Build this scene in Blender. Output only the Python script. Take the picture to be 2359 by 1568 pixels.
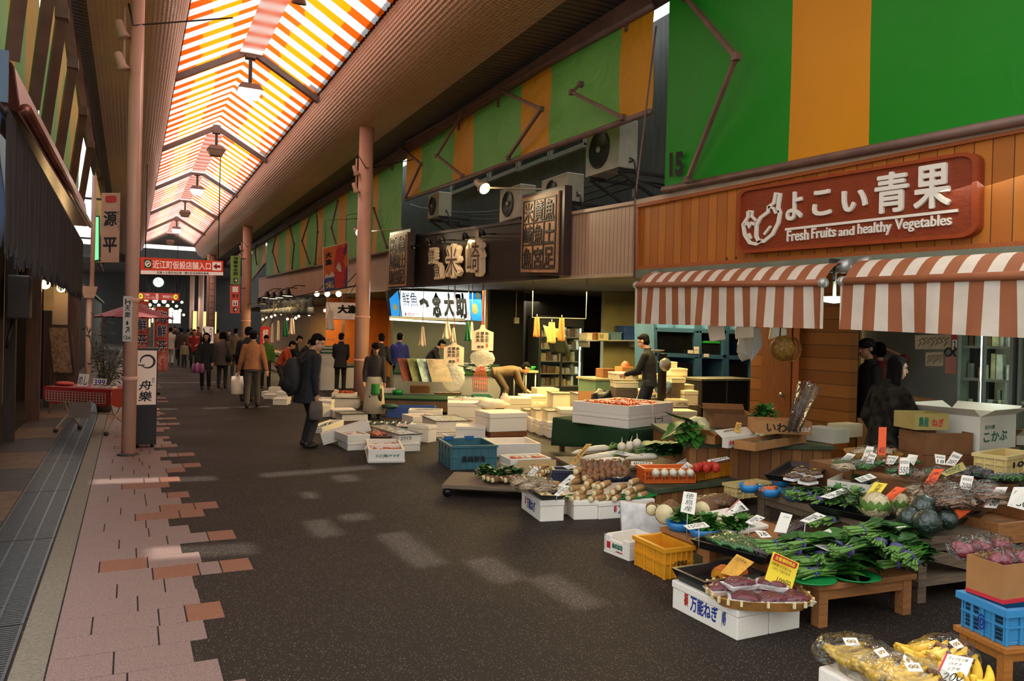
import bpy,bmesh,math,random
from mathutils import Vector,Matrix,noise
random.seed(11)
for o in list(bpy.data.objects): bpy.data.objects.remove(o)
SC=bpy.context.scene
COL=SC.collection
V=Vector
# ------------------------------------------------------------------ camera
W,H,FPX=2359,1568,1770.0
CX,CY=W/2,H/2
EYE=V((0,0,1.75))
_d=V((298 - CX,748 - CY,FPX)).normalized()          # street direction seen from the camera
_n=V((298 - CX,748 - CY,FPX)).cross(V((1,0.025,0))).normalized()
if _n.y > 0: _n=-_n
_x=_d.cross(_n).normalized()
if _x.x < 0: _x=-_x
R=Matrix((_x,_d,_n))
cam=bpy.data.cameras.new('camera'); cam.sensor_width=36; cam.lens=FPX*36/W
cam.clip_start=0.05; cam.clip_end=400
camo=bpy.data.objects.new('camera',cam); COL.objects.link(camo)
_r,_u,_b=R.col[0],-R.col[1],-R.col[2]
camo.matrix_world=Matrix(((_r.x,_u.x,_b.x,EYE.x),(_r.y,_u.y,_b.y,EYE.y),(_r.z,_u.z,_b.z,EYE.z),(0,0,0,1)))
SC.camera=camo
SC.view_settings.view_transform='Standard'; SC.view_settings.look='None'
SC.view_settings.gamma=1; SC.view_settings.use_curve_mapping=False
SC.view_settings.exposure=0.55
# ------------------------------------------------------------------ sky and sun
wd=bpy.data.worlds.new('sky'); SC.world=wd; wd.use_nodes=True
wd.node_tree.nodes['Background'].inputs[0].default_value=(0.93,0.97,1.0,1)
wd.node_tree.nodes['Background'].inputs[1].default_value=1.45
SUN_DIR=V((0.16,0.22,1.0)).normalized()             # towards the sun
sl=bpy.data.lights.new('sun','SUN'); sl.energy=2.8; sl.color=(1,0.95,0.86); sl.angle=math.radians(0.9)
so=bpy.data.objects.new('sun',sl); COL.objects.link(so)
so.rotation_euler=SUN_DIR.to_track_quat('Z','Y').to_euler(); so.location=(3,-3,20)
def lamp(kind,loc,energy,color=(1,0.8,0.5),size=0.1,size_y=None,aim=None,spot=None):
    l=bpy.data.lights.new('lamp_light',kind); l.energy=energy; l.color=color
    if kind=='AREA':
        l.size=size
        if size_y: l.shape='RECTANGLE'; l.size_y=size_y
    else: l.shadow_soft_size=size
    if spot: l.spot_size=spot; l.spot_blend=0.6
    o=bpy.data.objects.new('lamp_light',l); COL.objects.link(o); o.location=loc
    if aim is not None: o.rotation_euler=(V(aim) - V(loc)).to_track_quat('-Z','Y').to_euler()
    return o
WARM=(1.0,0.74,0.36); PALE=(1.0,0.9,0.62)
# tubes and floods of the shops: (position, size, energy)
for p,sx,sy,e,c in [((9.2,20.5,2.75),3.5,1.2,60,PALE),((8.2,15.0,2.7),2.6,3.0,270,(1,.72,.28)),((11.0,14.2,2.7),2.5,2.5,200,(1,.74,.3)),((7.7,11.0,2.85),1.6,3.0,130,(1,.74,.32)),
                        ((6.2,27.5,2.6),1.2,6,110,WARM),((6.4,38,2.7),1.2,9,200,WARM),((9.4,5.0,2.6),1.2,1.2,9,(.9,1,.9)),
                        ((2.5,66,4.2),4,6,160,(1,.95,.85)),((12.5,10.2,2.7),1.5,2.5,12,(.95,1,.9))]:
    lamp('AREA',p,e,c,sx,sy,aim=(p[0],p[1],0))
# ------------------------------------------------------------------ pixel rays to real points
def ray(px,py): return R @ V((px - CX,py - CY,FPX))
def G(px,py,z=0.0):
    r=ray(px,py); return EYE+r*((z - EYE.z)/r.z)
def PX(px,py,x):
    r=ray(px,py); return EYE+r*(x/r.x)
def PY(px,py,y):
    r=ray(px,py); return EYE+r*(y/r.y)
def at(px,zc,z=0.0):
    a=(px - CX)/FPX
    b=((z - EYE.z)/zc - R[2][0]*a - R[2][2])/R[2][1]
    return EYE+R @ V((a*zc,b*zc,zc))
def atp(px,py,zc):
    return EYE+R @ V(((px - CX)/FPX*zc,(py - CY)/FPX*zc,zc))
def depth(p): return (R.transposed() @ (V(p) - EYE)).z
def ztop(p,py):                                        # height above point p whose image row is py
    q=V((p[0],p[1],0)); lo,hi=-1.0,12.0
    for _ in range(40):
        m=(lo+hi)/2; c=R.transposed() @ (V((q.x,q.y,m)) - EYE)
        if CY+FPX*c.y/c.z > py: lo=m
        else: hi=m
    return lo
# ------------------------------------------------------------------ materials
def lin(c): return tuple(((x/255)/12.92 if x/255 <=0.04045 else ((x/255+0.055)/1.055)**2.4) for x in c)
MATS={}
def mat(key,rgb=(128,128,128),rough=0.6,nz=None,bump=None,metal=0.0,emit=None,es=1.0,coat=0.0,rgb2=None,spec=0.5,sss=0.0):
    """procedural material; nz=(scale, amount[, stretch xyz]) mottles the colour, bump=(scale, strength) roughens"""
    if key in MATS: return MATS[key]
    m=bpy.data.materials.new(key); m.use_nodes=True; nt=m.node_tree; N=nt.nodes; L=nt.links
    b=N['Principled BSDF']; c=lin(rgb)
    b.inputs['Base Color'].default_value=(*c,1); b.inputs['Roughness'].default_value=rough; b.inputs['Metallic'].default_value=metal
    b.inputs['Specular IOR Level'].default_value=spec; b.inputs['Coat Weight'].default_value=coat
    if emit: b.inputs['Emission Color'].default_value=(*lin(emit),1); b.inputs['Emission Strength'].default_value=es
    tc=N.new('ShaderNodeTexCoord')
    if nz:
        t=N.new('ShaderNodeTexNoise'); t.inputs['Scale'].default_value=nz[0]; t.inputs['Detail'].default_value=5
        src=tc.outputs['Object']
        if len(nz) > 2:
            mp=N.new('ShaderNodeMapping'); mp.inputs['Scale'].default_value=nz[2]; L.new(src,mp.inputs[0]); src=mp.outputs[0]
        L.new(src,t.inputs['Vector'])
        rp=N.new('ShaderNodeValToRGB'); c2=lin(rgb2) if rgb2 else tuple(x*(1 - nz[1]) for x in c)
        rp.color_ramp.elements[0].position=0.35; rp.color_ramp.elements[1].position=0.65
        rp.color_ramp.elements[0].color=(*c2,1); rp.color_ramp.elements[1].color=(*c,1)
        L.new(t.outputs['Fac'],rp.inputs[0]); L.new(rp.outputs[0],b.inputs['Base Color'])
    if bump:
        t=N.new('ShaderNodeTexNoise'); t.inputs['Scale'].default_value=bump[0]; t.inputs['Detail'].default_value=3
        L.new(tc.outputs['Object'],t.inputs['Vector'])
        bp=N.new('ShaderNodeBump'); bp.inputs['Strength'].default_value=bump[1]; bp.inputs['Distance'].default_value=0.02
        L.new(t.outputs['Fac'],bp.inputs['Height']); L.new(bp.outputs[0],b.inputs['Normal'])
    MATS[key]=m; return m
def nodes(key):
    m=bpy.data.materials.new(key); m.use_nodes=True; MATS[key]=m
    nt=m.node_tree; nt.nodes.clear(); out=nt.nodes.new('ShaderNodeOutputMaterial')
    def nd(t,ins={},**kw):
        n=nt.nodes.new(t)
        for k,v in kw.items(): setattr(n,k,v)
        for k,v in ins.items():
            if hasattr(v,'is_output'): nt.links.new(v,n.inputs[k])
            else: n.inputs[k].default_value=v
        return n
    def mth(op,a,b=None,c=None):
        n=nd('ShaderNodeMath',{0: a,**({1: b} if b is not None else {}),**({2: c} if c is not None else {})},operation=op); return n.outputs[0]
    def mix(f,a,b):
        n=nt.nodes.new('ShaderNodeMix'); n.data_type='RGBA'
        for i,v in ((0,f),(6,a),(7,b)):
            if hasattr(v,'is_output'): nt.links.new(v,n.inputs[i])
            else: n.inputs[i].default_value=v if i==0 else (*v,1)
        return n.outputs[2]
    return m,nt,out,nd,mth,mix
def stripes(key,axis,edges_cols,rough=0.6,period=None,trans=0.0,bump=None,uv=False):
    """bands of colour along one object axis; edges_cols=[(end, rgb), ...] repeated with period; trans>0 lets light through the cloth"""
    if key in MATS: return MATS[key]
    m,nt,out,nd,mth,mix=nodes(key)
    tc=nd('ShaderNodeTexCoord'); s=nd('ShaderNodeSeparateXYZ',{0: tc.outputs['UV' if uv else 'Object']})
    x=s.outputs[axis]
    if period: x=mth('MULTIPLY',mth('FRACT',mth('DIVIDE',x,period)),period)
    col=None
    for i,(e,c) in enumerate(edges_cols):
        if col is None: col=mix(0.0,lin(c),lin(c))
        else: col=mix(mth('GREATER_THAN',x,edges_cols[i - 1][0]),col,lin(c))
    t=nd('ShaderNodeTexNoise',{'Vector': tc.outputs['Object'],'Scale': 2.5,'Detail': 4.0})
    col=mix(mth('MULTIPLY',t.outputs['Fac'],0.35),col,lin((60,50,40)))
    b=nd('ShaderNodeBsdfPrincipled',{'Base Color': col,'Roughness': rough,'Specular IOR Level': 0.35})
    if bump:
        t2=nd('ShaderNodeTexNoise',{'Vector': tc.outputs['Object'],'Scale': bump[0],'Detail': 2.0})
        bp=nd('ShaderNodeBump',{'Height': t2.outputs['Fac'],'Strength': bump[1],'Distance': 0.05}); nt.links.new(bp.outputs[0],b.inputs['Normal'])
    sh=b.outputs[0]
    if trans:
        tr=nd('ShaderNodeBsdfTranslucent',{'Color': col}); mx=nd('ShaderNodeMixShader',{0: trans,1: sh,2: tr.outputs[0]}); sh=mx.outputs[0]
    nt.links.new(sh,out.inputs[0]); return m
def film(key,rgb=(235,240,240),a=0.03,rough=0.12,scale=30):
    if key in MATS: return MATS[key]
    m,nt,out,nd,mth,mix=nodes(key)
    tc=nd('ShaderNodeTexCoord'); t=nd('ShaderNodeTexNoise',{'Vector': tc.outputs['Object'],'Scale': float(scale),'Detail': 2.0})
    bp=nd('ShaderNodeBump',{'Height': t.outputs['Fac'],'Strength': 0.9,'Distance': 0.03})
    g=nd('ShaderNodeBsdfGlossy',{'Color': (*lin(rgb),1),'Roughness': rough,'Normal': bp.outputs[0]})
    if a > .15: g=nd('ShaderNodeBsdfPrincipled',{'Base Color': (*lin(rgb),1),'Roughness': rough,'Normal': bp.outputs[0]})
    tr=nd('ShaderNodeBsdfTransparent'); lw=nd('ShaderNodeLayerWeight',{'Blend': 0.35,'Normal': bp.outputs[0]})
    f=mth('MULTIPLY_ADD',lw.outputs['Fresnel'],0.4,a)
    mx=nd('ShaderNodeMixShader',{0: f,1: tr.outputs[0],2: g.outputs[0]}); nt.links.new(mx.outputs[0],out.inputs[0]); return m
def glow(key,rgb,s=1.0): return mat(key,rgb,0.5,emit=rgb,es=s)
# ------------------------------------------------------------------ mesh building
class MB:
    def __init__(s): s.v=[]; s.f=[]; s.m=[]; s.s=[]
    def add(s,vs,fs,m=0,sm=False):
        n=len(s.v); s.v+=[V(p) for p in vs]
        for f in fs: s.f.append([i+n for i in f]); s.m.append(m); s.s.append(sm)
        return s
    def hexa(s,p,m=0):                                 # p: bottom 4 ccw then top 4
        return s.add(p,[(3,2,1,0),(4,5,6,7),(0,1,5,4),(1,2,6,5),(2,3,7,6),(3,0,4,7)],m)
    def box(s,lo,hi,m=0):
        (a,b,c),(d,e,f)=lo,hi
        return s.hexa([(a,b,c),(d,b,c),(d,e,c),(a,e,c),(a,b,f),(d,b,f),(d,e,f),(a,e,f)],m)
    def cbox(s,c,size,rot=None,m=0):
        x,y,z=(k/2 for k in size); M=rot if rot is not None else Matrix.Identity(3); c=V(c)
        return s.hexa([c+M @ V(q) for q in ((-x,-y,-z),(x,-y,-z),(x,y,-z),(-x,y,-z),(-x,-y,z),(x,-y,z),(x,y,z),(-x,y,z))],m)
    def bar(s,a,b,w,h=None,m=0,up=V((0,0,1))):   # rectangular bar from a to b
        a,b=V(a),V(b); d=(b - a).normalized(); h=h or w
        if abs(d.dot(up)) > 0.95: up=V((0,1,0))
        x=d.cross(up).normalized(); y=x.cross(d)
        q=[(-w/2,-h/2),(w/2,-h/2),(w/2,h/2),(-w/2,h/2)]
        return s.hexa([a+x*i+y*j for i,j in q]+[b+x*i+y*j for i,j in q],m)
    def tube(s,pts,r,n=8,m=0,cap=True):
        pts=[V(p) for p in pts]; k=len(pts); rs=r if isinstance(r,(list,tuple)) else [r]*k
        vs=[]; prev=None
        for i,p in enumerate(pts):
            d=(pts[min(i+1,k - 1)] - pts[max(i - 1,0)])
            d=d.normalized() if d.length > 1e-9 else V((0,0,1))
            if prev is None:
                u=d.orthogonal().normalized()
            else:
                u=(prev - d*prev.dot(d)); u=u.normalized() if u.length > 1e-6 else d.orthogonal().normalized()
            prev=u; w=d.cross(u)
            for j in range(n):
                a=2*math.pi*j/n; vs.append(p+(u*math.cos(a)+w*math.sin(a))*rs[i])
        fs=[(i*n+j,i*n+(j+1) % n,(i+1)*n+(j+1) % n,(i+1)*n+j) for i in range(k - 1) for j in range(n)]
        if cap: fs+=[tuple(range(n - 1,-1,-1)),tuple((k - 1)*n+j for j in range(n))]
        return s.add(vs,fs,m,True)
    def lathe(s,prof,c=(0,0,0),n=20,m=0,M=None,sm=True,sx=1,sy=1,wob=0):
        c=V(c); k=len(prof); vs=[]
        for r,z in prof:
            for j in range(n):
                a=2*math.pi*j/n; q=V((r*sx*math.cos(a),r*sy*math.sin(a),z))
                if wob: q*=1+wob*noise.noise(q*9+c*3)
                vs.append(c+(M @ q if M else q))
        fs=[(i*n+j,i*n+(j+1) % n,(i+1)*n+(j+1) % n,(i+1)*n+j) for i in range(k - 1) for j in range(n)]
        fs+=[tuple(range(n - 1,-1,-1)),tuple((k - 1)*n+j for j in range(n))]
        return s.add(vs,fs,m,sm)
    def ell(s,c,r,nu=12,nv=8,m=0,M=None,wob=0.0,fr=3.0):
        c=V(c); vs=[]; fs=[]
        r=(r,r,r) if isinstance(r,(int,float)) else r
        for i in range(1,nv):
            t=math.pi*i/nv
            for j in range(nu):
                a=2*math.pi*j/nu; q=V((math.sin(t)*math.cos(a),math.sin(t)*math.sin(a),math.cos(t)))
                if wob: q*=1+wob*noise.noise(q*fr+c*5)
                q=V((q.x*r[0],q.y*r[1],q.z*r[2])); vs.append(c+(M @ q if M else q))
        for e in (1,-1):
            q=V((0,0,e*r[2])); vs.append(c+(M @ q if M else q))
        T,B=len(vs) - 2,len(vs) - 1
        for i in range(nv - 2):
            for j in range(nu): fs.append((i*nu+j,(i+1)*nu+j,(i+1)*nu+(j+1) % nu,i*nu+(j+1) % nu))
        for j in range(nu):
            fs.append((T,j,(j+1) % nu)); fs.append((B,(nv - 2)*nu+(j+1) % nu,(nv - 2)*nu+j))
        return s.add(vs,fs,m,True)
    def grid(s,fn,nu,nv,m=0,sm=True,mfn=None):
        vs=[fn(i/nu,j/nv) for j in range(nv+1) for i in range(nu+1)]
        n0=len(s.f)
        s.add(vs,[(j*(nu+1)+i,j*(nu+1)+i+1,(j+1)*(nu+1)+i+1,(j+1)*(nu+1)+i) for j in range(nv) for i in range(nu)],m,sm)
        if mfn:
            for j in range(nv):
                for i in range(nu): s.m[n0+j*nu+i]=mfn((i+.5)/nu,(j+.5)/nv)
        return s
    def prism(s,poly,mp,d0,d1,m=0):                 # poly of (u,v) through the map mp(u,v,d)
        n=len(poly)
        s.add([mp(u,v,d0) for u,v in poly]+[mp(u,v,d1) for u,v in poly],
              [tuple(range(n - 1,-1,-1)),tuple(range(n,2*n))]+[(i,(i+1) % n,n+(i+1) % n,n+i) for i in range(n)],m)
        return s
    def stroke(s,pts,mp,w,d0,d1,m=0,closed=False):  # a raised ribbon of width w along (u,v) points; w in map units (uw, vw)
        n=len(pts); L=[]; Rr=[]
        for i,(u,v) in enumerate(pts):
            a=pts[(i - 1) % n] if closed or i else pts[i]; b=pts[(i+1) % n] if closed or i < n - 1 else pts[i]
            dx,dy=(b[0] - a[0])/w[0],(b[1] - a[1])/w[1]; l=math.hypot(dx,dy) or 1
            nx,ny=-dy/l*w[0]/2,dx/l*w[1]/2; L.append((u+nx,v+ny)); Rr.append((u - nx,v - ny))
        for i in range(n if closed else n - 1):
            j=(i+1) % n; s.prism([L[i],Rr[i],Rr[j],L[j]],mp,d0,d1,m)
        return s
    def text(s,t,mp,rect,d=0.003,ex=0.0,m=0,bold=0.0,vert=False,rot=0,shear=0.0):
        u0,v0,u1,v1=rect
        if vert:
            n=len(t)
            for i,ch in enumerate(t):
                h=(v1 - v0)/n; s.text(ch,mp,(u0,v1 - (i+1)*h+h*.06,u1,v1 - i*h - h*.06),d,ex,m,bold,shear=shear)
            return s
        vs,fs=glyphs(t,bold,ex > 0,shear)
        if not vs: return s
        out=[]
        for x,y,z in vs:
            if rot==90: x,y=1 - y,x
            if rot==-90: x,y=y,1 - x
            out.append(mp(u0+x*(u1 - u0),v0+y*(v1 - v0),d+(z*ex if ex else z)))
        return s.add(out,fs,m)
    def build(s,name,mats,parent=None,local=False,bevel=0.0,rz=None,loc=None,kind=None,sub=0,seg=2,solid=0.0):
        mats=mats if isinstance(mats,(list,tuple)) else [mats]
        me=bpy.data.meshes.new(name); vs=s.v
        if parent is not None and not local:
            po=root_loc(parent); vs=[p - po for p in vs]
        o=None
        if parent is None and not local:
            xs=[p.x for p in vs]; ys=[p.y for p in vs]; zs=[p.z for p in vs]
            po=V(((min(xs)+max(xs))/2,(min(ys)+max(ys))/2,min(zs))); vs=[p - po for p in vs]
        me.from_pydata(vs,[],s.f)
        for mt in mats: me.materials.append(mt)
        me.polygons.foreach_set('material_index',s.m); me.polygons.foreach_set('use_smooth',s.s); me.update()
        o=bpy.data.objects.new(name,me); COL.objects.link(o)
        if parent is not None: o.parent=parent
        elif not local: o.location=po
        if loc is not None: o.location=loc
        if rz is not None: o.rotation_euler=(0,0,rz)
        if solid:
            b=o.modifiers.new('thick','SOLIDIFY'); b.thickness=solid; b.offset=0
        if bevel:
            b=o.modifiers.new('edge','BEVEL'); b.width=bevel; b.segments=seg; b.limit_method='ANGLE'
        if sub:
            b=o.modifiers.new('round','SUBSURF'); b.levels=sub; b.render_levels=sub
        if kind: o['kind']=kind
        return o
def root_loc(o):
    p=V(o.location)
    while o.parent is not None: o=o.parent; p=p+V(o.location)
    return p
_GC={}
def glyphs(t,bold=0.0,thick=False,shear=0.0):
    k=(t,bold,thick,shear)
    if k in _GC: return _GC[k]
    c=bpy.data.curves.new('writing','FONT'); c.body=t; c.size=1; c.offset=0 if bold > 0 and max(map(ord,t)) > 0x2E80 else bold; c.resolution_u=3; c.extrude=0.5 if thick else 0; c.shear=shear
    o=bpy.data.objects.new('writing',c); COL.objects.link(o)
    dg=bpy.context.evaluated_depsgraph_get(); me=bpy.data.meshes.new_from_object(o.evaluated_get(dg))
    vs=[v.co.copy() for v in me.vertices]; fs=[tuple(p.vertices) for p in me.polygons]
    bpy.data.objects.remove(o); bpy.data.curves.remove(c); bpy.data.meshes.remove(me)
    if bold > 0 and max(map(ord,t)) > 0x2E80:           # heavy strokes from shifted copies: dense characters break when offset
        n0=len(vs); k8_=10 if bold > .05 else 5; v0,f0=vs,fs; vs,fs=list(v0),list(f0)
        for i in range(k8_):
            a=2*math.pi*i/k8_; vs+=[v+V((bold*math.cos(a),bold*math.sin(a),(.02 if thick else 2e-4)*(i+1))) for v in v0]; fs+=[tuple(j+n0*(i+1) for j in f) for f in f0]
    if vs:
        xs=[v.x for v in vs]; ys=[v.y for v in vs]; a,b,e,f=min(xs),max(xs),min(ys),max(ys)
        vs=[((v.x - a)/max(b - a,1e-6),(v.y - e)/max(f - e,1e-6),v.z+0.5 if thick else v.z) for v in vs]
    _GC[k]=(vs,fs); return _GC[k]
def quadmap(TL,TR,BR,BL):
    n=(TR - TL).cross(BL - TL).normalized()
    if n.dot(EYE - TL) < 0: n=-n
    def f(u,v,d=0.0): return (BL*(1 - u)+BR*u)*(1 - v)+(TL*(1 - u)+TR*u)*v+n*d
    return f
def qx(x,tl,tr,br,bl): return quadmap(PX(*tl,x),PX(*tr,x),PX(*br,x),PX(*bl,x))
def qy(y,tl,tr,br,bl): return quadmap(PY(*tl,y),PY(*tr,y),PY(*br,y),PY(*bl,y))
SQ=[(0,0),(1,0),(1,1),(0,1)]
def rrect(r,ry=None,u0=0,v0=0,u1=1,v1=1,n=5):
    ry=ry or r; p=[]
    for cx,cy,a0 in ((u1 - r,v1 - ry,0),(u0+r,v1 - ry,90),(u0+r,v0+ry,180),(u1 - r,v0+ry,270)):
        for i in range(n+1):
            a=math.radians(a0+90*i/n); p.append((cx+r*math.cos(a),cy+ry*math.sin(a)))
    return p
def tag(o,label,cat,group=None):
    o['label']=label; o['category']=cat
    if group: o['group']=group
    return o
def thing(name,label,cat,loc=(0,0,0),rz=0.0,group=None):
    o=bpy.data.objects.new(name,None); COL.objects.link(o); o.location=loc; o.rotation_euler=(0,0,rz); o.empty_display_size=.1
    return tag(o,label,cat,group)
def dup(root,loc,rz=0.0,label=None,scale=None,rot=None):
    def cp(o,par):
        c=o.copy(); COL.objects.link(c)
        if par is not None: c.parent=par
        for ch in o.children: cp(ch,c)
        return c
    r=cp(root,None); r.location=loc; r.rotation_euler=rot if rot is not None else (0,0,rz)
    if label: r['label']=label
    if scale: r.scale=scale
    return r
def _lb(s,name,m,t,**k): return s.build(name,m,t,local=True,**k)
MB.lb=_lb
def struct(mb,name,m,**k): return mb.build(name,m,kind='structure',**k)
def Rz(a): return Matrix.Rotation(a,3,'Z')
def Rx(a): return Matrix.Rotation(a,3,'X')
def Ry(a): return Matrix.Rotation(a,3,'Y')
rnd=random.uniform
# ================================================================== the setting
# ---- ground
m,nt,out,nd,mth,mix=nodes('asphalt')
tc=nd('ShaderNodeTexCoord'); ob=tc.outputs['Object']
n1=nd('ShaderNodeTexNoise',{'Vector': ob,'Scale': 0.7,'Detail': 6.0}); n2=nd('ShaderNodeTexVoronoi',{'Vector': ob,'Scale': 95.0}); n3=nd('ShaderNodeTexNoise',{'Vector': ob,'Scale': 90.0,'Detail': 2.0})
spk=mth('MULTIPLY',mth('LESS_THAN',n2.outputs['Distance'],0.22),mth('GREATER_THAN',nd('ShaderNodeSeparateColor',{0: n2.outputs['Color']}).outputs[0],0.55))
base=mix(n1.outputs['Fac'],lin((40,31,25)),lin((54,45,38)))
base=mix(mth('MULTIPLY',n3.outputs['Fac'],0.6),base,lin((40,33,28)))
colr=mix(mth('MULTIPLY',spk,0.6),base,lin((190,176,158)))
bp=nd('ShaderNodeBump',{'Height': n3.outputs['Fac'],'Strength': 0.35,'Distance': 0.01})
b=nd('ShaderNodeBsdfPrincipled',{'Base Color': colr,'Roughness': mth('MULTIPLY_ADD',n1.outputs['Fac'],0.4,0.5),'Normal': bp.outputs[0],'Specular IOR Level': 0.15})
nt.links.new(b.outputs[0],out.inputs[0])
struct(MB().box((-14,-17,-0.2),(24,84,0)),'floor',MATS['asphalt'])
granite=mat('granite',(146,117,107),0.6,nz=(110,.45),bump=(160,.15)); granite_red=mat('granite_red',(150,94,66),0.6,nz=(110,.5),bump=(160,.15))
conc=mat('kerb_concrete',(128,116,98),0.8,nz=(60,.35),bump=(120,.2)); slab=mat('dark_slab',(70,62,56),0.7,nz=(8,.4)); slab2=mat('tan_slab',(112,84,58),0.7,nz=(10,.4))
# pavers: rows of granite laid across, ragged on the asphalt side
mb=MB(); y=4.29; k=0; rows=[.34,.43,.29+.05,.44,.43,.63,.52,.40,.62,.50,.35,.45,.60,.5,.38]
stick={2: .66,5: None,6: .76,8: .78,11: .70}
while y < 44:
    xe=rows[k % len(rows)]; x=-0.34; first=True; dy=0.3
    w0=[.30,.52,.18,.42][k % 4]
    while x < xe - 0.02:
        x2=min(x+(w0 if first else rnd(.28,.42)),xe)
        if xe - x2 < .1: x2=xe
        red=(k % 5==1 and not first and x < 0.1) or rnd(0,1) < .05
        mb.box((x+.004,y+.004,-.05),(x2 - .004,y+dy - .004,.006),1 if red else 0); x=x2; first=False
    if k % 3==2 or k % 7==5: mb.box((xe+.004,y+.004,-.05),(xe+.21,y+dy - .004,.006),1)
    y+=dy; k+=1
for j in range(1,14):                                  # rows behind the camera side
    y=4.29 - .3*j; mb.box((-.336,y+.004,-.05),(.02,y+.296,.006)); mb.box((.028,y+.004,-.05),(.35+.1*(j % 3),y+.296,.006))
struct(mb,'floor_pavers',[granite,granite_red],bevel=.003)
struct(MB().box((-.5,-2,-.05),(-.345,60,.004)),'floor_kerb',conc)
mb=MB()
for i in range(30): mb.box((-1.6,1+i*1.4,-.05),(-.955,2.385+i*1.4,.003),i % 2)
struct(mb,'floor_slabs',[slab,slab2])
gm=mat('grating_steel',(86,84,84),0.4,nz=(30,.3),metal=.5)
for i in range(9):
    t=thing('drain_grating','long slotted steel drain grating beside the kerb' if i > 1 else ('slotted steel drain grating nearest the camera' if i==0 else 'slotted steel drain grating second from the camera'),'grating',(-.73,4.2+i*2.02,0),group='drain gratings')
    mb=MB(); n=64 if i < 4 else 30
    for j in range(n):
        y=-1+(j+.5)*2/n; mb.box((-.215,y - .5/n,-.03),(.215,y+.5/n,.004))
    mb.build('slats',gm,t,local=True); mb=MB()
    for x in (-.215,-.07,.07,.2): mb.box((x,-1,-.03),(x+.015,1,.006))
    mb.build('rim',gm,t,local=True)
# ---- arcade roof
m,nt,out,nd,mth,mix=nodes('roof_sheet')
tc=nd('ShaderNodeTexCoord'); s=nd('ShaderNodeSeparateXYZ',{0: tc.outputs['Object']}); nz=nd('ShaderNodeTexNoise',{'Vector': tc.outputs['Object'],'Scale': 1.3,'Detail': 3.0})
yy=mth('FRACT',mth('DIVIDE',s.outputs[1],0.70)); yn=mth('MULTIPLY_ADD',mth('SUBTRACT',nz.outputs['Fac'],.5),.1,yy)
org=mth('LESS_THAN',yn,0.45)
ax=mth('ABSOLUTE',s.outputs[0]); band=mth('MULTIPLY',mth('GREATER_THAN',mth('ADD',ax,mth('MULTIPLY',nz.outputs['Fac'],.5)),.85),mth('LESS_THAN',mth('ADD',ax,mth('MULTIPLY',nz.outputs['Fac'],.5)),1.45))  # yellow mid-slope band: sunlight through the sheet, put into its colour
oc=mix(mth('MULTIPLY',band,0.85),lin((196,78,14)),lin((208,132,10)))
gl=mth('GREATER_THAN',mth('FRACT',mth('DIVIDE',s.outputs[1],0.092)),.85)
wc=mix(mth('MULTIPLY',gl,.55),(.60,.58,.58),lin((152,114,110)))
col=mix(org,wc,oc)
tr=nd('ShaderNodeBsdfTranslucent',{'Color': col}); gsy=nd('ShaderNodeBsdfGlossy',{'Color': (.6,.6,.6,1),'Roughness': .3})
mx=nd('ShaderNodeMixShader',{0: .04,1: tr.outputs[0],2: gsy.outputs[0]}); nt.links.new(mx.outputs[0],out.inputs[0])
XC,ZR,ZE,HW=2.53,8.62,7.66,1.68
TR=[3.4+8.2*i for i in range(8)]                   # truss stations
HOLES=[(.55,6.4,.42,.16),(1.3,6.75,.3,.3),(2.1,5.9,.12,.5),(2.45,5.15,.14,.3),(2.75,4.55,.2,.35),(2.3,9.0,.1,.2),(1.75,8.2,.09,.15),(1.95,7.1,.08,.14)]
holes=[]
for gx,gy,hx,hy in HOLES:                            # openings added to the sheet, placed to throw sun patches on the floor
    z=8.1
    for _ in range(6):
        x=gx+SUN_DIR.x/SUN_DIR.z*z; z=ZR - (ZR - ZE)*abs(x - XC)/HW
    holes.append((x,gy+SUN_DIR.y/SUN_DIR.z*z,hx,hy))
ROOF0,ROOF1=3.6,61.0
for side in (-1,1):
    mb=MB(); n=int((ROOF1 - ROOF0)/.046); U=14
    vs=[]; fs=[]
    for j in range(n+1):
        y=ROOF0+(ROOF1 - ROOF0)*j/n
        for i in range(U+1):
            u=i/U; vs.append((XC+side*HW*u,y,ZR - (ZR - ZE)*u+(.018 if j % 4 in (1,2) else -.0)))
    for j in range(n):
        y=ROOF0+(ROOF1 - ROOF0)*(j+.5)/n
        if any(-.42 < y - t < -.14 for t in TR): continue    # open slit beside each truss
        for i in range(U):
            x=XC+side*HW*(i+.5)/U
            if any(abs(x - a) < c and abs(y - b_) < d for a,b_,c,d in holes): continue
            fs.append((j*(U+1)+i,j*(U+1)+i+1,(j+1)*(U+1)+i+1,(j+1)*(U+1)+i))
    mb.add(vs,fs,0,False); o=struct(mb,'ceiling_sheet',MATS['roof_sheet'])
    me=o.data; dx=o.location.x - XC; o.location.x=XC; o.location.y=0; y0=(ROOF0+ROOF1)/2
    for v in me.vertices: v.co.x+=dx; v.co.y+=y0
pinkst=mat('painted_steel_pink',(226,180,154),0.45,nz=(3,.2)); brst=mat('painted_steel_brown',(120,88,74),0.5,nz=(4,.3)); dkst=mat('dark_steel',(62,52,48),0.5,nz=(5,.3))
m,nt,out,nd,mth,mix=nodes('ribbed_cladding')      # profiled sheet with rows of pressed ribs
tc=nd('ShaderNodeTexCoord'); s=nd('ShaderNodeSeparateXYZ',{0: tc.outputs['UV']})
w1=mth('SINE',mth('MULTIPLY',s.outputs[1],2*math.pi/.085)); w2=mth('SINE',mth('MULTIPLY',s.outputs[0],2*math.pi/.075))
hh=mth('ADD',w1,mth('MULTIPLY',w2,.8)); bp=nd('ShaderNodeBump',{'Height': hh,'Strength': 1.0,'Distance': .012})
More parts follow.
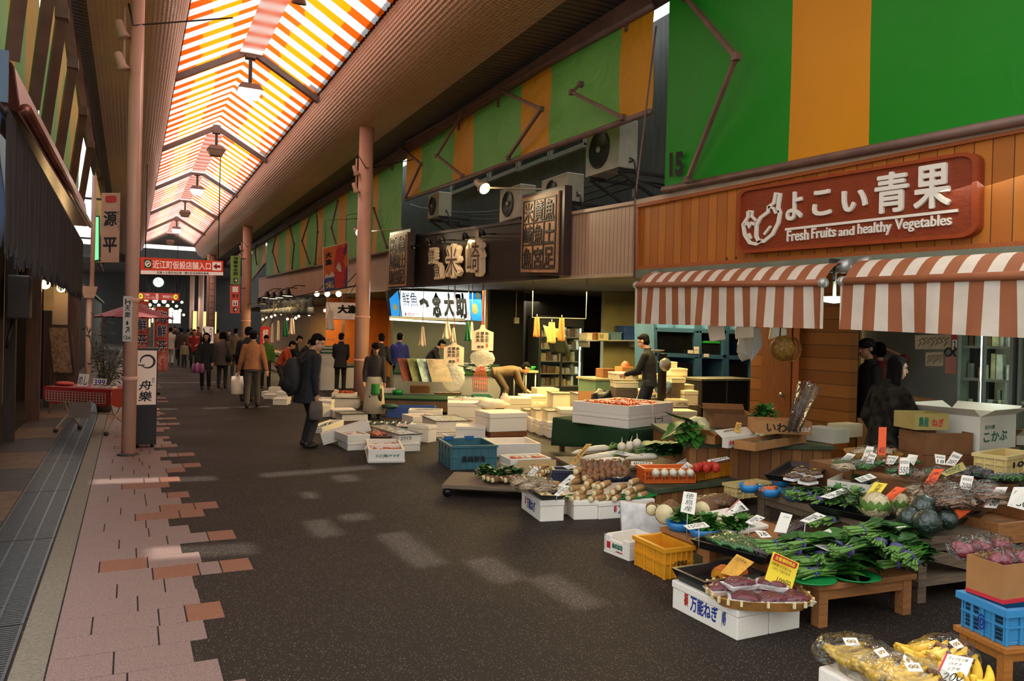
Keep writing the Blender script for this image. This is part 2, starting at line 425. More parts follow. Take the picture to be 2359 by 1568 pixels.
cc=mix(mth('MULTIPLY',mth('GREATER_THAN',w1,.4),.35),lin((228,180,146)),lin((168,118,92)))
b=nd('ShaderNodeBsdfPrincipled',{'Base Color': cc,'Roughness': .34,'Normal': bp.outputs[0],'Metallic': .25}); nt.links.new(b.outputs[0],out.inputs[0])
def sheet_uv(prof,y0,y1,ny,name,mt):               # a profile (x,z) extruded along the street, uv in metres
    mb=MB(); L=[0]
    for a,b_ in zip(prof,prof[1:]): L.append(L[-1]+math.hypot(b_[0] - a[0],b_[1] - a[1]))
    n=len(prof); vs=[(x,y0+(y1 - y0)*j/ny,z) for j in range(ny+1) for x,z in prof]
    mb.add(vs,[(j*n+i,j*n+i+1,(j+1)*n+i+1,(j+1)*n+i) for j in range(ny) for i in range(n - 1)],0,True)
    o=struct(mb,name,mt); uv=o.data.uv_layers.new(name='UVMap')
    for lp in o.data.loops:
        vi=lp.vertex_index; uv.data[lp.index].uv=(L[vi % n],y0+(y1 - y0)*(vi//n)/ny)
    return o
arc=[(4.18,7.74),(4.2,7.62)]+[(5.12 - .92*math.cos(a),7.62 - .9*math.sin(a)) for a in [math.radians(k) for k in range(6,91,7)]]
tail=[(5.5,6.72),(5.75,6.76)]
sheet_uv(arc+tail,2.6,61,1,'ceiling_gutter_right',MATS['ribbed_cladding'])
sheet_uv([(2*XC - x,z) for x,z in arc+tail],5,61,1,'ceiling_gutter_left',MATS['ribbed_cladding'])
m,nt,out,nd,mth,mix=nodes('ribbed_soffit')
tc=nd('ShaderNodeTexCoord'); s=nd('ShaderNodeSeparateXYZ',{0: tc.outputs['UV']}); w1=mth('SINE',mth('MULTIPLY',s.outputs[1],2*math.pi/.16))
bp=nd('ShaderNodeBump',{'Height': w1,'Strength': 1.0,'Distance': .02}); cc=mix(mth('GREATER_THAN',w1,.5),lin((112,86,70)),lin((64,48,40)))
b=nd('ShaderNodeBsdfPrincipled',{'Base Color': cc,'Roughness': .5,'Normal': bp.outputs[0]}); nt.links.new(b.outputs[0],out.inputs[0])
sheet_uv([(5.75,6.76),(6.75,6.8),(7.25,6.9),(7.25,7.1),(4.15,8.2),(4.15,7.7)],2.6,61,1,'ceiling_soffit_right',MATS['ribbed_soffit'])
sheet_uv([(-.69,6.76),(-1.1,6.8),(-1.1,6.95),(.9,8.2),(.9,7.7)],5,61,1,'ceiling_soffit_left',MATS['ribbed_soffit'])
# ridge cladding between trusses, trusses
m,nt,out,nd,mth,mix=nodes('ridge_panel'); ridge=m; mx=nd('ShaderNodeMixShader',{0: .55,1: nd('ShaderNodeBsdfDiffuse',{'Color': (*lin((214,190,180)),1)}).outputs[0],2: nd('ShaderNodeBsdfTranslucent',{'Color': (*lin((250,226,214)),1)}).outputs[0]}); nt.links.new(mx.outputs[0],out.inputs[0])
for i,t0 in enumerate(TR[:-1]):
    t1=TR[i+1]; mb=MB()
    if i % 3 !=2: struct(mb.add([(XC - .26,t0+.15,ZR - .2),(XC+.26,t0+.15,ZR - .2),(XC+.26,t1 - .1,ZR - .2),(XC - .26,t1 - .1,ZR - .2)],[(0,1,2,3)]),'trim_ridge',ridge)
for t0 in TR:
    mb=MB()
    for s_ in (-1,1):
        mb.bar((XC,t0 - .05,ZR - .1),(XC+s_*HW,t0 - .05,ZE - .1),.1,.14); mb.bar((XC,t0+.19,ZR - .08),(XC+s_*HW,t0+.19,ZE - .08),.04,.07)
    mb.box((XC - .12,t0 - .12,ZR - .3),(XC+.12,t0+.1,ZR - .02)); struct(mb,'beam_truss',brst)
# gutter rails under the soffit
for x,nm in ((6.52,'right'),(-1.0,'left')):
    struct(MB().box((x - .12,1.5,6.42),(x+.1,61,6.66)),'beam_rail_'+nm,brst)
# ---- walls
dkwall=mat('dark_timber_wall',(44,32,26),.7,nz=(6,.4,(1,1,.1))); upwall=mat('upper_wall_grey',(92,96,92),.75,nz=(4,.3,(6,6,.4)),bump=(40,.3))
cream=mat('cream_wall',(176,164,120),.7,nz=(2,.2)); black=mat('black_void',(16,13,12),.8,nz=(3,.3))
plaster=mat('plaster_wall',(176,146,116),.8,nz=(2,.15)); shopw=mat('shop_back_wall',(150,150,120),.6,nz=(1.5,.2))
struct(MB().box((8.0,-1.5,3.05),(8.2,61,7.2)),'wall_right_upper',upwall)
struct(MB().box((6.72,-2,2.98),(14.6,61,3.06)),'ceiling_shops',mat('shop_ceiling',(96,88,72),.8,nz=(3,.3)))
struct(MB().box((14.4,-3,0),(14.6,61,3)),'wall_shops_back',dkwall)
struct(MB().box((7.2,22.6,0),(14.4,22.8,3)),'wall_fish_back',shopw)
struct(MB().box((6.6,26.5,0),(6.7,26.6,3)),'trim_1',brst)
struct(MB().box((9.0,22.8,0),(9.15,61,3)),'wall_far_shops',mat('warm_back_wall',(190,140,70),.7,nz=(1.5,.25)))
struct(MB().box((-3.3,6,3.2),(-3.2,61,7.2)),'wall_left_upper',upwall)
struct(MB().box((-1.95,6,0),(-1.6,13.0,3.3)),'wall_left',dkwall)
struct(MB().box((-2.4,20.6,0),(-1.75,61,3.3)),'wall_left_far',dkwall)
struct(MB().box((-2.6,13.0,0),(-2.4,20.6,3.3)),'wall_left_recess',plaster)
struct(MB().box((-14,-16.2,0),(24,-16,5.5)),'wall_behind',mat('opposite_wall',(170,166,158),.8,nz=(1,.2)))
struct(MB().box((8.7,-3,0),(8.85,2.2,3)),'wall_shop_near',plaster)
struct(MB().box((-3.3,6,3.2),(-1.6,61,3.3)),'ceiling_left_shops',dkst)
# far end of the street: dark hall
struct(MB().box((-6,80,0),(12,80.3,9)),'wall_far_end',mat('far_end_wall',(38,32,27),.8,nz=(.6,.5)))
struct(MB().box((-4,61.5,6.4),(9,80,6.6)),'ceiling_far_hall',dkst)
mb=MB().box((-2,61.3,6.2),(.3,61.5,9)); mb.box((4.9,61.3,6.2),(8,61.5,9)); mb.box((.3,61.3,6.3),(4.9,61.5,6.5))
mb.add([(.3,61.4,7.9),(XC,61.4,ZR+.1),(4.9,61.4,7.9),(4.9,61.4,7.6),(.3,61.4,7.6)],[(0,1,2,3,4)])
struct(mb,'wall_gable',mat('grey_gable',(58,50,46),.6,nz=(2,.3)))
# ================================================================== upper right facade
gcl=mat('green_canvas',(22,138,34),.55,nz=(1.2,.25),bump=(3,.35)); ycl=mat('yellow_canvas',(226,150,22),.55,nz=(1.2,.2),bump=(3,.35))
def cloth_mat(key,rgb,t,bs=.35):
    m,nt,out,nd,mth,mix=nodes(key)
    tc=nd('ShaderNodeTexCoord'); n=nd('ShaderNodeTexNoise',{'Vector': tc.outputs['Object'],'Scale': 1.4,'Detail': 3.0})
    n2=nd('ShaderNodeTexNoise',{'Vector': tc.outputs['Object'],'Scale': 2.2,'Detail': 3.0,'Distortion': 1.5})
    c=mix(mth('MULTIPLY',n.outputs['Fac'],.4),lin(rgb),tuple(x*.6 for x in lin(rgb)))
    bp=nd('ShaderNodeBump',{'Height': n2.outputs['Fac'],'Strength': bs,'Distance': .12})
    b=nd('ShaderNodeBsdfPrincipled',{'Base Color': c,'Roughness': .45,'Normal': bp.outputs[0]}); tr=nd('ShaderNodeBsdfTranslucent',{'Color': c})
    mx=nd('ShaderNodeMixShader',{0: t,1: b.outputs[0],2: tr.outputs[0]}); nt.links.new(mx.outputs[0],out.inputs[0]); return m
GN=cloth_mat('green_vinyl',(4,140,16),.15,.06); YN=cloth_mat('yellow_vinyl',(232,150,16),.15,.06)
GM=cloth_mat('green_cloth',(124,190,84),.4); YM=cloth_mat('yellow_cloth',(236,160,34),.4)
def canvas(label,X,segs,top,bot,mats,arms,elbow=.22,zt=None,bar=True,wave=.03,cat='blind',group=None,out=-1,ends=None):
    """striped roller blind in the plane x=X: segs=[(px, mat)...] read along the bottom edge; top/bot are two pixels each on those edges"""
    b0,b1=PX(*bot[0],X),PX(*bot[1],X); t0,t1=PX(*top[0],X),PX(*top[1],X)
    def zl(a,b,y): return a.z+(b.z - a.z)*(y - a.y)/(b.y - a.y)
    def ypx(px):
        f=(px - bot[0][0])/(bot[1][0] - bot[0][0]); return PX(px,bot[0][1]+f*(bot[1][1] - bot[0][1]),X).y
    ys=[ypx(p) for p,_ in segs]; ya,yb=ys[0],ys[-1]
    t=thing('striped_blind',label,cat,(X,(ya+yb)/2,zl(b0,b1,(ya+yb)/2)),group=group)
    mb=MB()
    for (p,mi),y0,y1 in zip(segs[:-1],ys,ys[1:]):
        def fn(u,v):
            y=y0+(y1 - y0)*u; zb,zt_=zl(b0,b1,y),zl(t0,t1,y)
            sag=math.sin(v*math.pi); w=wave*sag*(math.sin(y*3.1+v*2)+.6*math.sin(y*7.3 - v*3))
            return V((X+out*-.02+w,y,zb+(zt_ - zb)*v))
        mb.grid(fn,max(3,int(abs(y1 - y0)*4)),10,mi)
    mb.build('canvas',mats,t)
    mb=MB().tube([(X,ya,zl(b0,b1,ya) - .03),(X,yb,zl(b0,b1,yb) - .03)],.045,10); mb.build('bottom_bar',brst,t)
    mb=MB().tube([(X,ya,zl(t0,t1,ya)+.04),(X,yb,zl(t0,t1,yb)+.04)],.06,10); mb.build('roller',brst,t)
    for a in arms:
        P=[PX(*q,X+out*(elbow if 0 < i < len(a) - 1 else .07)) for i,q in enumerate(a)]
        mb=MB()
        for p,q in zip(P,P[1:]): mb.bar(p,q,.05,.05)
        for p in P: mb.cbox(p,(.08,.08,.08))
        mb.build('folding_arm',brst,t)
    return t
nb=canvas('green and yellow canvas blind numbered 15 over the carved vegetable shop sign',6.42,[(1528,0),(1812,1),(1998,0),(2700,0)],[(1520,-10),(1797,-125)],[(1528,432),(2359,266)],[GN,YN],
            [[(1580,-6),(1696,131),(1584,414)]],elbow=.35,wave=.012)
MB().text('15',lambda u,v,d: PX(1542+32*u,408 - 4*u - 56*v,6.40),(0,0,1,1),m=0,bold=.05).build('number',mat('black_print',(12,12,12),.6),nb)
def c8(x,y): return (880+x/3.409,200+y/3.409)
def c5(x,y): return (560+x/4.127,480+y/4.127)
canvas('long green and yellow canvas blind above the air conditioners of the fish shop',6.45,[(934,1),(965,0),(1041,1),(1087,0),(1197,1),(1263,0),(1425,1),(1499,1)],[(925,338),(1500,22)],[(934,458),(1499,252)],[GM,YM],
       [[c8(140,470),c8(305,605),c8(185,868)],[c8(640,195),c8(430,540),c8(630,698)],[c8(915,20),c8(1250,175),c8(990,555)],[c8(1560,-20),c8(1490,42),c8(1890,240)]])
canvas('green and yellow blind right behind the big round column',6.5,[(727,1),(743,0),(774,1),(796,0),(855,1),(866,0),(922,0)],[(727,470),(922,364)],[(727,612),(922,572)],[GM,YM],
       [[c5(1240,0),c5(1365,370)],[c5(900,-70),c5(840,185),c5(885,345)]])
canvas('green and yellow blind above the far fish shop with black cone lamps',6.5,[(612,0),(629,1),(639,0),(657,1),(668,0),(691,1),(703,0),(726,0)],[(612,538),(726,472)],[(612,636),(726,612)],[GM,YM],
       [[c5(700,-20),c5(708,225),c5(685,530)],[c5(645,40),c5(560,310),c5(632,522)],[c5(435,140),c5(485,340),c5(465,570)],[c5(325,200),c5(280,410),c5(337,602)]])
canvas('green and yellow blind farthest down the right side past the cone lamps',6.5,[(579,0),(588,1),(592,0),(601,1),(611,0)],[(579,556),(611,539)],[(579,645),(611,606)],[GM,YM],[[c5(130,330),c5(115,420),c5(130,530)]])
for i,px in enumerate((905,1058,1148,1440)):         # hangers of the rail
    p=PX(px,400,6.5); mb=MB(); mb.box((6.44,p.y - .03,6.25),(6.5,p.y+.03,6.7))
    struct(mb,'trim_hanger',brst)
# ---- fascias
woodf=stripes('cedar_boards',1,[(.008,(70,34,12)),(.16,(196,116,36)),(.168,(70,34,12)),(.33,(184,104,32))],.5,period=.34)
beige=stripes('beige_ribbed',1,[(.012,(110,84,66)),(.10,(200,164,134))],.5,period=.1); trimb=mat('beige_trim',(196,168,140),.5,nz=(3,.15)); greyg=mat('grey_green_rail',(120,124,104),.45,nz=(4,.2))
def slabq(mb,q,d0,d1,m=0): return mb.prism(SQ,q,d0,d1,m)
XF=6.5
q=qx(XF,(1470,474),(2359,300),(2359,562),(1470,619))
t=thing('wooden_fascia','cedar board fascia band running behind the carved vegetable shop sign','fascia',q(.5,0,0))
def ext(q,u1=1.25): return lambda u,v,d=0.0: q(u*u1,v,d)
slabq(MB(),ext(q),-.12,0).build('boards',woodf,t)
q2=qx(XF,(1466,461),(2359,286),(2359,302),(1466,476)); slabq(MB(),ext(q2),-.14,.03).build('top_trim',trimb,t)
q2=qx(XF,(1470,471),(2359,297),(2359,306),(1470,479)); mb=MB(); slabq(mb,ext(q2),-.05,.035); q2=qx(XF,(1469,613),(2359,555),(2359,567),(1469,622)); slabq(mb,ext(q2),-.05,.035)
q2=qx(XF,(1468,474),(1474,473),(1474,619),(1468,620)); slabq(mb,q2,-.1,.03); mb.build('wood_edging',mat('cedar_edge',(176,92,40),.5,nz=(5,.3,(1,12,12))),t)
q2=qx(XF,(1468,622),(2359,567),(2359,583),(1468,640)); slabq(MB(),ext(q2),-.2,.06).build('lower_rail',greyg,t)
# carved sign
q=qx(6.42,(1703,437),(2257,345),(2253,545),(1699,585))
t=thing('carved_sign','carved reddish wooden shop sign reading Fresh Fruits and healthy Vegetables with two eggplants','sign',q(.5,0,0))
sgm=mat('red_brown_board',(140,54,18),.45,nz=(7,.25,(1,1,14)),bump=(30,.25)); sge=mat('red_brown_border',(156,64,24),.4,nz=(7,.2)); ivory=mat('ivory_paint',(232,222,204),.5)
MB().prism(rrect(.055,.13),q,-.078,.0).build('board',sgm,t,bevel=.008)
mb=MB(); o_,i_=rrect(.055,.13),rrect(.045,.105,.016,.045,.984,.955); n=len(o_)
mb.add([q(*p,.0) for p in o_]+[q(*p,.025) for p in o_]+[q(*p,.025) for p in i_]+[q(*p,.0) for p in i_],[(k*n+i,k*n+(i+1) % n,(k+1)*n+(i+1) % n,(k+1)*n+i) for k in range(3) for i in range(n)])
mb.build('border',sge,t)
def sgp(x,y): # crop coordinates -> sign u,v (the crop is 2.624x from 1460,300)
    px,py=1460+x/2.624,300+y/2.624; u=(px - 1701)/554; u_=u
    yt=437+(345 - 437)*u; yb=585+(545 - 585)*u
    # perspective: convert the image fraction to a fraction along the board
    a,b_,p=PX(1701,500,6.42),PX(2255,450,6.42),PX(px,470,6.42)
    return ((p.y - a.y)/(b_.y - a.y),(yb - py)/(yb - yt))
def rc(x0,y0,x1,y1): a=sgp(x0,y0); b_=sgp(x1,y1); return (min(a[0],b_[0]),min(a[1],b_[1]),max(a[0],b_[0]),max(a[1],b_[1]))
for ch,x0,yt,x1,yb in (('よ',932,372,1028,545),('こ',1092,362,1202,517),('い',1268,360,1420,492),('青',1468,252,1668,500),('果',1705,208,1925,475)):
    a=sgp((x0+x1)/2,yt); b_=sgp((x0+x1)/2,yb); u0=sgp(x0,400)[0]; u1=sgp(x1,400)[0]
    MB().text(ch,q,(u0,b_[1],u1,a[1]),.004,.03,bold=.022).build('shop_name_character',ivory,t)
mb=MB()
for w,x0,yt,x1,yb in (('Fresh',938,602,1068,668),('Fruits',1086,586,1232,650),('and',1250,583,1343,638),('healthy',1365,556,1568,640),('Vegetables',1590,522,1930,608)):
    a=sgp((x0+x1)/2,yt); b_=sgp((x0+x1)/2,yb); mb.text(w,q,(sgp(x0,600)[0],b_[1],sgp(x1,600)[0],a[1]),.004,.02,bold=.012)
mb.build('english_lettering',ivory,t)
mb=MB(); a,b_=sgp(925,600),sgp(1965,485); mb.stroke([a,b_],q,(.02,.035),.004,.02); mb.build('rule',ivory,t)
mb=MB(); w=(.017,.052)
for pts,cl in (([(865,380),(890,384),(880,470),(893,500),(884,560),(850,630),(800,672),(768,672),(752,640),(752,575),(775,530),(820,495),(822,465),(855,440)],True),([(822,465),(852,470),(866,500),(890,490)],False),
                ([(700,490),(725,490),(722,520),(750,548)],False),([(700,490),(700,525),(672,570),(682,630),(715,680),(755,688),(790,665)],False),([(676,570),(700,562),(708,585),(722,560),(748,570)],False),([(705,625),(722,655)],False),([(800,630),(838,580)],False)):
    mb.stroke([sgp(*p) for p in pts],q,w if cl or len(pts) > 4 else (.011,.034),.004,.028,closed=cl)
mb.build('eggplant_emblem',ivory,t)
# beige ribbed fascia, dark fascia of the fish shop
def panel(name,label,q,m,th=.1,cat='fascia',trims=None):
    t=thing(name,label,cat,q(.5,0,0)); t['kind']='structure'; slabq(MB(),q,-th,0).build('cladding',m,t)
    mb=MB(); slabq(mb,lambda u,v,d: q(u,.97+v*.05,d),-th,.03); slabq(mb,lambda u,v,d: q(u,-.03+v*.04,d),-th,.02); mb.build('edge_trim',trims or trimb,t); return t
panel('ribbed_fascia','beige ribbed metal fascia between the seal plaque and the cedar fascia',qx(XF,(1291,495),(1463,466),(1463,630),(1291,637)),beige)
dkrib=stripes('dark_ribbed',1,[(.03,(22,15,12)),(.09,(52,38,30))],.5,period=.1)
panel('dark_fascia','dark brown ribbed fascia behind the white fish shop lettering',qx(XF,(938,545),(1291,497),(1291,637),(938,660)),dkrib,trims=dkst)
panel('ribbed_fascia','beige ribbed metal fascia half hidden by the big round column',qx(6.6,(800,602),(893,579),(893,668),(800,673)),beige)
panel('plain_fascia','long pale plain fascia above the black cone lamps',qx(6.6,(596,642),(798,601),(798,673),(596,683)),mat('pale_fascia',(200,156,120),.6,nz=(2,.15)))
# ---- seal script plaques
tanp=mat('tan_plaque',(186,136,96),.6,nz=(8,.3),bump=(50,.3)); inkb=mat('carved_ink',(34,22,16),.6)
def plaque(label,c,X):
    q=qx(X,*c); t=thing('seal_plaque',label,'sign',q(.5,0,0)); [MB().bar(q(.5,v,-.14),V((6.5,q(.5,v,0).y,q(.5,v,0).z)),.05).build('bracket',dkst,t) for v in (.2,.8)]; slabq(MB(),q,-.17,-.03).build('backing_board',mat('plaque_frame',(58,36,26),.5,nz=(5,.3)),t)
    slabq(MB(),lambda u,v,d: q(.04+.86*u,.03+.92*v,d),-.03,0).build('face',tanp,t)
    mb=MB(); Q=lambda u,v,d: q(.09+.76*u,.08+.82*v,d)
    for a,b_ in (((0,0),(1,0)),((1,0),(1,1)),((1,1),(0,1)),((0,1),(0,0)),((0,.345),(1,.35)),((0,.66),(1,.675)),((.32,.0),(.34,1)),((.655,0),(.66,1))): mb.stroke([a,b_],Q,(.028,.018),0,.012)
    for i,ch in enumerate('米崎魚賛魚宮魚士足'): mb.text(ch,Q,(.03+.33*(i//3),1 - .32 - .335*(i % 3),.30+.33*(i//3),1 - .03 - .335*(i % 3)),0,.012,bold=.012)
    mb.build('seal_characters',inkb,t); return t
plaque('near tan plaque of nine carved seal characters above the fridge',[(1200,449),(1298,425),(1293,634),(1195,632)],6.3)
plaque('far tan plaque of nine carved seal characters beside the round column',[(896,536),(943,526),(938,662),(893,664)],6.2)
# ---- white fish shop letters
t=thing('sign_lettering','four white cut-out characters mounted on the dark ribbed fascia','sign',PX(1050,665,6.44)); sd=mat('letter_detail',(90,60,40),.6)
for ch,x0,y0,x1,y1 in (('鮮',991,570,1008,608),('魚',1004,603,1021,643),('米',1030,561,1063,641),('崎',1078,551,1115,637)):
    q=qx(6.40,(x0,y0+1),(x1,y0 - 1),(x1,y1 - 1),(x0,y1+1)); L=MB().text(ch,q,(0,0,1,1),-.06,.1,bold=.075).build('letter',mat('white_letter',(240,214,178),.5),t)
    MB().text(ch,q,(.1,.1,.9,.9),.066,bold=0).build('strokes',sd,L)
# ---- flood lamps, small spots and air conditioners
grey=mat('lamp_housing',(170,150,128),.4,metal=.3); bulb=glow('warm_lens',(255,236,170),6)
def flood(label,head,foot,aim):
    t=thing('flood_lamp',label,'lamp',foot); h=V(head); d=(V(aim) - h).normalized(); Mq=d.to_track_quat('Z','Y').to_matrix()
    MB().tube([foot,h],.018,8).build('arm',grey,t)
    MB().lathe([(.02,-.26),(.06,-.25),(.07,-.1),(.12,-.02),(.125,.04)],h,16,0,Mq).build('housing',grey,t)
    MB().lathe([(.11,.03),(.1,.055),(.05,.07),(.001,.075)],h,16,0,Mq).build('lens',bulb,t)
    lamp('SPOT',h+d*.12,60,(1,.82,.5),.08,aim=aim,spot=math.radians(70))
flood('flood lamp on a long arm lighting the near seal plaque',PX(1114,432,5.7),PX(1255,436,6.42),PX(1245,545,6.1))
flood('flood lamp on a long arm beside the round column',PX(826,534,5.75),PX(928,527,6.42),PX(915,610,6.15))
spk=mat('black_spot',(26,22,20),.4); lensw=glow('spot_lens',(255,226,160),4)
for i,(px,py) in enumerate(((953,566),(988,558),(1018,552),(1072,546),(1110,538))):
    p=PX(px,py,6.2); t=thing('spot_lamp',['small black spot lamp left of the white letters','small black spot lamp over the first white character','small black spot lamp over the tall white character','small black spot lamp between the two tall white characters','small black spot lamp right over the last white character'][i],'lamp',p,group='spot lamps on the dark fascia')
    d=(V((6.5,p.y,p.z - .9)) - p).normalized(); Mq=d.to_track_quat('Z','Y').to_matrix()
    MB().tube([p,(6.53,p.y,p.z+.02)],.015,6).build('arm',spk,t); MB().lathe([(.03,-.1),(.05,-.08),(.085,.05)],p,12,0,Mq).build('shade',spk,t); MB().lathe([(.075,.045),(.001,.052)],p,12,0,Mq).build('lens',lensw,t)
lamp('AREA',PX(1050,540,6.05),9,(1,.85,.55),1.6,.2,aim=PX(1050,600,6.6))
acw=mat('ac_cream',(196,186,160),.5,nz=(4,.2)); acd=mat('ac_grille',(40,40,38),.5)
def acunit(label,px,py0,py1,X,px1,dz=0):
    a=PX(px,py1,X); zt_=PX(px,py0,X).z; b_=PX(px1,py1,X); y1,y0=a.y,b_.y; h=zt_ - a.z
    t=thing('air_conditioner',label,'air conditioner',(X+.17,(y0+y1)/2,a.z),group='air conditioners above the fish shop')
    MB().box((X,y0,a.z),(X+.36,y1,zt_)).build('casing',acw,t,bevel=.012)
    yc,zc_,r=y0+(y1 - y0)*.58,a.z+h*.5,min(h,(y1 - y0))*.4; mb=MB()
    mb.lathe([(r,0),(r,.02),(r*.92,.025),(r*.9,.012),(.001,.012)],(X,yc,zc_),24,0,Ry(-math.pi/2)); mb.build('fan_grille',acd,t)
    mb=MB().lathe([(r*.16,0),(r*.16,.035),(.001,.035)],(X,yc,zc_),12,0,Ry(-math.pi/2)); mb.build('fan_hub',acw,t)
    for y in (y0+.08,y1 - .08): MB().bar((X+.03,y,a.z - .03),(7.99,y,a.z - .03),.05).bar((X+.05,y,a.z - .05),(7.99,y,a.z - .5),.04).build('bracket',dkst,t)
    mb=MB()
    for k in range(2): mb.tube([(X+.2,y0 - .02,a.z+.1+.06*k),(X+.2,y0 - .14,a.z+.1),(X+.25,y0 - .16,a.z - .2),(7.95,y0 - .18,a.z - .25 - .1*k)],.018,6)
    mb.build('pipes',dkst,t)
acunit('largest air conditioner just under the near end of the long blind',1348,305,409,7.0,1425)
acunit('air conditioner left of the near seal plaque',1150,440,512,7.0,1197); acunit('air conditioner half behind the near seal plaque',1246,417,478,7.0,1305)
acunit('far air conditioner under the left end of the long blind',985,452,505,7.1,1010)
glass=mat('window_glass',(60,66,66),.08,nz=(1.2,.5),spec=.8); alu=mat('aluminium',(176,176,168),.35,metal=.5)
for i,(p0,p1) in enumerate(((1041,1128),(1130,1195),(1197,1268),(1270,1350))):
    y1,y0=PX(p0,420,7.98).y,PX(p1,420,7.98).y; zb=PX((p0+p1)/2,446 - (p0+p1 - 2082)/2*.352,7.98).z
    o=struct(MB().box((7.97,y0+.05,zb+.05),(8.0,y1 - .05,zb+1.2)),'window_%d' % (i+1),glass)
    mb=MB(); mb.box((7.9,y0,zb - .04),(8.01,y1,zb+.05)); mb.box((7.92,y0,zb),(8.01,y0+.06,zb+1.25)); mb.box((7.92,y1 - .06,zb),(8.01,y1,zb+1.25)); mb.build('window_frame',alu,o)
mb=MB()                                               # slack cables along the upper wall
for i in range(3):
    p,q_=PX(945+30*i,470+8*i,7.6),PX(1460,430 - 20*i,7.6); mb.tube([p.lerp(q_,k/10) - V((0,0,.5*math.sin(math.pi*k/10)*(1 - .2*i))) for k in range(11)],.012,6)
tag(mb.build('cable',spk),'slack black cables strung along the grey upper wall','cable')
t=thing('rope_pull','thin brown pull rod hanging beside the cedar fascia','pull rod',PX(1458,640,6.35)); MB().tube([PX(1512,60,6.4),PX(1463,460,6.35),PX(1461,640,6.35)],.014,6).build('rod',brst,t); MB().cbox(PX(1463,445,6.35),(.06,.06,.12)).build('coupling',dkst,t)
# ---- brown and white awnings of the vegetable shop
brw,wht=mat('awning_brown',(158,92,54),.7,nz=(5,.12),bump=(14,.15)),mat('awning_white',(222,206,186),.7,nz=(5,.12),bump=(14,.15))
def awning(label,y0,y1,n,zv,zf,zb,X0=6.02,X1=6.33):
    t=thing('striped_awning',label,'awning',(X0,(y0+y1)/2,zv(0)))
    mb=MB(); md=MB()
    for i in range(n):
        a,b_=y0+(y1 - y0)*i/n,y0+(y1 - y0)*(i+1)/n
        def fv(u,v):
            y=a+(b_ - a)*u; k=(y - y0)/(y1 - y0); w=math.sin(y*6)*.03+math.sin(y*13)*.012
            return V((X0+w*(1 - v),y,zv(k)+(zf(k) - zv(k))*v))
        def fr(u,v):
            y=a+(b_ - a)*u; k=(y - y0)/(y1 - y0); return V((X0+(X1 - X0)*v,y,zf(k)+(zb(k) - zf(k))*v+.07*math.sin(v*math.pi)))
        md.grid(fv,4,6,i % 2); mb.grid(fr,3,6,i % 2)
    md.build('valance',[brw,wht],t); mb.build('roll_cloth',[brw,wht],t)
    for y in (y0,y1): k=0 if y==y0 else 1; MB().bar((X0 - .006,y,zv(k)),(X0 - .006,y,zf(k)),.03,.012).build('edge_binding',wht,t)
    MB().tube([(X0 - .01,y0,zf(0)),(X0 - .01,y1,zf(1))],.035,10).build('front_bar',brw,t)
    for y in (y0,y1): k=0 if y==y0 else 1; MB().lathe([(.001,-.03),(.045,-.03),(.05,0),(.045,.03),(.001,.03)],(X0,y,zf(k)),14,0,Rx(math.pi/2)).build('end_cap',alu,t); MB().lathe([(.001,-.05),(.07,-.05),(.07,.05),(.001,.05)],(X1,y,zb(k) - .03),14,0,Rx(math.pi/2)).build('roller_cap',alu,t)
def lz(a,b_): return lambda k: a+(b_ - a)*k
XA=6.02
p={k: PX(*v,XA) for k,v in dict(vl=(1465,745),vr=(1893,757),fl=(1460,657),fr=(1896,651),v2l=(1938,758),v2r=(2359,778),f2l=(1936,648),f2r=(2359,634)).items()}
b1l,b1r,b2l,b2r=PX(1478,636,6.42),PX(1905,612,6.42),PX(1948,607,6.42),PX(2359,586,6.42)
awning('brown and white striped awning on the left with hanging bags below',p['vl'].y,p['vr'].y,25,lz(p['vl'].z,p['vr'].z),lz(p['fl'].z,p['fr'].z),lz(b1l.z,b1r.z))
sw=(p['vl'].y - p['vr'].y)/25; n2=21; y2=p['v2l'].y - sw*n2; kk=(p['v2l'].y - y2)/(p['v2l'].y - p['v2r'].y)
def lx(a,b_): return lambda k: a+(b_ - a)*k*kk
awning('brown and white striped awning on the right over the fridges',p['v2l'].y,y2,n2,lx(p['v2l'].z,p['v2r'].z),lx(p['f2l'].z,p['f2r'].z),lx(b2l.z,b2r.z))
t=thing('awning_motor','dark metal awning bracket in the gap between the two striped awnings','bracket',PX(1918,640,6.3)); MB().cbox(PX(1922,612,6.38),(.12,.03,.14)).build('plate',dkst,t); MB().tube([PX(1922,616,6.34),PX(1921,645,6.12)],.014,8).build('gearbox',dkst,t)
# ---- columns
colm=mat('column_paint',(232,176,150),.38,nz=(1.5,.15),bump=(20,.05))
def column(label,x,y,r,z1=6.75,extra=True):
    t=thing('round_column',label,'column',(x,y,0),group='arcade columns')
    MB().tube([(x,y,0),(x,y,z1)],r,28).build('shaft',colm,t)
    MB().lathe([(r+.05,0),(r+.05,.02),(r+.005,.03)],(x,y,0),24).build('base_plate',dkst,t)
    if extra:
        mb=MB()
        for z in (1.0,2.05): mb.lathe([(r+.002,z),(r+.012,z+.01),(r+.012,z+.05),(r+.002,z+.06)],(x,y,0),24)
        mb.build('bands',colm,t)
        sp=MB(); zz=z1 - 1.1
        for k in range(2): sp.lathe([(.03,-.12),(.05,-.1),(.055,.05),(.09,.12)],(x - r - .1,y - .05,zz - .42*k),12,0,Ry(math.radians(160)))
        sp.tube([(x - r - .06,y,zz+.3),(x - r - .06,y,zz - .5)],.02,6); sp.build('loudspeaker',pinkst,t)
        MB().tube([(x - r - .02,y - .05,zz+.35),(x - .05,y - r - .04,zz+.05),(x+r,y - r*.4,zz+.12),(x+1.2,y,zz+.45)],.012,6).build('cable',spk,t)
    return t
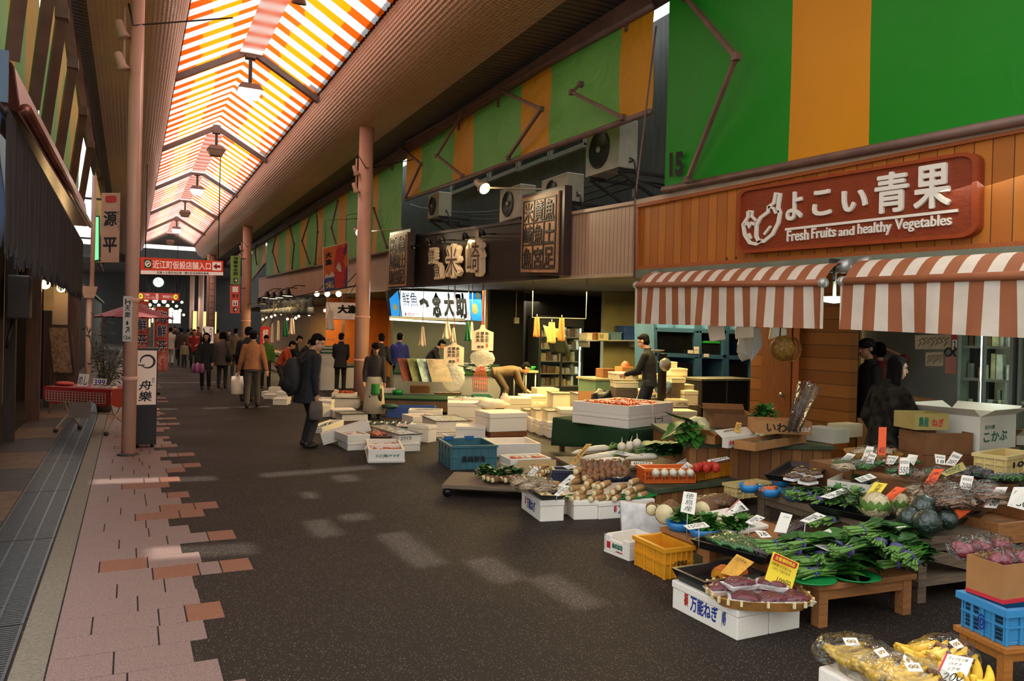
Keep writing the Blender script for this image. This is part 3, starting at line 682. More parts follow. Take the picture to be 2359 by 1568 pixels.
column('big pinkish round column in front of the fish shops',5.13,18.58,.175)
tl=column('slim round column at left beside the calligraphy sign',.02,11.5,.088)
mb=MB(); wp=mat('white_plate',(214,200,184),.6)
qp=quadmap(V((-.078,11.405,2.13)),V((.03,11.405,2.13)),V((.03,11.405,1.53)),V((-.078,11.405,1.53))); mb.prism(SQ,qp,-.006,0); pl=mb.build('location_plate',wp,tl)
MB().text('H天廊',qp,(.2,.52,.8,.95),.002,vert=True,bold=.02).text('●',qp,(.35,.36,.62,.45),.002).text('↗',qp,(.3,.18,.75,.32),.002,bold=.02).text('12m',qp,(.1,.04,.9,.13),.002,bold=.02).build('plate_writing',MATS['black_print'],pl)
for i,(px,r) in enumerate(((566,.22),(488,.2),(462,.2),(441,.2),(428,.2))):
    y=PX(px,750,5.13).y; column(['round column carrying the green and red signs','far round column just past the ladder pipe','second far round column past the ladder pipe','third far round column past the ladder pipe','farthest round column by the bright shops'][i],5.13,y,r,6.75,i==0)
t=thing('ladder_pipe','tall pipe with ladder rungs standing by the far columns','pipe',(4.6,PX(478,750,4.6).y,0)); y=t.location.y; MB().tube([(4.6,y,0),(4.6,y,6.5)],.1,12).build('pipe',pinkst,t); mb=MB()
for k in range(14): mb.bar((4.7,y,.6+.4*k),(5.0,y,.6+.4*k),.03)
mb.bar((5.0,y,.4),(5.0,y,6.2),.04); mb.build('rungs',brst,t)
# ---- hanging street lamps and the loudspeaker under the ridge
lens=glow('street_lamp_lens',(255,250,235),7); lensoff=mat('lamp_lens_off',(150,130,110),.4)
for i,t0 in enumerate(TR[2:]):
    zl_=[7.55,7.75,7.7,7.75,7.8,7.8][i]; lit=i in (0,2,4)
    t=thing('street_lamp',['lit hanging lamp nearest under the striped roof','unlit hanging lamp second under the striped roof','lit hanging lamp third under the striped roof','unlit hanging lamp fourth under the striped roof','lit small hanging lamp fifth under the striped roof','farthest hanging lamp before the grey gable'][i],'lamp',(XC,t0,zl_),group='lamps under the arcade roof')
    MB().box((XC - .04,t0 - .05,zl_+.1),(XC+.04,t0+.03,ZR - .31)).build('stem',dkst,t)
    MB().hexa([(XC - .3,t0 - .22,zl_),(XC+.3,t0 - .22,zl_),(XC+.3,t0+.22,zl_),(XC - .3,t0+.22,zl_),(XC - .2,t0 - .13,zl_+.16),(XC+.2,t0 - .13,zl_+.16),(XC+.2,t0+.13,zl_+.16),(XC - .2,t0+.13,zl_+.16)]).build('housing',brst,t,bevel=.02)
    MB().hexa([(XC - .18,t0 - .12,zl_ - .2),(XC+.18,t0 - .12,zl_ - .2),(XC+.18,t0+.12,zl_ - .2),(XC - .18,t0+.12,zl_ - .2),(XC - .28,t0 - .2,zl_),(XC+.28,t0 - .2,zl_),(XC+.28,t0+.2,zl_),(XC - .28,t0+.2,zl_)]).build('diffuser',lens if lit else lensoff,t,bevel=.03)
t=thing('loudspeaker','brown horn loudspeaker hanging under the roof ridge','loudspeaker',(XC+.28,15.2,7.98)); MB().lathe([(.05,.25),(.09,.2),(.1,.05),(.15,-.08),(.13,-.09),(.06,0)],(XC+.28,15.2,8.1),16,0,Rx(.3)).build('horn',brst,t); MB().tube([(XC+.28,15.2,8.2),(XC+.28,15.2,8.42)],.015,6).build('bracket',dkst,t)
# ================================================================== left side of the street
lg,ly=cloth_mat('pale_green_cloth',(170,205,130),.6),cloth_mat('pale_yellow_cloth',(244,190,110),.6)
def lcanvas(label,y0,y1,arms):
    t=thing('striped_blind',label,'blind',(-1.0,(y0+y1)/2,ZB)); mb=MB(); y=y0; k=0
    while y < y1 - .05:
        w=min(.55 if k % 2 else .75,y1 - y); a,b_=y,y+w
        mb.grid(lambda u,v: V((-1.0+.05*math.sin((a+(b_ - a)*u)*5+v*4)*math.sin(v*math.pi),a+(b_ - a)*u,ZB+(6.5 - ZB)*v)),4,8,k % 2); y+=w; k+=1
    mb.build('canvas',[lg,ly],t); MB().tube([(-.98,y0,ZB),(-.98,y1,ZB)],.05,10).build('bottom_bar',brst,t)
    for ya in arms:
        mb=MB(); mb.bar((-.9,ya,6.45),(-.72,ya - .45,ZB+(6.4 - ZB)*.5),.1,.1); mb.bar((-.72,ya - .45,ZB+(6.4 - ZB)*.5),(-.92,ya+.25,ZB+.1),.1,.1); mb.cbox((-.72,ya - .45,ZB+(6.4 - ZB)*.5),(.13,.15,.13)); mb.build('folding_arm',brst,t)
copper=mat('copper_eave',(150,92,76),.25,nz=(3,.4,(1,.4,3)),metal=.6); XE=-.68
a,b_=PX(30,140,XE),PX(197,468,XE); c,d_=PX(47,258,XE),PX(204,522,XE)
ZB=max(a.z,b_.z)+.12
lcanvas('green and orange blind above the copper eave at far left',6.0,10.6,(7.4,9.0,10.2)); lcanvas('second green and orange blind farther along on the left',10.9,18.5,(12,14.5,17)); lcanvas('third green and orange blind farthest along on the left',26,34,(28,31.5))
t=thing('copper_eave','shiny copper clad eave above the dark fringed curtain','eave',(XE - .2,(a.y+b_.y)/2,3.0)); q=quadmap(PX(30,140,XE),PX(197,468,XE),PX(204,522,XE),PX(47,258,XE))
mb=MB(); mb.prism(SQ,q,-.24,0); mb.build('copper_face',copper,t,bevel=.02)
MB().tube([c+V((.03,0,.02)),d_+V((.03,0,.02))],.04,10).build('gutter_pipe',copper,t)
blue_end=mat('slate_blue_panel',(60,80,96),.5,nz=(3,.3)); MB().box((XE - .24,a.y - .03,c.z - .05),(XE - .02,a.y,a.z+.05)).build('end_panel',blue_end,t)
# fringed reed curtain
m=mat('reed_curtain',(58,50,52),.8,nz=(14,.75,(1,5,.12)),rgb2=(24,20,22)); ZC=c.z - .08
t=thing('fringed_curtain','dark streaked curtain with a ragged fringe under the copper eave','curtain',(-.72,6,1.95)); mb=MB(); y0,y1=PX(12,500,-.72).y,PX(190,560,-.72).y; n=150; zb0=PX(60,600,-.72).z
for i in range(n):
    y=y0+(y1 - y0)*i/n; w=(y1 - y0)/n; zz=zb0+rnd(-.05,.06); mb.add([(-.72+.012*math.sin(i*1.7),y,ZC),(-.72+.012*math.sin(i*1.7+1.7),y+w,ZC),(-.72+.012*math.sin(i*1.7+1.7),y+w,zz+.02),(-.72,y+w*.5,zz - .06),(-.72+.012*math.sin(i*1.7),y,zz+.02)],[(0,1,2,3,4)])
mb.build('strands',m,t,solid=.01); MB().tube([(-.74,y0,ZC+.02),(-.74,y1,ZC+.02)],.03,8).build('curtain_rod',dkst,t)
t=thing('blue_banner','bright blue cloth edge hanging at the far left border','banner',(-.74,y0 - .3,1.95)); MB().grid(lambda u,v: V((-.74+.02*math.sin(v*6),y0 - .62+.6*u,zb0+(ZC - zb0)*v)),4,8).build('cloth',mat('blue_cloth',(24,84,150),.6,bump=(8,.3)),t,solid=.01); MB().tube([(-.74,y0 - .62,ZC),(-.74,y0,ZC)],.015,6).build('rod',dkst,t)
# shop front under the eave
timber=mat('dark_timber',(58,40,28),.6,nz=(5,.4,(6,6,.5))); timber2=mat('brown_timber',(96,62,40),.6,nz=(5,.4,(6,6,.5)))
def post(nm,px,w,y,z1,m,d=.16):
    p=PY(px,900,y); struct(MB().box((p.x - w/2,y,0),(p.x+w/2,y+d,z1)),nm,m)
post('trim_2',20,.14,13.2,2.9,timber); post('trim_3',74,.22,16,2.8,timber2); post('trim_4',167,.22,20.3,2.9,timber2); post('trim_5',108,.12,18.5,2.8,timber)
p0,p1=PY(116,700,19.6),PY(156,700,19.6); struct(MB().box((p0.x,19.6,.9),(p1.x,19.7,3.0)),'wall_plaster_bay',plaster); struct(MB().box((p0.x,19.58,0),(p1.x,19.72,.9)),'wall_plaster_base',timber)
p=PY(36,735,13.0); t=thing('meter_box','grey rounded meter box on the dark post at left','box',p); MB().box((p.x - .1,12.75,p.z),(p.x+.2,13.0,p.z+.62)).build('casing',mat('meter_grey',(86,72,64),.5,nz=(4,.3)),t,bevel=.03); MB().tube([(p.x - .02,12.9,p.z),(p.x - .08,12.9,p.z - .3),(p.x - .09,12.9,p.z - .42)],.02,6).build('cable',spk,t)
for i,(px,py,Y) in enumerate(((104,655,16.5),(141,664,19.3))):
    p=PY(px,py,Y); t=thing('globe_lamp',['left globe wall lamp glowing under the curtain','right globe wall lamp glowing on the plaster bay'][i],'lamp',p); MB().ell(p,.085,14,10).build('globe',glow('globe_glow',(255,226,150),5),t); MB().tube([p+V((0,.06,.03)),p+V((0,.22,.06)),V((-1.62,p.y+.22,3.22))],.02,8).build('bracket',spk,t); lamp('POINT',p - V((0,.15,.05)),3.5,(1,.7,.35),.08)
p=PY(111,715,17.5); t=thing('paper_banner','narrow pale yellow paper banner hanging below the globe lamp','banner',p); MB().box((p.x - .08,17.5,p.z),(p.x+.09,17.51,p.z+.52)).build('paper',mat('yellow_paper',(206,172,110),.7,nz=(6,.2)),t); MB().tube([(p.x+.1,17.5,p.z+.53),(p.x - .1,17.5,p.z+.53),(-1.63,17.5,3.22)],.012,6).build('rod',timber,t)
# rain pipe
p=PY(205,700,20.4); t=thing('rain_pipe','pale rain pipe with a square hopper on the left side','pipe',(p.x,20.4,0)); MB().tube([(p.x,20.4,0),(p.x,20.4,2.4)],.06,10).build('lower_pipe',pinkst,t)
MB().hexa([(p.x - .1,20.3,2.35),(p.x+.1,20.3,2.35),(p.x+.1,20.5,2.35),(p.x - .1,20.5,2.35),(p.x - .17,20.25,2.62),(p.x+.17,20.25,2.62),(p.x+.17,20.55,2.62),(p.x - .17,20.55,2.62)]).build('hopper',pinkst,t); MB().tube([(p.x+.05,20.4,2.6),(p.x+.06,20.4,5.2)],.05,10).build('upper_pipe',pinkst,t)
# vertical shop sign with two characters
Y=22.0; q=qy(Y,(234,444),(277,444),(274,604),(232,604)); t=thing('tower_sign','tall pale vertical sign with two brush characters and a red mark','sign',q(.5,0,0)); MB().prism(SQ,q,-.25,0).build('box',mat('pale_sign',(206,160,130),.5,nz=(3,.15)),t)
MB().text('源',q,(.12,.52,.85,.74),.004,bold=.03).text('平',q,(.1,.14,.88,.36),.004,bold=.03).text('めいてつ',q,(.86,.45,.98,.75),.004,vert=True).build('characters',MATS['black_print'],t); MB().prism(rrect(.1,.04,.2,.86,.8,.96),q,0,.01).build('red_mark',mat('red_paint',(190,40,30),.5),t)
MB().bar(q(.5,.9,-.1),(-1.9,q(.5,.9,-.1).y,q(.5,.9,-.1).z),.05).bar(q(.5,.05,-.1),(-1.9,q(.5,.9,-.1).y,q(.5,.05,-.1).z - .3),.05).build('bracket',dkst,t)
t=thing('neon_strip','bright green lit strip sign deep on the left side','sign',PY(222,600,25)); MB().bar(PY(222,550,25.1),V((-3.22,25.1,PY(222,550,25.1).z)),.05).build('bracket',dkst,t); MB().prism(SQ,qy(25,(216,500),(227,500),(227,603),(216,603)),-.1,0).build('lit_face',glow('green_light',(90,220,120),1.6),t); MB().prism(SQ,qy(25.02,(213,497),(230,497),(230,606),(213,606)),-.15,0).build('frame',dkst,t)
# ---- calligraphy sign on casters beside the slim column
q=qy(12.1,(311,801),(365,803),(359,1030),(308,1029)); p=q(.5,0,0)
t=thing('standing_sign','white standing sign with an ink circle and two brush characters','sign',(p.x,12.1,0)); yb=12.1; x0,x1=q(0,.4,0).x,q(1,.4,0).x; zt_=q(.5,1,0).z
MB().box((x0,yb,.05),(x1,yb+.28,zt_)).build('cabinet',mat('sign_cabinet',(38,28,24),.5,nz=(3,.3)),t,bevel=.008)
q=quadmap(V((x0+.01,yb - .004,zt_ - .03)),V((x1 - .015,yb - .004,zt_ - .03)),V((x1 - .015,yb - .004,.62)),V((x0+.01,yb - .004,.62))); MB().prism(SQ,q,-.02,0).build('face',mat('acrylic_white',(222,192,170),.4,emit=(222,190,165),es=.12),t)  # white face given a faint emission of its own
mb=MB(); C8=[(.55+.34*math.cos(math.radians(a)),.795+.115*math.sin(math.radians(a))) for a in range(-150,200,10)]
for i in range(len(C8) - 1): mb.stroke(C8[i:i+2],q,(.03+.09*math.sin(math.pi*i/35),.012+.028*math.sin(math.pi*i/35)),.002,.003)
mb.stroke([(.1,.735),(.3,.725),(.42,.735)],q,(.05,.02),.002,.003)
mb.text('舟',q,(.15,.27,.8,.45),.002,bold=.02,shear=.15).text('樂',q,(.15,.06,.8,.25),.002,bold=.02,shear=.1).text('勝利',q,(.78,.40,.92,.5),.002,vert=True); mb.build('ink_writing',MATS['black_print'],t)
for dx in (.05,x1 - x0 - .05):
    for dy in (.05,.23): MB().lathe([(.001,-.02),(.04,-.02),(.04,.02),(.001,.02)],(x0+dx,yb+dy,.042),12,0,Ry(math.pi/2)).build('caster',spk,t)
# ---- folding table with red cloth and wire tray
P=[V((-1.05,14.2,0)),V((-.29,13.53,0))]; ax=(P[1] - P[0]).normalized(); ay=V((-ax.y,ax.x,0)); L=(P[1] - P[0]).length; ang=math.atan2(ax.y,ax.x); red=mat('red_cloth',(150,24,16),.7,bump=(10,.3)); whp=mat('white_pipe',(190,160,140),.4)
t=thing('display_table','folding table on white legs with a red cloth and wire tray front','table',P[0],ang)
MB().box((-.12,-.05,.70),(L+.12,.62,.73)).lb('table_top',timber,t)
mb=MB(); mb.box((-.14,-.07,.73),(L+.14,.64,.742)); mb.grid(lambda u,v: V((-.14+(L+.28)*u,-.075,.73 - v*(.17+.09*abs(math.sin(u*9))))),24,3); mb.grid(lambda u,v: V((L+.145,-.07+.7*u,.73 - v*(.22+.06*math.sin(u*7)))),8,3); mb.lb('red_cloth',red,t)
mb=MB()
for i in range(21): x=-.06+(L+.12)*i/20; mb.bar((x,-.1,.52),(x,-.1,.68),.006)
for k in range(5): mb.bar((-.06,-.1,.52+.04*k),(L+.06,-.1,.52+.04*k),.006)
mb.lb('wire_tray',whp,t)
for x,s_ in ((.06,-1),(L - .06,1)):
    mb=MB()
    mb.tube([(x,.5,.7),(x,.3,.35),(x+s_*.04,.02,.06)],.014,8); mb.tube([(x,.05,.7),(x,.2,.35),(x+s_*.04,.5,.06)],.014,8); mb.lb('leg',whp,t)
    for yy in (.02,.5): MB().lathe([(.001,-.015),(.035,-.015),(.035,.015),(.001,.015)],(x+s_*.04,yy,.036),10,0,Ry(math.pi/2)).lb('caster',spk,t)
MB().tube([(.06,.22,.32),(L - .06,.22,.32)],.01,6).lb('stretcher',whp,t)
def tl(x,y,z=.745): return P[0]+ax*x+ay*y+V((0,0,z))
def card(name,label,cat,c,w,h,rz,txt,m,ink,tilt=-.2,vert=False,group=None,rect=(.08,.12,.92,.88)):
    t=thing(name,label,cat,c,rz,group); M_=Rx(tilt); q=lambda u,v,d=0.0: M_ @ V(((u - .5)*w,-d,v*h))+V((0,0,.004))
    MB().prism(SQ,q,-.003,0).lb('card',m,t)
    if txt: MB().text(txt,q,rect,.0015,vert=vert,bold=.01).lb('handwriting',ink,t)
    return t
pw=mat('card_white',(226,214,196),.6); ink=MATS['black_print']
card('price_card','white card marked 399 on the red clothed table','price card',tl(.62,.25),.26,.13,ang,'399',pw,mat('blue_ink',(20,40,130),.6)); MB()
card('price_card','pale paper notice taped at the red table edge','notice',tl(.42,.12),.2,.2,ang,'めし',pw,ink)
for i in range(4):
    t=thing('food_pack','small wrapped food pack beside the 399 card','food pack',tl(.7+.1*i,.1+.03*(i % 2)),ang,'food packs on the red table'); MB().box((-.04,-.05,0),(.04,.05,.035)).lb('tray',pw,t); MB().ell((0,0,.035),(.035,.045,.02),8,5).lb('food',mat('dark_food',(70,40,26),.5,nz=(40,.5)),t)
t=thing('cloth_bundle','pinkish red folded cloth at the left end of the table','cloth',tl(.0,.2),ang); MB().ell((0,0,.03),(.16,.12,.035),12,6,wob=.3).lb('folds',mat('pink_red_cloth',(190,60,46),.7),t)
t=thing('notice_sheet','white sheet hanging below the table tray','sheet',tl(.62,-.13,.28)); p=tl(.62,-.13,.28); MB().prism(SQ,quadmap(p+ax*-.2+V((0,0,.25)),p+ax*.22+V((0,0,.25)),p+ax*.22,p+ax*-.2),-.004,0).build('sheet',mat('grey_sheet',(150,130,116),.7,nz=(5,.2)),t)
# easel with framed menu
p=G(161,950); t=thing('easel','wooden easel with a framed menu board leaning left of the table','easel',p); mb=MB()
for s_ in (-.25,.25): mb.bar(p+V((s_ - .1,0,0)),p+V((s_*.4 - .1,.25,1.5)),.04)
mb.bar(p+V((-.1,.7,0)),p+V((-.1,.25,1.5)),.04); mb.build('legs',timber2,t)
q=quadmap(p+V((-.42,-.05,1.72)),p+V((-.02,-.28,1.72)),p+V((.1,-.5,.75)),p+V((-.3,-.27,.75))); MB().prism(SQ,q,-.03,0).build('frame',timber,t); MB().prism(SQ,lambda u,v,d: q(.1+.8*u,.06+.88*v,d),0,.004).build('menu',mat('menu_print',(150,116,90),.5,nz=(16,.6)),t)
# red paper umbrella on a stand, potted branches
c=at(306,17.0); t=thing('paper_umbrella','red ribbed paper umbrella open over the left display','umbrella',c); za=PY(305,697,c.y).z; mb=MB(); r=.8
mb.add([V((c.x+r*math.cos(2*math.pi*i/32),c.y+r*math.sin(2*math.pi*i/32),za - .33+(.012 if i % 2 else 0))) for i in range(32)]+[V((c.x,c.y,za))],[(i,(i+1) % 32,32) for i in range(32)])
mb.build('canopy',mat('red_paper',(148,30,30),.6,nz=(6,.2)),t,solid=.008); mb=MB()
for i in range(32): mb.bar(V((c.x,c.y,za - .02)),V((c.x+r*math.cos(2*math.pi*i/32),c.y+r*math.sin(2*math.pi*i/32),za - .35)),.01)
mb.build('ribs',timber,t); MB().tube([(c.x,c.y,0),(c.x,c.y,za+.06)],.02,8).build('pole',timber2,t); MB().lathe([(.2,0),(.2,.05),(.05,.09)],c,16).build('foot',spk,t)
leafd=mat('dark_leaf',(34,48,26),.6); c=at(240,15.3); t=thing('potted_bamboo','dark potted bamboo branches behind the red clothed table','plant',c); MB().lathe([(.12,0),(.17,.3),(.15,.32),(.14,.28)],c,16).build('pot',mat('dark_pot',(60,44,36),.5),t); mb=MB(); ml=MB()
for i in range(9):
    a=rnd(0,6.28); tip=c+V((.35*math.cos(a),.35*math.sin(a),rnd(1.1,2.0))); mb.tube([c+V((0,0,.3)),c.lerp(tip,.5)+V((0,0,.2)),tip],.01,5)
    for k in range(22): q_=c.lerp(tip,rnd(.4,1))+V((rnd(-.12,.12),rnd(-.12,.12),rnd(0,.2))); d_=V((rnd(-1,1),rnd(-1,1),rnd(-.8,.2))).normalized(); s_=d_.orthogonal()*.015; ml.add([q_,q_+d_*.07+s_,q_+d_*.15,q_+d_*.07 - s_],[(0,1,2,3)])
mb.build('stems',timber2,t); o=ml.build('foliage',leafd,t)
# seafood bowl banners
for i,(px0,px1,zc_) in enumerate(((313,343,19.5),(357,389,19.5))):
    a=atp(px0,706,zc_); Y=a.y; q=qy(Y,(px0,692 if not i else 707),(px1,694 if not i else 709),(px1 - 2,843 if not i else 856),(px0 - 1,843 if not i else 856)); p=q(.5,0,0)
    t=thing('tall_banner',['left red seafood bowl banner under the paper umbrella','right red seafood bowl banner under the umbrella rim'][i],'banner',(p.x,p.y,0)); mb=MB()
    mb.grid(lambda u,v: q(u,v,.02*math.sin(v*9+u*4)),6,12,0,mfn=lambda u,v: 1 if v < .22 or (v < .3 and u > .4) else 0); b_=mb.build('cloth',[mat('orange_red_cloth',(206,74,48),.7,nz=(6,.3)),mat('white_red_print',(214,150,130),.7,nz=(9,.7),rgb2=(170,40,30))],t,solid=.004)
    MB().text('海鮮丼',q,(.12,.3,.9,.97),.028,vert=True,bold=.06).build('white_outline',pw,b_); MB().text('海鮮丼',q,(.16,.315,.86,.955),.034,vert=True,bold=.02).build('characters',mat('navy_ink',(24,26,70),.6),b_)
    MB().tube([q(-.06,0,0)*1 - V((0,0,p.z)),q(-.06,1.03,0)],.014,6).tube([q(-.06,1.01,0),q(1.02,1.01,0)],.01,6).build('pole',whp,t); MB().lathe([(.16,0),(.16,.06),(.03,.08)],V((q(-.06,0,0).x,p.y,0)),12).build('foot',spk,t)
# ================================================================== helpers for boxes and goods
def c4(x,y): return (700+x/3.932,860+y/3.932)
def k5(x,y): return (1080+x/3.805,880+y/3.805)
def k6(x,y): return (1560+x/2.952,880+y/2.952)
def k7(x,y): return (1380+x/3.92,1100+y/3.92)
def k8(x,y): return (1800+x/3.351,1100+y/3.351)
def d7(x,y): return (880+x/4.356,600+y/4.356)
def fit(A,B,C,yt,z,wm=9.0):
    a,b_,c=G(*A,z),G(*B,z),G(*C,z); d=(b_ - a); L=d.length; d.normalize(); Wd=min(wm,abs((c - a).dot(V((-d.y,d.x,0)))))
    return a,math.atan2(d.y,d.x),L,Wd,ztop(a,yt) - z
class FD(tuple): pass
def fitd(A,zc,wpx,yt,Wd,yaw):
    a=atp(A[0],A[1],zc); L=wpx*zc/FPX/max(.4,math.cos(yaw+math.radians(26.5)+math.atan((A[0] - CX)/FPX)) if False else 1.0)
    h=(A[1] - yt)*zc/FPX; a.z=max(a.z,0); return FD((a,yaw,L,Wd,h))
foam=mat('foam_white',(236,226,210),.75,nz=(90,.1),bump=(120,.12),spec=.3); foamy=mat('foam_cream',(240,226,186),.75,nz=(90,.1),bump=(120,.12),spec=.3)
rimd=mat('dark_tray_rim',(74,58,40),.45); blk=mat('black_plastic',(20,20,22),.35,nz=(6,.3)); plast_b=mat('teal_crate',(56,104,112),.45,nz=(5,.2)); cardb=mat('cardboard',(170,118,66),.8,nz=(8,.15)); cardd=mat('cardboard_dark',(126,82,44),.8,nz=(8,.2)); woodp=mat('pale_wood',(170,112,62),.6,nz=(6,.35,(1,12,12))); woodg=mat('weathered_wood',(118,98,76),.75,nz=(6,.45,(1,14,14))); woodgr=mat('green_painted_wood',(74,82,56),.7,nz=(5,.4)); woodst=stripes('plank_front',0,[(.008,(50,30,14)),(.11,(150,100,52)),(.116,(50,30,14)),(.23,(132,84,42))],.65,period=.236)
clear=film('clear_film'); clearb=film('bag_film',(240,236,230),.34,.3,16); icewin=film('tray_glass',(220,220,200),.25,.08,8)
shrimpm=mat('shrimp_pink',(226,150,120),.35,nz=(30,.4),rgb2=(190,90,60)); fishm=mat('fish_silver',(150,156,156),.25,nz=(14,.6),rgb2=(60,70,76),metal=.3); crabm=mat('crab_orange',(214,88,44),.4,nz=(24,.4)); squidm=mat('squid_pale',(226,200,186),.3,nz=(20,.3)); bluei=mat('blue_print',(28,48,130),.6); redi=mat('red_print',(190,30,34),.6); greeni=mat('green_print',(20,96,70),.6); gturf=mat('green_turf',(12,74,24),.95,nz=(60,.6),bump=(160,1.0))
def openbox(L,Wd,h,t,mb=None,m=0,floor=.02,notch=False):
    mb=mb or MB(); mb.box((0,0,0),(L,Wd,floor),m)
    if notch:
        mb.box((0,0,floor),(L,t,h*.78),m); mb.box((0,0,h*.78),(L*.28,t,h),m); mb.box((L*.72,0,h*.78),(L,t,h),m)
        mb.box((0,t,floor),(t,Wd,h*.8),m); mb.box((0,t,h*.8),(t,Wd*.25,h),m); mb.box((0,Wd*.75,h*.8),(t,Wd,h),m)
    else: mb.box((0,0,floor),(L,t,h),m); mb.box((0,t,floor),(t,Wd - t,h),m)
    mb.box((0,Wd - t,floor),(L,Wd,h),m); mb.box((L - t,t,floor),(L,Wd - t,h),m)
    return mb
def facemap(L,Wd,h,face='front'):
    if face=='front': return lambda u,v,d=0.0: V((u*L,-d,v*h))
    return lambda u,v,d=0.0: V((-d,(1 - u)*Wd,v*h))
def stuffing(kind,label,base,rz,L,Wd,z,n=40,slope=0.0):
    mb=MB(); M_=Rz(rz); mg={'shrimp': .062,'fish': .05,'crab': .16,'squid': .125,'shell': .05}[kind]; mx,my=min(mg if kind !='fish' else .19,L*.46),min(mg,Wd*.46)
    for i in range(n):
        p=V((rnd(mx,L - mx),rnd(my,Wd - my),z+rnd(0,.03))); p.z+=slope*p.y; a=rnd(0,6.28); q=lambda t,r_: p+V((math.cos(a+t)*r_,math.sin(a+t)*r_,rnd(0,.012)))
        if kind=='shrimp': mb.tube([q(0,.035),q(.7,.045),q(1.5,.045),q(2.2,.03)],[.008,.013,.011,.003],6)
        elif kind=='fish': d=V((math.cos(a*.12+.2),math.sin(a*.02),0)); mb.tube([p - d*.12,p - d*.07,p,p+d*.07,p+d*.10,p+d*.13],[.003,.022,.028,.014,.006,.022],7)
        elif kind=='crab':
            if i % 5==0: mb.ell(p+V((0,0,.03)),(.07,.06,.03),10,6)
            for s_ in range(3): mb.tube([p,q(s_*.9,.07)+V((0,0,.05)),q(s_*.9+.3,.14)],[.012,.01,.004],6)
        elif kind=='squid': mb.tube([q(0,.09),q(.1,.03),q(3.1,.03),q(3.2,.08)],[.006,.024,.028,.012],7)
        elif kind=='shell': mb.ell(p,(.022,.018,.012),7,5)
    mb.v=[base+M_ @ v for v in mb.v]
    o=mb.build({'shrimp': 'shrimp_heap','fish': 'fish_heap','crab': 'crab_heap','squid': 'squid_heap','shell': 'shellfish_heap'}[kind],{'shrimp': shrimpm,'fish': fishm,'crab': crabm,'squid': squidm,'shell': mat('shell_grey',(96,84,70),.4,nz=(40,.5))}[kind])
    tag(o,label,'seafood'); o['kind']='stuff'; return o
def fbox(label,f,kind='open',m=None,fill=None,txt=None,lip=None,t=None,name='foam_box',cat='box',n=40,flabel=None,bev=.006,stamp=None,n_div=0):
    """styrofoam box from a fit: open, lid (closed) or glass (tray with dark rim on top)"""
    a,rz,L,Wd,h=f; m=m or foam
    if isinstance(f,FD) and a.z > .06 and not any(k in label for k in ('a lid on top','upper ','highest','standing on','third foam','second foam','topping','topped foam','tall cream foam box just','square white')):
        fo=a.z < .5; u=thing('foam_box' if fo else 'low_platform',('plain foam block under the ' if fo else 'wooden stand under the ')+' '.join(label.split()[:10]),'box' if fo else 'stand',(a.x,a.y,0),rz)
        MB().box((.005,.005,0),(L - .005,Wd - .005,a.z - .002)).build('block',m if fo else woodg,u,local=True,bevel=.006)
    o=thing(name,label,cat,a,rz); t=t or min(.03,Wd*.12)
    if kind=='lid':
        MB().box((0,0,0),(L,Wd,h*.72)).lb('body',m,o,bevel=bev); MB().box((-.006,-.006,h*.725),(L+.006,Wd+.006,h)).lb('lid',m,o,bevel=bev*1.5)
    elif kind=='glass':
        openbox(L,Wd,h - .012,t).lb('body',m,o,bevel=bev); mb=MB(); r=.02
        mb.box((-r,-r,h - .012),(L+r,r*.6,h)); mb.box((-r,Wd - r*.6,h - .012),(L+r,Wd+r,h)); mb.box((-r,r*.6,h - .012),(r*.6,Wd - r*.6,h)); mb.box((L - r*.6,r*.6,h - .012),(L+r,Wd - r*.6,h)); mb.lb('tray_rim',rimd,o)
        MB().box((r*.6,r*.6,h - .008),(L - r*.6,Wd - r*.6,h - .004)).lb('glass',icewin,o)
        if not fill: MB().box((t,t,.025),(L - t,Wd - t,h*.75)).lb('ice',mat('crushed_ice',(206,204,180),.4,nz=(40,.3),bump=(60,1)),o)
    else:
        mb=openbox(L,Wd,h,t)
        for k in range(n_div): x=L*(k+1)/(n_div+1); mb.box((x - t/2,t,.02),(x+t/2,Wd - t,h*.96))
        mb.lb('body',m,o,bevel=bev)
    if lip: mb=MB(); mb.box((-.008,-.008,h*lip),(L+.008,.0,h*lip+.02)); mb.box((-.008,-.008,h*lip),(0,Wd+.008,h*lip+.02)); mb.lb('lip',m,o)
    if txt:
        for face,s_,rect,col in txt: q=facemap(L,Wd,h,face); MB().text(s_,q,rect,.0015,bold=.03).lb('printed_text',col,o)
    if fill:
        o2=stuffing(fill,flabel or 'seafood lying in the '+label,a,rz,L,Wd,h*.55 if kind=='open' else h*.5,n)
    return o
def sink(t):                                            # children inherit; kept for readability
    return t
# ---- boxes along the street edge of the fish shop
st2=fit(c4(395,700),c4(600,690),c4(296,655),c4(0,630)[1],0)
fbox('lower white foam box under the tilted long box',st2,'lid'); z_=st2[4]
fbox('upper open white foam box propping the tilted long box',fit(c4(395,630),c4(600,618),c4(296,585),c4(0,560)[1],z_),fill='squid',n=14,flabel='pale squid in the box that props the tilted one')
f3=fit(c4(580,812),c4(912,808),c4(415,702),c4(0,690)[1],0)
o3=fbox('foremost white foam box with green stamp and two compartments',f3,lip=.1,fill='shrimp',n=60,n_div=0,flabel='pink shrimp in the foremost green stamped box',txt=[('front','エビ(株)ヤマダ',(.2,.38,.86,.66),greeni)])
mb=MB().box((0,f3[3]*.48,.02),(f3[2],f3[3]*.54,f3[4]*.97)); mb.lb('divider',foam,o3)
f4=fit(c4(862,710),c4(1052,702),c4(770,640),c4(0,632)[1],0); fbox('lower white foam box of the pair with a brush written upper box',f4,'lid')
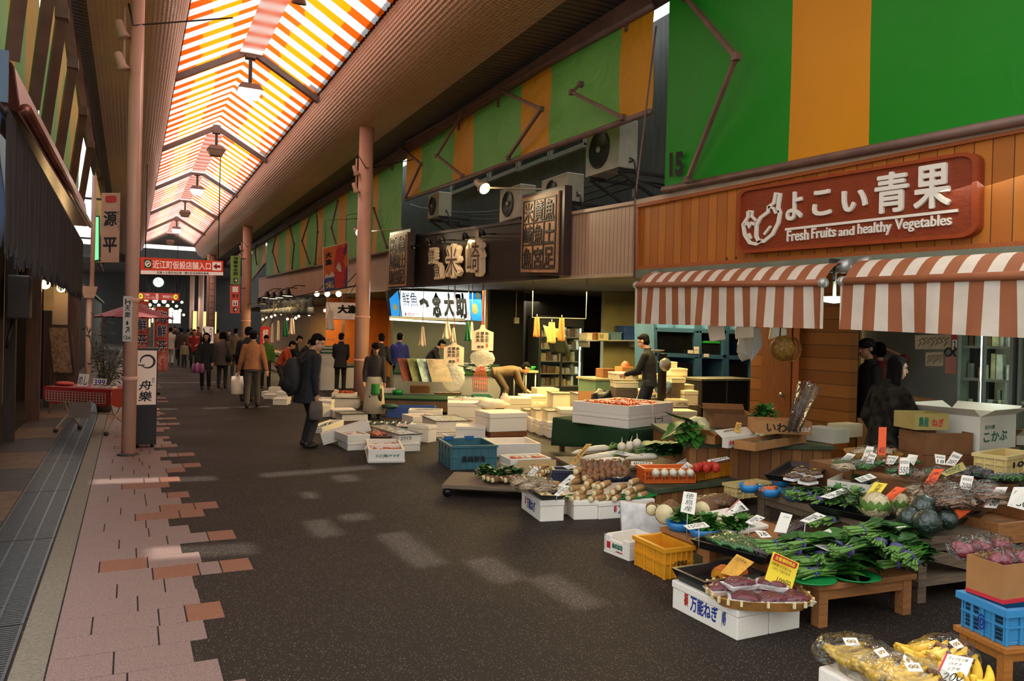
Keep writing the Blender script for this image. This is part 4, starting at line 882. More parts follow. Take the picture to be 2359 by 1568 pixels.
fbox('white foam box brush marked on its side under a glass tray',fit(c4(862,632),c4(1060,620),c4(752,530),c4(0,552)[1],f4[4]),'glass',txt=[('front','コウイカ',(.06,.3,.55,.75),ink)],fill='squid',n=22,flabel='pale squid under the glass tray of the brush marked box')
fbox('white foam box right behind the tilted long box',fit(c4(545,578),c4(740,566),c4(500,530),c4(0,503)[1],0),fill='fish',n=12,flabel='small fish in the box behind the tilted one')
fbox('foam box of red fish at the far left of the street edge',fit(c4(166,545),c4(362,470),c4(140,500),c4(150,490)[1],0),fill='fish',n=14,flabel='dark fish in the far left street edge box')
# tilted long box
a=G(*c4(178,652)); M_=Rz(math.radians(-12)) @ Ry(math.radians(-17)); t=thing('foam_box','long empty white foam box tilted up on its neighbours','box',a); t.rotation_euler=M_.to_euler(); openbox(.74,.26,.17,.03).lb('body',foam,t,bevel=.006)
# round tray with shrimp, green mat with fish
p=at(*[c4(715,640)[0],11.6]); t=thing('grey_tub','grey tub carrying the round shrimp tray','tub',p); MB().lathe([(.2,0),(.24,.16),(.22,.16),(.19,.02)],p,24).build('shell',mat('grey_tub_plastic',(120,116,108),.5),t)
t=thing('round_tray','brown round tray of shrimp between the foam boxes','tray',p+V((0,0,.165))); MB().lathe([(.24,0),(.29,.04),(.275,.042),(.23,.012)],p+V((0,0,.165)),28).build('tray',mat('brown_tray',(110,74,50),.4),t); stuffing('shrimp','pale shrimp heaped on the brown round tray',p+V((-.2,-.2,0)),0,.4,.4,.19,60)
p=at(c4(760,0)[0],12.6,.0); t=thing('turf_mat','green turf covered low stand with fish on it','stand',p,-.35); MB().box((-.5,-.2,0),(.5,.35,.2)).lb('stand',foam,t); MB().box((-.54,-.25,.2),(.54,.38,.22)).lb('turf',gturf,t,bevel=.01)
fish0=None
for i in range(9):
    q_=p+Rz(-.35) @ V((-.42+.1*i,.05+.1*(i % 2) - .06,.235))
    if fish0 is None:
        fish0=thing('fish','whole dark backed fish laid on the green turf stand','fish',q_,.9,'fish on the green turf stand'); MB().tube([(-.14,0,0),(-.09,0,.003),(0,0,.008),(.08,0,.003),(.11,0,0)],[.004,.022,.03,.014,.006],8).lb('body',fishm,fish0); MB().box((.105,-.002,-.02),(.15,.002,.03)).lb('tail',fishm,fish0)
    else: dup(fish0,q_,.9+rnd(-.15,.15))
t=thing('blue_tub','small blue tub at the right end of the green turf stand','tub',at(c4(870,0)[0],12.9)); MB().lathe([(.1,0),(.13,.22),(.115,.22),(.09,.02)],t.location,18).build('shell',mat('blue_tub_plastic',(30,70,140),.4),t)
# stacks at the column
fbox('two-tone white foam box behind the backpack man',fit(c4(100,400),c4(240,392),c4(96,380),c4(0,285)[1],0),'lid',txt=None)
fbox('white foam box with a lid on top behind the backpack man',fitd(c4(125,285),17.6,30,c4(0,225)[1],.4,-.35),'lid')
fa=fit(c4(262,402),c4(470,398),c4(245,380),c4(0,330)[1],0); fbox('lower large white foam box left of the apron woman',fa,'lid'); fbox('upper large white foam box left of the apron woman',fitd(c4(262,330),17.2,58,c4(0,235)[1],.45,-.35),'glass')
fbox('white foam box of red prawns highest left of the apron woman',fitd(c4(250,217),17.6,55,c4(0,178)[1],.4,-.35),fill='crab',n=22,flabel='red prawns highest left of the apron woman')
fbox('dark rimmed glass tray box at the feet of the apron woman',fit(c4(345,432),c4(578,425),c4(330,405),c4(0,366)[1],0),'glass',fill='squid',n=20,flabel='seafood under the dark rimmed tray by the apron woman')
# centre group
fbox('front left white foam box of the centre group',fit(c4(1125,628),c4(1200,615),c4(975,520),c4(0,475)[1],0,.42),lip=.8,fill='squid',n=20,flabel='seafood in the front left centre box')
fbox('white foam box with prawns behind the front left one',fit(c4(985,500),c4(1200,490),c4(905,440),c4(0,390)[1],0,.5),fill='shrimp',n=40,flabel='prawns in the second centre box')
fbox('long white foam box standing on the prawn box',fitd(c4(945,388),14.6,78,c4(0,330)[1],.4,-.4),fill='fish',n=26,flabel='fish in the long box on the prawn box')
fa=fit(c4(1200,580),c4(1500,572),c4(1150,540),c4(0,520)[1],0); fbox('lower white foam box of the stack with the wide glass tray',fa,'lid'); fbox('upper white foam box with the wide dark rimmed glass tray',fit(c4(1200,520),c4(1515,512),c4(1135,462),c4(0,430)[1],fa[4]),'glass',fill='fish',n=24,flabel='fish under the wide dark rimmed tray')
fa=fit(c4(1345,640),c4(1720,625),c4(1300,600),c4(0,580)[1],0); fbox('low pinkish foam box just behind the teal crate',fa,'open')
fbox('square white foam box in the middle of the centre group',fitd(c4(1375,585),12.2,68,c4(0,478)[1],.42,-.42),'lid')
t=thing('wooden_crate','brown wooden crate under the lidded foam box','crate',(0,0,0)); f=fit(c4(1690,640),c4(2020,625),c4(1655,600),c4(0,532)[1],0); t.location=f[0]; t.rotation_euler=(0,0,f[1]); mb=MB()
for k in range(2): mb.box((0,0,.01+k*f[4]*.5),(f[2],f[3],f[4]*(.47+.5*k)))
mb.build('boards',mat('crate_brown',(134,78,40),.6,nz=(6,.4,(1,10,10))),t,local=True,bevel=.004)
fbox('lidded foam box resting on the brown wooden crate',(f[0]+V((-.02,.0,f[4])),f[1],f[2]*1.02,f[3]+.1,.3),'lid')
fbox('long white foam box with a sloping card in the centre back',fitd(c4(1300,395),14.8,95,c4(0,262)[1],.5,-.4),'lid'); fbox('open white foam box at the back with fish tails',fitd(c4(1300,262),15.6,92,c4(0,222)[1],.42,-.4),fill='fish',n=14,flabel='fish tails in the open back box')
fbox('white foam box beneath the crumpled white bag',fitd(c4(1612,445),13.3,90,c4(0,345)[1],.45,-.4),'open',txt=[('front','高級鮮魚',(.5,.45,.83,.75),MATS['black_print'])])
t=thing('ice_bag','crumpled white plastic bag lying on its foam box','bag',V((5.78,12.22,.49))); MB().ell(t.location+V((0,.1,.02)),(.3,.2,.09),18,10,wob=.5,fr=2).ell(t.location+V((.25,.1,.1)),(.1,.05,.1),10,8,wob=.6).build('bag',mat('white_bag',(236,220,190),.5,bump=(16,.6)),t)
# teal crate and the two boxes by it
def crate(label,f,m,name='plastic_crate',txt=None,mesh=False,ribs=4,rim=.03,bev=.004,sub=0):
    a,rz,L,Wd,h=f; o=thing(name,label,'crate',a,rz); t=.014
    mb=openbox(L,Wd,h,t)
    for s_ in (0,1):                                   # outer ribs and rim
        n=ribs if s_ else ribs+2
        for k in range(n+1):
            if s_: y=Wd*k/n; mb.box((-.012,max(0,y - .008),0),(0,min(Wd,y+.008),h)); mb.box((L,max(0,y - .008),0),(L+.012,min(Wd,y+.008),h))
            else: x=L*k/n; mb.box((max(-.012,x - .008),-.012,0),(min(L+.012,x+.008),0,h)); mb.box((max(0,x - .008),Wd,0),(min(L,x+.008),Wd+.012,h))
    mb.lb('body',m,o,bevel=bev)
    mb=MB(); r=rim; mb.box((-r*.7,-r*.7,h - r),(L+r*.7,.006,h)); mb.box((-r*.7,Wd - .006,h - r),(L+r*.7,Wd+r*.7,h)); mb.box((-r*.7,.006,h - r),(.006,Wd - .006,h)); mb.box((L - .006,.006,h - r),(L+r*.7,Wd - .006,h))
    mb.box((-.013,-.013,h*.48),(L+.013,-.002,h*.54)); mb.box((-.013,0,h*.48),(-.002,Wd,h*.54)); mb.lb('rim',m,o)
    if mesh:
        mb=MB(); n=int(L/.035); k=int(h/.035)
        for i in range(n):
            for j in range(1,k - 1): x=L*(i+.5)/n; z=h*(j+.5)/k; mb.cbox((x,-.008,z),(.02,.006,.02),Ry(math.pi/4))
        mb.lb('mesh_openings',mesh,o)
    if txt:
        for face,s_,rect,col in txt: MB().text(s_,facemap(L,Wd,h,face),rect,.0135,bold=.03).lb('printed_text',col,o)
    return o
cr=crate('teal plastic crate with four black characters at the street edge',fit(c4(1335,875),c4(1738,862),c4(1150,795),c4(0,655)[1],0),plast_b,txt=[('front','高崎鮮魚',(.22,.3,.76,.58),MATS['black_print'])])
mb=MB(); f=fit(c4(1335,875),c4(1738,862),c4(1150,795),c4(0,655)[1],0)
for x in (.12,.6): mb.box((f[2]*x,f[3] - .03,f[4] - .02),(f[2]*x+.12,f[3]+.03,f[4]+.03))
mb.lb('handle_grips',mat('blue_grip',(40,96,150),.4),cr)
fbox('long empty white foam box right behind the teal crate',fit(c4(1730,755),c4(2147,745),c4(1640,690),c4(0,640)[1],0))
fb24=fit(c4(1872,890),c4(2240,872),c4(1757,842),c4(0,778)[1],0); fbox('white foam box of wrapped packs right of the teal crate',fb24,lip=.25)
for i in range(5):
    t=thing('food_pack',['first','second','third','fourth','fifth'][i]+' wrapped seafood pack from the left in the box by the teal crate','food pack',fb24[0]+Rz(fb24[1]) @ V((.1+.115*i*fb24[2]/.7,.15,fb24[4]*.72)),fb24[1]+rnd(-.2,.2)); MB().box((-.06,-.09,0),(.06,.09,.03)).lb('tray',foam,t); MB().ell((0,0,.035),(.05,.08,.022),10,6,wob=.3).lb('food',[crabm,shrimpm,squidm][i % 3],t); MB().ell((0,0,.03),(.062,.092,.034),10,6).lb('wrap',clear,t)
# right row of glass boxes
for i,(A,zc_,wpx,yt,Wd,lb) in enumerate([(k5(485,400),14.2,26,k5(0,300)[1],.5,'white foam stack at the left end of the glass tray row'),(k5(540,455),13.8,26,k5(0,330)[1],.5,'second white foam stack of the glass tray row'),
        (k5(615,478),13.4,24,k5(0,350)[1],.5,'third white foam stack of the glass tray row'),(k5(695,490),13.0,28,k5(0,350)[1],.5,'fourth white foam stack of the glass tray row')]):
    fbox(lb,fitd(A,zc_,wpx,yt,Wd,-.3),'lid',lip=.5)
for i,(A,zc_,wpx,yt,lb,fl) in enumerate([(k5(500,300),14.3,40,k5(0,243)[1],'glass topped foam box at the left end of the row','shell'),(k5(585,340),13.8,38,k5(0,240)[1],'second glass topped foam box of the row','shell'),(k5(690,350),13.2,40,k5(0,250)[1],'third glass topped foam box of the row','squid')]):
    fbox(lb,fitd(A,zc_,wpx,yt,.5,-.3),'glass',fill=fl,n=26,flabel='seafood under the %s glass of the row' % ('first','second','third')[i],m=foamy)
fbox('tall cream foam box just left of the crab boxes',fitd(k5(800,395),12.9,54,k5(0,238)[1],.5,-.35),'lid',m=foamy,lip=.15); fbox('white foam box under the tall cream one',fitd(k5(790,470),12.9,58,k5(0,397)[1],.5,-.35),'lid')
f20=fitd(k5(318,350),15.4,60,k5(0,142)[1],.55,-.4); fbox('big cream foam box the bending man leans on',f20,'lid',m=foamy); fbox('long cream foam box right of the bending man',fitd(k5(470,190),16.6,56,k5(0,118)[1],.6,-.3),'lid',m=foamy)
fbox('long cream foam box of prawns right of the bending man',fitd(k5(545,235),15.6,60,k5(0,190)[1],.5,-.3),'open',m=foamy,fill='shrimp',n=30,flabel='prawns in the long cream box')
fbox('cream foam box of shellfish at the foot of the steel table',fitd(k5(600,130),17.5,53,k5(0,55)[1],.5,-.2),'open',m=foamy,fill='shell',n=90,flabel='brown shellfish at the foot of the steel table')
fbox('cream glass topped box at the back left of the crab stand',fitd(k5(735,235),14.9,62,k5(0,98)[1],.55,-.3),'glass',m=foamy); fbox('cream glass topped box marked with red letters',fitd(k5(945,215),14.0,76,k5(0,100)[1],.55,-.3),'glass',m=foamy,txt=[('front','カニ',(.06,.4,.2,.8),redi)])
fbox('low cream glass topped box in front of the red lettered one',fitd(k5(1075,240),13.0,50,k5(0,172)[1],.5,-.3),'glass',m=foamy,txt=[('front','入荷',(.1,.3,.3,.7),redi)])
# turf table with the crab boxes
TT=fit(k5(850,640),k5(1560,560),k5(770,640),k5(0,400)[1],0)
pa,pb,pc=G(*k5(1395,410),.5),G(*k5(1790,358),.5),G(*k5(1005,340),.5); dx=(pb - pa).normalized(); dy=(pc - pa).normalized()
t=thing('turf_table','low table draped in green turf under the crab boxes','table',pa+(pb - pa)*.3+(pc - pa)*.5 - V((0,0,.5))); base=pa - dx*.12 - dy*.15
LX,LY=(pb - pa).length+.3,(pc - pa).length+.75
def tp(x,y,z): return base+dx*x+dy*y+V((0,0,z - .5))
MB().hexa([tp(0,0,.44),tp(LX,0,.44),tp(LX,LY,.44),tp(0,LY,.44),tp(0,0,.48),tp(LX,0,.48),tp(LX,LY,.48),tp(0,LY,.48)]).build('table_top',woodg,t)
mb=MB()
mb.grid(lambda u,v: tp(-.02+(LX+.04)*u,-.02+(LY+.04)*v,.492),6,6); mb.grid(lambda u,v: tp(-.02+(LX+.04)*u,-.025 - .03*math.sin(u*14)*v,.492 - v*.22),24,4); mb.grid(lambda u,v: tp(-.025 - .03*math.sin(u*11)*v - .06*v,-.02+(LY+.04)*u,.492 - v*(.22+.2*u)),24,4)
mb.build('turf_cover',gturf,t,solid=.012)
for x,y in ((.1,.1),(LX - .1,.1),(.1,LY - .1),(LX - .1,LY - .1)): p=tp(x,y,0); MB().box((p.x - .03,p.y - .03,0),(p.x+.03,p.y+.03,.45)).build('leg',woodg,t)
ang=math.atan2(dx.y,dx.x); W2=abs((pc - pa).dot(V((-dx.y,dx.x,0)))); hB=.155
fbox('lower front white foam crab box roped on the turf table',(pa,ang,(pb - pa).length*.5,W2,hB),'lid'); fbox('lower right white foam crab box on the turf table',(pa+dx*((pb - pa).length*.52),ang,(pb - pa).length*.475,W2,hB),'lid',txt=[('front','(一)',(.1,.2,.5,.8),MATS['ink_grey'] if 'ink_grey' in MATS else ink)])
fbox('upper front white foam box full of red crab',(pa+V((0,0,hB)),ang,(pb - pa).length*.5,W2,hB),'open',fill='crab',n=60,flabel='red crab legs heaped in the upper front box'); fbox('upper right white foam box of crab',(pa+dx*((pb - pa).length*.52)+V((0,0,hB)),ang,(pb - pa).length*.475,W2,hB),'open',fill='crab',n=34,flabel='red crab legs in the upper right box')
mb=MB()
for k in range(3): p=pa+dx*.08*(k+1) - V((0,0,0)); mb.tube([pa+dy*(.1+.25*k)+V((0,0,.3)) - dx*.004,pa+dy*(.3+.25*k)+V((0,0,.02)) - dx*.006],.004,5)
tag(mb.build('orange_twine',mat('orange_cord',(200,110,50),.6)),'thin orange cords over the left side of the crab boxes','cord')
for i,(A,zc_,wpx,yt,Wd,k,lb,tx) in enumerate([(k5(1275,165),13.6,56,k5(0,100)[1],.35,'open','cream foam box with red tags behind the crab boxes',None),(k5(1400,140),14.2,74,k5(0,64)[1],.4,'lid','cream lidded foam box with a dark blue label',('front','鮮魚組',(.55,.1,.92,.5),bluei)),
        (k5(1690,150),14.0,56,k5(0,88)[1],.4,'lid','pale greenish foam box behind the blue bag',None),(k5(1800,75),14.2,48,k5(0,20)[1],.35,'lid','topmost cream foam box at the right end of the fish stand',None),(k5(1885,205),13.4,34,k5(0,75)[1],.35,'lid','tall cream foam box at the right end of the fish stand',None),(k5(1740,218),12.4,52,k5(0,155)[1],.35,'open','cream foam box with dark print right of the crab',('front','いかそうめん',(.42,.2,.95,.75),MATS['black_print'])),(k5(1790,365),11.8,58,k5(0,252)[1],.4,'lid','cream foam box on the floor right of the turf table',('front','ムム',(.3,.4,.5,.6),redi))]):
    fbox(lb,fitd(A,zc_,wpx,yt,Wd,-.3),k,m=foamy,txt=[tx] if tx else None)
# a low platform that carries the rear boxes
def deck(label,p0,p1,w,z):
    d=(p1 - p0); d.z=0; L=d.length; rz=math.atan2(d.y,d.x); t=thing('low_platform',label,'platform',(p0.x,p0.y,0),rz); MB().box((0,0,z - .04),(L,w,z)).lb('planks',woodg,t)
    for x in (.05,L - .05):
        for y in (.05,w - .05): MB().box((x - .04,y - .04,0),(x+.04,y+.04,z - .04)).lb('leg',woodg,t)
# ---- the shop behind: light box, fridge, counters
q=qy(20.6,(920,669),(1079,674),(1084,737),(927,731)); t=thing('light_box_sign','glowing white light box with blue and black brush characters and blue fish panels','sign',q(.5,0,0)); MB().prism(SQ,lambda u,v,d: q(-.16+1.36*u,v*1.0,d),-.25,-.01).build('box',dkst,t)
wl=glow('white_lit_panel',(222,240,246),1.15); bl=mat('blue_lit_panel',(40,150,220),.5,nz=(2.4,.5),rgb2=(20,110,200),emit=(30,140,216),es=.7); MB().prism(SQ,q,-.01,0).build('white_face',wl,t)
bp_=MB().prism([(-.15,.02),(-.012,0),(-.02,1),(-.15,.68)],q,-.01,0).build('blue_face',bl,t); MB().prism([(1.012,0),(1.19,-.02),(1.19,.99),(1.0,.99)],q,-.01,0).build('blue_face',bl,t); mb=MB(); mf=mat('fish_print',(190,170,90),.5,nz=(16,.5),emit=(180,160,80),es=.4)
for u,v,s_ in ((-.085,.38,.6),(1.08,.42,1),(1.14,.9,.6)): mb.prism([(u+.045*s_*math.cos(a_*.5236),v+.2*s_*math.sin(a_*.5236)) for a_ in range(12)],q,.001,.003)
mb.build('printed_fish',mf,bp_)
mb=MB(); mb.text('鮮魚',q,(.03,.42,.24,.95),.002,bold=.0); mb.build('blue_characters',bluei,t); MB().text('■台湾配送承ります。',q,(.04,.06,.25,.2),.002,bold=.02).build('red_characters',redi,t)
mb=MB(); mb.stroke([(.27,.55),(.33,.66),(.37,.58),(.38,.42)],q,(.045,.2),.002,.004); mb.text('念',q,(.44,.05,.58,.98),.002,bold=.06,shear=.1); mb.text('大',q,(.61,.08,.77,.96),.002,bold=.06,shear=.1); mb.text('助',q,(.79,.04,.96,.99),.002,bold=.06); mb.build('brush_characters',MATS['black_print'],t)
lamp('AREA',q(.5,.5,.25),14,(.92,.96,1),2.0,.8,aim=q(.5,.3,3))
p0,p1=PY(898,735,20.4),PY(1072,745,20.4); t=thing('fluorescent_tube','long fluorescent tube fixture under the light box sign','lamp',(p0+p1)/2); MB().tube([p0,p1],.025,8).build('tube',glow('tube_glow',(255,236,180),3),t); MB().box((p0.x,20.42,p0.z+.02),(p1.x,20.52,p0.z+.09)).build('fixture',alu,t); MB().tube([(p0.x+.3,20.47,p0.z+.08),(p0.x+.3,20.47,2.98)],.015,6).build('hanger',alu,t)
struct(MB().box((PY(1119,700,19.5).x,19.5,0),(PY(1128,700,19.5).x,19.6,2.98)),'trim_6',mat('cream_post',(186,160,110),.5)); a_,b_=PY(1128,700,19.4),PY(1207,700,19.4); struct(MB().box((a_.x,19.4,0),(b_.x,19.7,3)),'wall_dark_pier',black)
a_,b_=PY(1212,700,20.2),PY(1460,700,20.2); struct(MB().box((a_.x,20.2,0),(b_.x+1.5,20.4,3)),'wall_fridge_bay',mat('dark_bay',(34,26,22),.7,nz=(3,.3)))
t=thing('switch_box','small cream switch box with conduit on the dark pier','switch box',PY(1188,745,19.38)); p=t.location.copy(); MB().box((p.x - .06,19.32,p.z),(p.x+.08,19.4,p.z+.17)).build('casing',acw,t); MB().tube([(p.x,19.37,p.z+.17),(p.x,19.37,2.95)],.014,6).build('conduit',acw,t)
# tall glass fridge
def fridge(label,q,nd_,deep,fm,shelves=5,tubes=(.96,),glowc=(225,255,225),stock=True):
    p=q(.5,0,0); t=thing('glass_fridge',label,'fridge',p); qq=q
    mb=MB(); mb.prism(SQ,lambda u,v,d: qq(u,v,d),-deep,-deep+.04); mb.prism([(0,0),(.03,0),(.03,1),(0,1)],qq,-deep,0); mb.prism([(.97,0),(1,0),(1,1),(.97,1)],qq,-deep,0); mb.prism([(.03,.9),(.97,.9),(.97,1),(.03,1)],qq,-deep,0); mb.prism([(.03,0),(.97,0),(.97,.12),(.03,.12)],qq,-deep,0); mb.build('cabinet',fm,t)
    mb=MB()
    for k in range(shelves): v=.14+.76*k/shelves; mb.prism([(.04,v),(.96,v),(.96,v+.012),(.04,v+.012)],qq,-deep+.05,-.06)
    mb.build('shelves',alu,t)
    for k in range(nd_):
        u0,u1=.03+.94*k/nd_,.03+.94*(k+1)/nd_; d_=MB()
        for r_ in ([(u0,.12),(u0+.02,.12),(u0+.02,.9),(u0,.9)],[(u1 - .02,.12),(u1,.12),(u1,.9),(u1 - .02,.9)],[(u0+.02,.12),(u1 - .02,.12),(u1 - .02,.135),(u0+.02,.135)],[(u0+.02,.885),(u1 - .02,.885),(u1 - .02,.9),(u0+.02,.9)]): d_.prism(r_,qq,-.03,.01)
        D=d_.build('door',fm,t); MB().prism([(u0+.02,.135),(u1 - .02,.135),(u1 - .02,.885),(u0+.02,.885)],qq,-.015,-.01).build('pane',film('fridge_glass',(200,210,200),.1,.05,1),D); MB().prism([(u1 - .05,.45),(u1 - .035,.45),(u1 - .035,.6),(u1 - .05,.6)],qq,.01,.035).build('handle',alu,D)
    for u in tubes: MB().prism([(u - .02,.16),(u+.005,.16),(u+.005,.87),(u - .02,.87)],qq,-.09,-.06).build('tube_light',glow('fridge_tube',glowc,4),t)
    if stock:
        cols=[mat('pack_%s' % n_,c_,.5,nz=(12,.4)) for n_,c_ in (('white',(200,200,190)),('grey',(120,124,116)),('cream',(190,176,130)),('brown',(120,90,60)))]; mb=MB()
        for k in range(shelves):
            v=.152+.76*k/shelves; u=.06
            while u < .9: w=rnd(.05,.12); hgt=rnd(.05,.12); mb.prism([(u,v),(u+w,v),(u+w*rnd(.8,1),v+hgt),(u,v+hgt)],qq,-deep+.12,-.14 - rnd(0,.1),random.randrange(4)); u+=w+rnd(.004,.03)
        o=mb.build('stocked_packs',cols,t); o['kind']='stuff'
    return t
a_,b_=PY(1243,726,18.4),PY(1346,733,18.4); q=quadmap(a_,b_,V((b_.x,18.4,.02)),V((a_.x,18.4,.02))); fridge('tall two-door glass fridge at the back of the fish shop',q,2,.7,mat('fridge_dark',(40,44,44),.4)); lamp('AREA',q(.9,.5,.2),6,(.9,1,.85),.3,1.4,aim=q(.6,.3,3))
lamp('AREA',q(.5,.88,-.3),5,(.9,1,.85),.6,.3,aim=q(.5,0,-.3))
# steel table with a green bowl
p0,p1=atp(1205,852,18.2),atp(1253,853,17.6); t=thing('work_table','cream topped steel work table beside the bending man','table',V((p0.x,p0.y,0))); z_=p0.z; MB().box((p0.x - .1,p0.y - .3,z_ - .05),(p1.x+.1,p0.y+.4,z_)).build('table_top',cream,t)
for x in (p0.x - .05,p1.x+.05):
    for y in (p0.y - .25,p0.y+.35): MB().tube([(x,y,0),(x,y,z_ - .05)],.02,8).build('leg',alu,t)
pg=mat('green_plastic',(10,140,60),.35); p=V(((p0.x+p1.x)/2+.1,p0.y,z_)); t=thing('green_bowl','green plastic bowl on the steel work table','bowl',p); MB().lathe([(.1,0),(.15,.09),(.14,.09),(.09,.01)],p,20).build('bowl',pg,t)
# fish counters with green turf
a_,b_=G(*d7(0,1345),.62),G(*d7(900,1335),.62)
z_=.62; p0,p1=atp(842,915,16.4),atp(1088,912,16.4); t=thing('fish_counter','long fish counter topped with green turf behind the apron woman','counter',V(((p0.x+p1.x)/2,p0.y,0))); hz=p0.z
d_=(p1 - p0); d_.z=0; L=d_.length; d_.normalize(); w_=V((-d_.y,d_.x,0))
def bx(mb,p,L,w,z0,z1): return mb.hexa([V((*(p+d_*x+w_*y).xy,z)) for z in (z0,z1) for x,y in ((0,0),(L,0),(L,w),(0,w))])
bx(MB(),p0+w_*.03,L,1.1,0.05,hz - .04).build('body',mat('wet_wood',(120,92,60),.6,nz=(3,.4)),t); bx(MB(),p0,L+.05,1.2,hz - .04,hz).build('turf_top',gturf,t,bevel=.01)
def on(px,py,z): return G(px,py,z)
cnt=hz
p=on(916,908,cnt); t=thing('green_bowl','round green plastic tub on the turf fish counter','bowl',p); MB().lathe([(.1,0),(.125,.05),(.12,.1),(.11,.1),(.1,.02)],p,20).build('bowl',pg,t)
fbox('brown wooden box on the turf fish counter',(on(945,905,cnt),-.3,.45,.3,.17),'open',m=cardd,name='wooden_box',fill='shell',n=20,flabel='shellfish in the brown wooden box'); fbox('flat wooden framed tray on the turf fish counter',(on(1002,909,cnt),-.3,.6,.3,.05),'glass',m=woodp,name='wooden_tray',cat='tray'); fbox('white foam box of cut fish at the left end of the turf counter',(on(872,905,cnt),-.3,.38,.3,.1),'open',fill='shrimp',n=30,flabel='cut fish at the left end of the turf counter')
fbox('white box with red writing at the left end of the counter',(on(852,908,cnt),-.3,.26,.3,.14),'lid',name='paper_box',txt=[('front','福井',(.2,.3,.8,.7),redi)])
p=at(890,15.6); t=thing('blue_tray','long blue plastic tray in front of the turf counter','tray',p,-.35); openbox(1.0,.4,.22,.03).lb('tray',mat('blue_tray_plastic',(50,80,150),.5),t)
t=thing('green_basin','folded green sheet lying before the turf counter','sheet',at(898,15.3,.24)); MB().ell(t.location+V((0,0,.02)),(.17,.12,.05),14,8,wob=.4).build('folds',mat('dark_green_cloth',(30,70,50),.6),t)
fbox('teal plastic box on the floor beside the orange net',(at(1090,16.5),-.3,.4,.4,.42),'open',m=mat('teal_box',(40,110,84),.4),name='plastic_box',t=.012)
# second counter farther in, with sloped trays of fish
p=at(905,18.6); t=thing('fish_counter','inner fish counter with sloped trays under the light box sign','counter',p,-.4); MB().box((0,0,0),(2.6,.9,.72)).lb('body',alu,t); MB().hexa([(0,-.05,.72),(2.6,-.05,.72),(2.6,.9,.72),(0,.9,.72),(0,-.05,.76),(2.6,-.05,.76),(2.6,.9,.98),(0,.9,.98)]).lb('sloped_top',gturf,t)
stuffing('fish','assorted fish laid over the inner sloped counter',p+V((.1,0,0)),-.4,2.4,.85,.81,90,.2316)
for i in range(4): tag(MB().hexa([V((x,y,z)) for x,y,z in [(0,0,0),(.5,0,0),(.5,.03,0),(0,.03,0),(-.05,.3,.5),(.42,.3,.5),(.42,.33,.5),(-.05,.33,.5)]]).build('leaning_board',[mat('photo_board_%d' % i,[(120,40,30),(110,120,70),(160,190,190),(120,96,70)][i],.3,nz=(9,.6))],loc=at(945+22*i,17.5,.64)),['red','green','pale blue','brown'][i]+' picture board leaning on the inner counter','board','picture boards leaning on the inner counter')
# hanging bags printed with the seal, towels, aprons
bagw=mat('bag_white',(236,214,190),.5,bump=(14,.4)); towel=mat('towel_orange',(220,150,80),.9,bump=(60,.5)); towel2=mat('towel_cream',(214,196,120),.9,bump=(60,.5))
def bagstack(label,px,y0,y1,y2,zc_,wpx):
    p=atp(px,y1,zc_); w=wpx*zc_/FPX; h=(y1 - y0)*zc_/FPX; h2=(y2 - y1)*zc_/FPX; r_=-.42; t=thing('bag_bundle',label,'bags',p,r_)
    pts=[(-.5,0),(.5,0),(.5,.72),(.36,.76),(.14,.84),(.08,1),(-.08,1),(-.14,.84),(-.36,.76),(-.5,.72)]; MB().prism([(x*w,y*h) for x,y in pts],lambda u,v,d: V((u,-d+.02*math.sin(v*9),v)),-.05,.03).lb('bags',bagw,t)
    q=lambda u,v,d=0.0: V(((u - .5)*w*.8,-.055 - d,h*.06+v*h*.7)); mb=MB()
    for i,ch in enumerate('米賛魚崎魚士魚宮足'): mb.text(ch,q,(.12+.26*(i % 3),.78 - .2*(i//3),.34+.26*(i % 3),.96 - .2*(i//3)),0,bold=.02)
    mb.lb('seal_print',ink,t); MB().text('鮮魚',q,(.2,.04,.6,.2),0,bold=.03).lb('shop_print',ink,t); MB().text('印',q,(.7,.08,.82,.3),0,bold=.05).lb('red_stamp',redi,t)
    M2=MB().ell((0,0,-h2*.48),(w*.55,.1,h2*.55),16,10,wob=.35); M2.lb('clear_bags',clearb,t)
    MB().tube([(0,0,h),(0,0,2.98 - p.z)],.008,6).lb('hanging_cord',mat('red_cord',(190,60,40),.6),t); return t
bagstack('lower hanging bundle of printed white shopping bags',1045,784,840,900,18.0,46); bagstack('upper hanging bundle of printed white shopping bags',1111,748,807,842,16.9,50)
def drape(label,px,y0,y1,zc_,wpx,m,name='towel',cat='towel',taper=.5,wob=.03,vertical=False):
    p=atp(px,y1,zc_); w=wpx*zc_/FPX; h=(y1 - y0)*zc_/FPX; t=thing(name,label,cat,p,-.42)
    MB().grid(lambda u,v: V(((u - .5)*w*(1 - taper*v),wob*math.sin(u*11+v*3)*(1 - v*.5),h*v+.04*w*math.sin(u*7)*(1 - v))),12,10).lb('cloth',m,t,solid=.012); MB().tube([V((0,0,h - .01)),Rz(.42) @ (V((5.2,p.y,2.878)) - p) if zc_ > 22 else V((0,0,max(h+.06,2.98 - p.z if name=='hanging_bag' else 0)))],.008,6).lb('hook',alu,t); return t
gcloth=mat('green_bag',(20,110,70),.5,bump=(14,.4))
for a_ in [('white bag bundle hanging left under the light box',973,752,797,20.0,17,bagw,'bag'),('white bag hanging third under the light box',1030,740,780,18.3,24,bagw,'bag'),('green bag hanging under the right end of the light box',1077,742,785,17.6,15,gcloth,'bag'),('pale bag hanging right beside the green one',1086,742,782,17.9,12,bagw,'bag'),('white bag cluster hanging by the grey equipment',1044,755,788,17.9,14,bagw,'bag')]: drape(a_[0],*a_[1:6],a_[6],'hanging_bag','bag',.75)
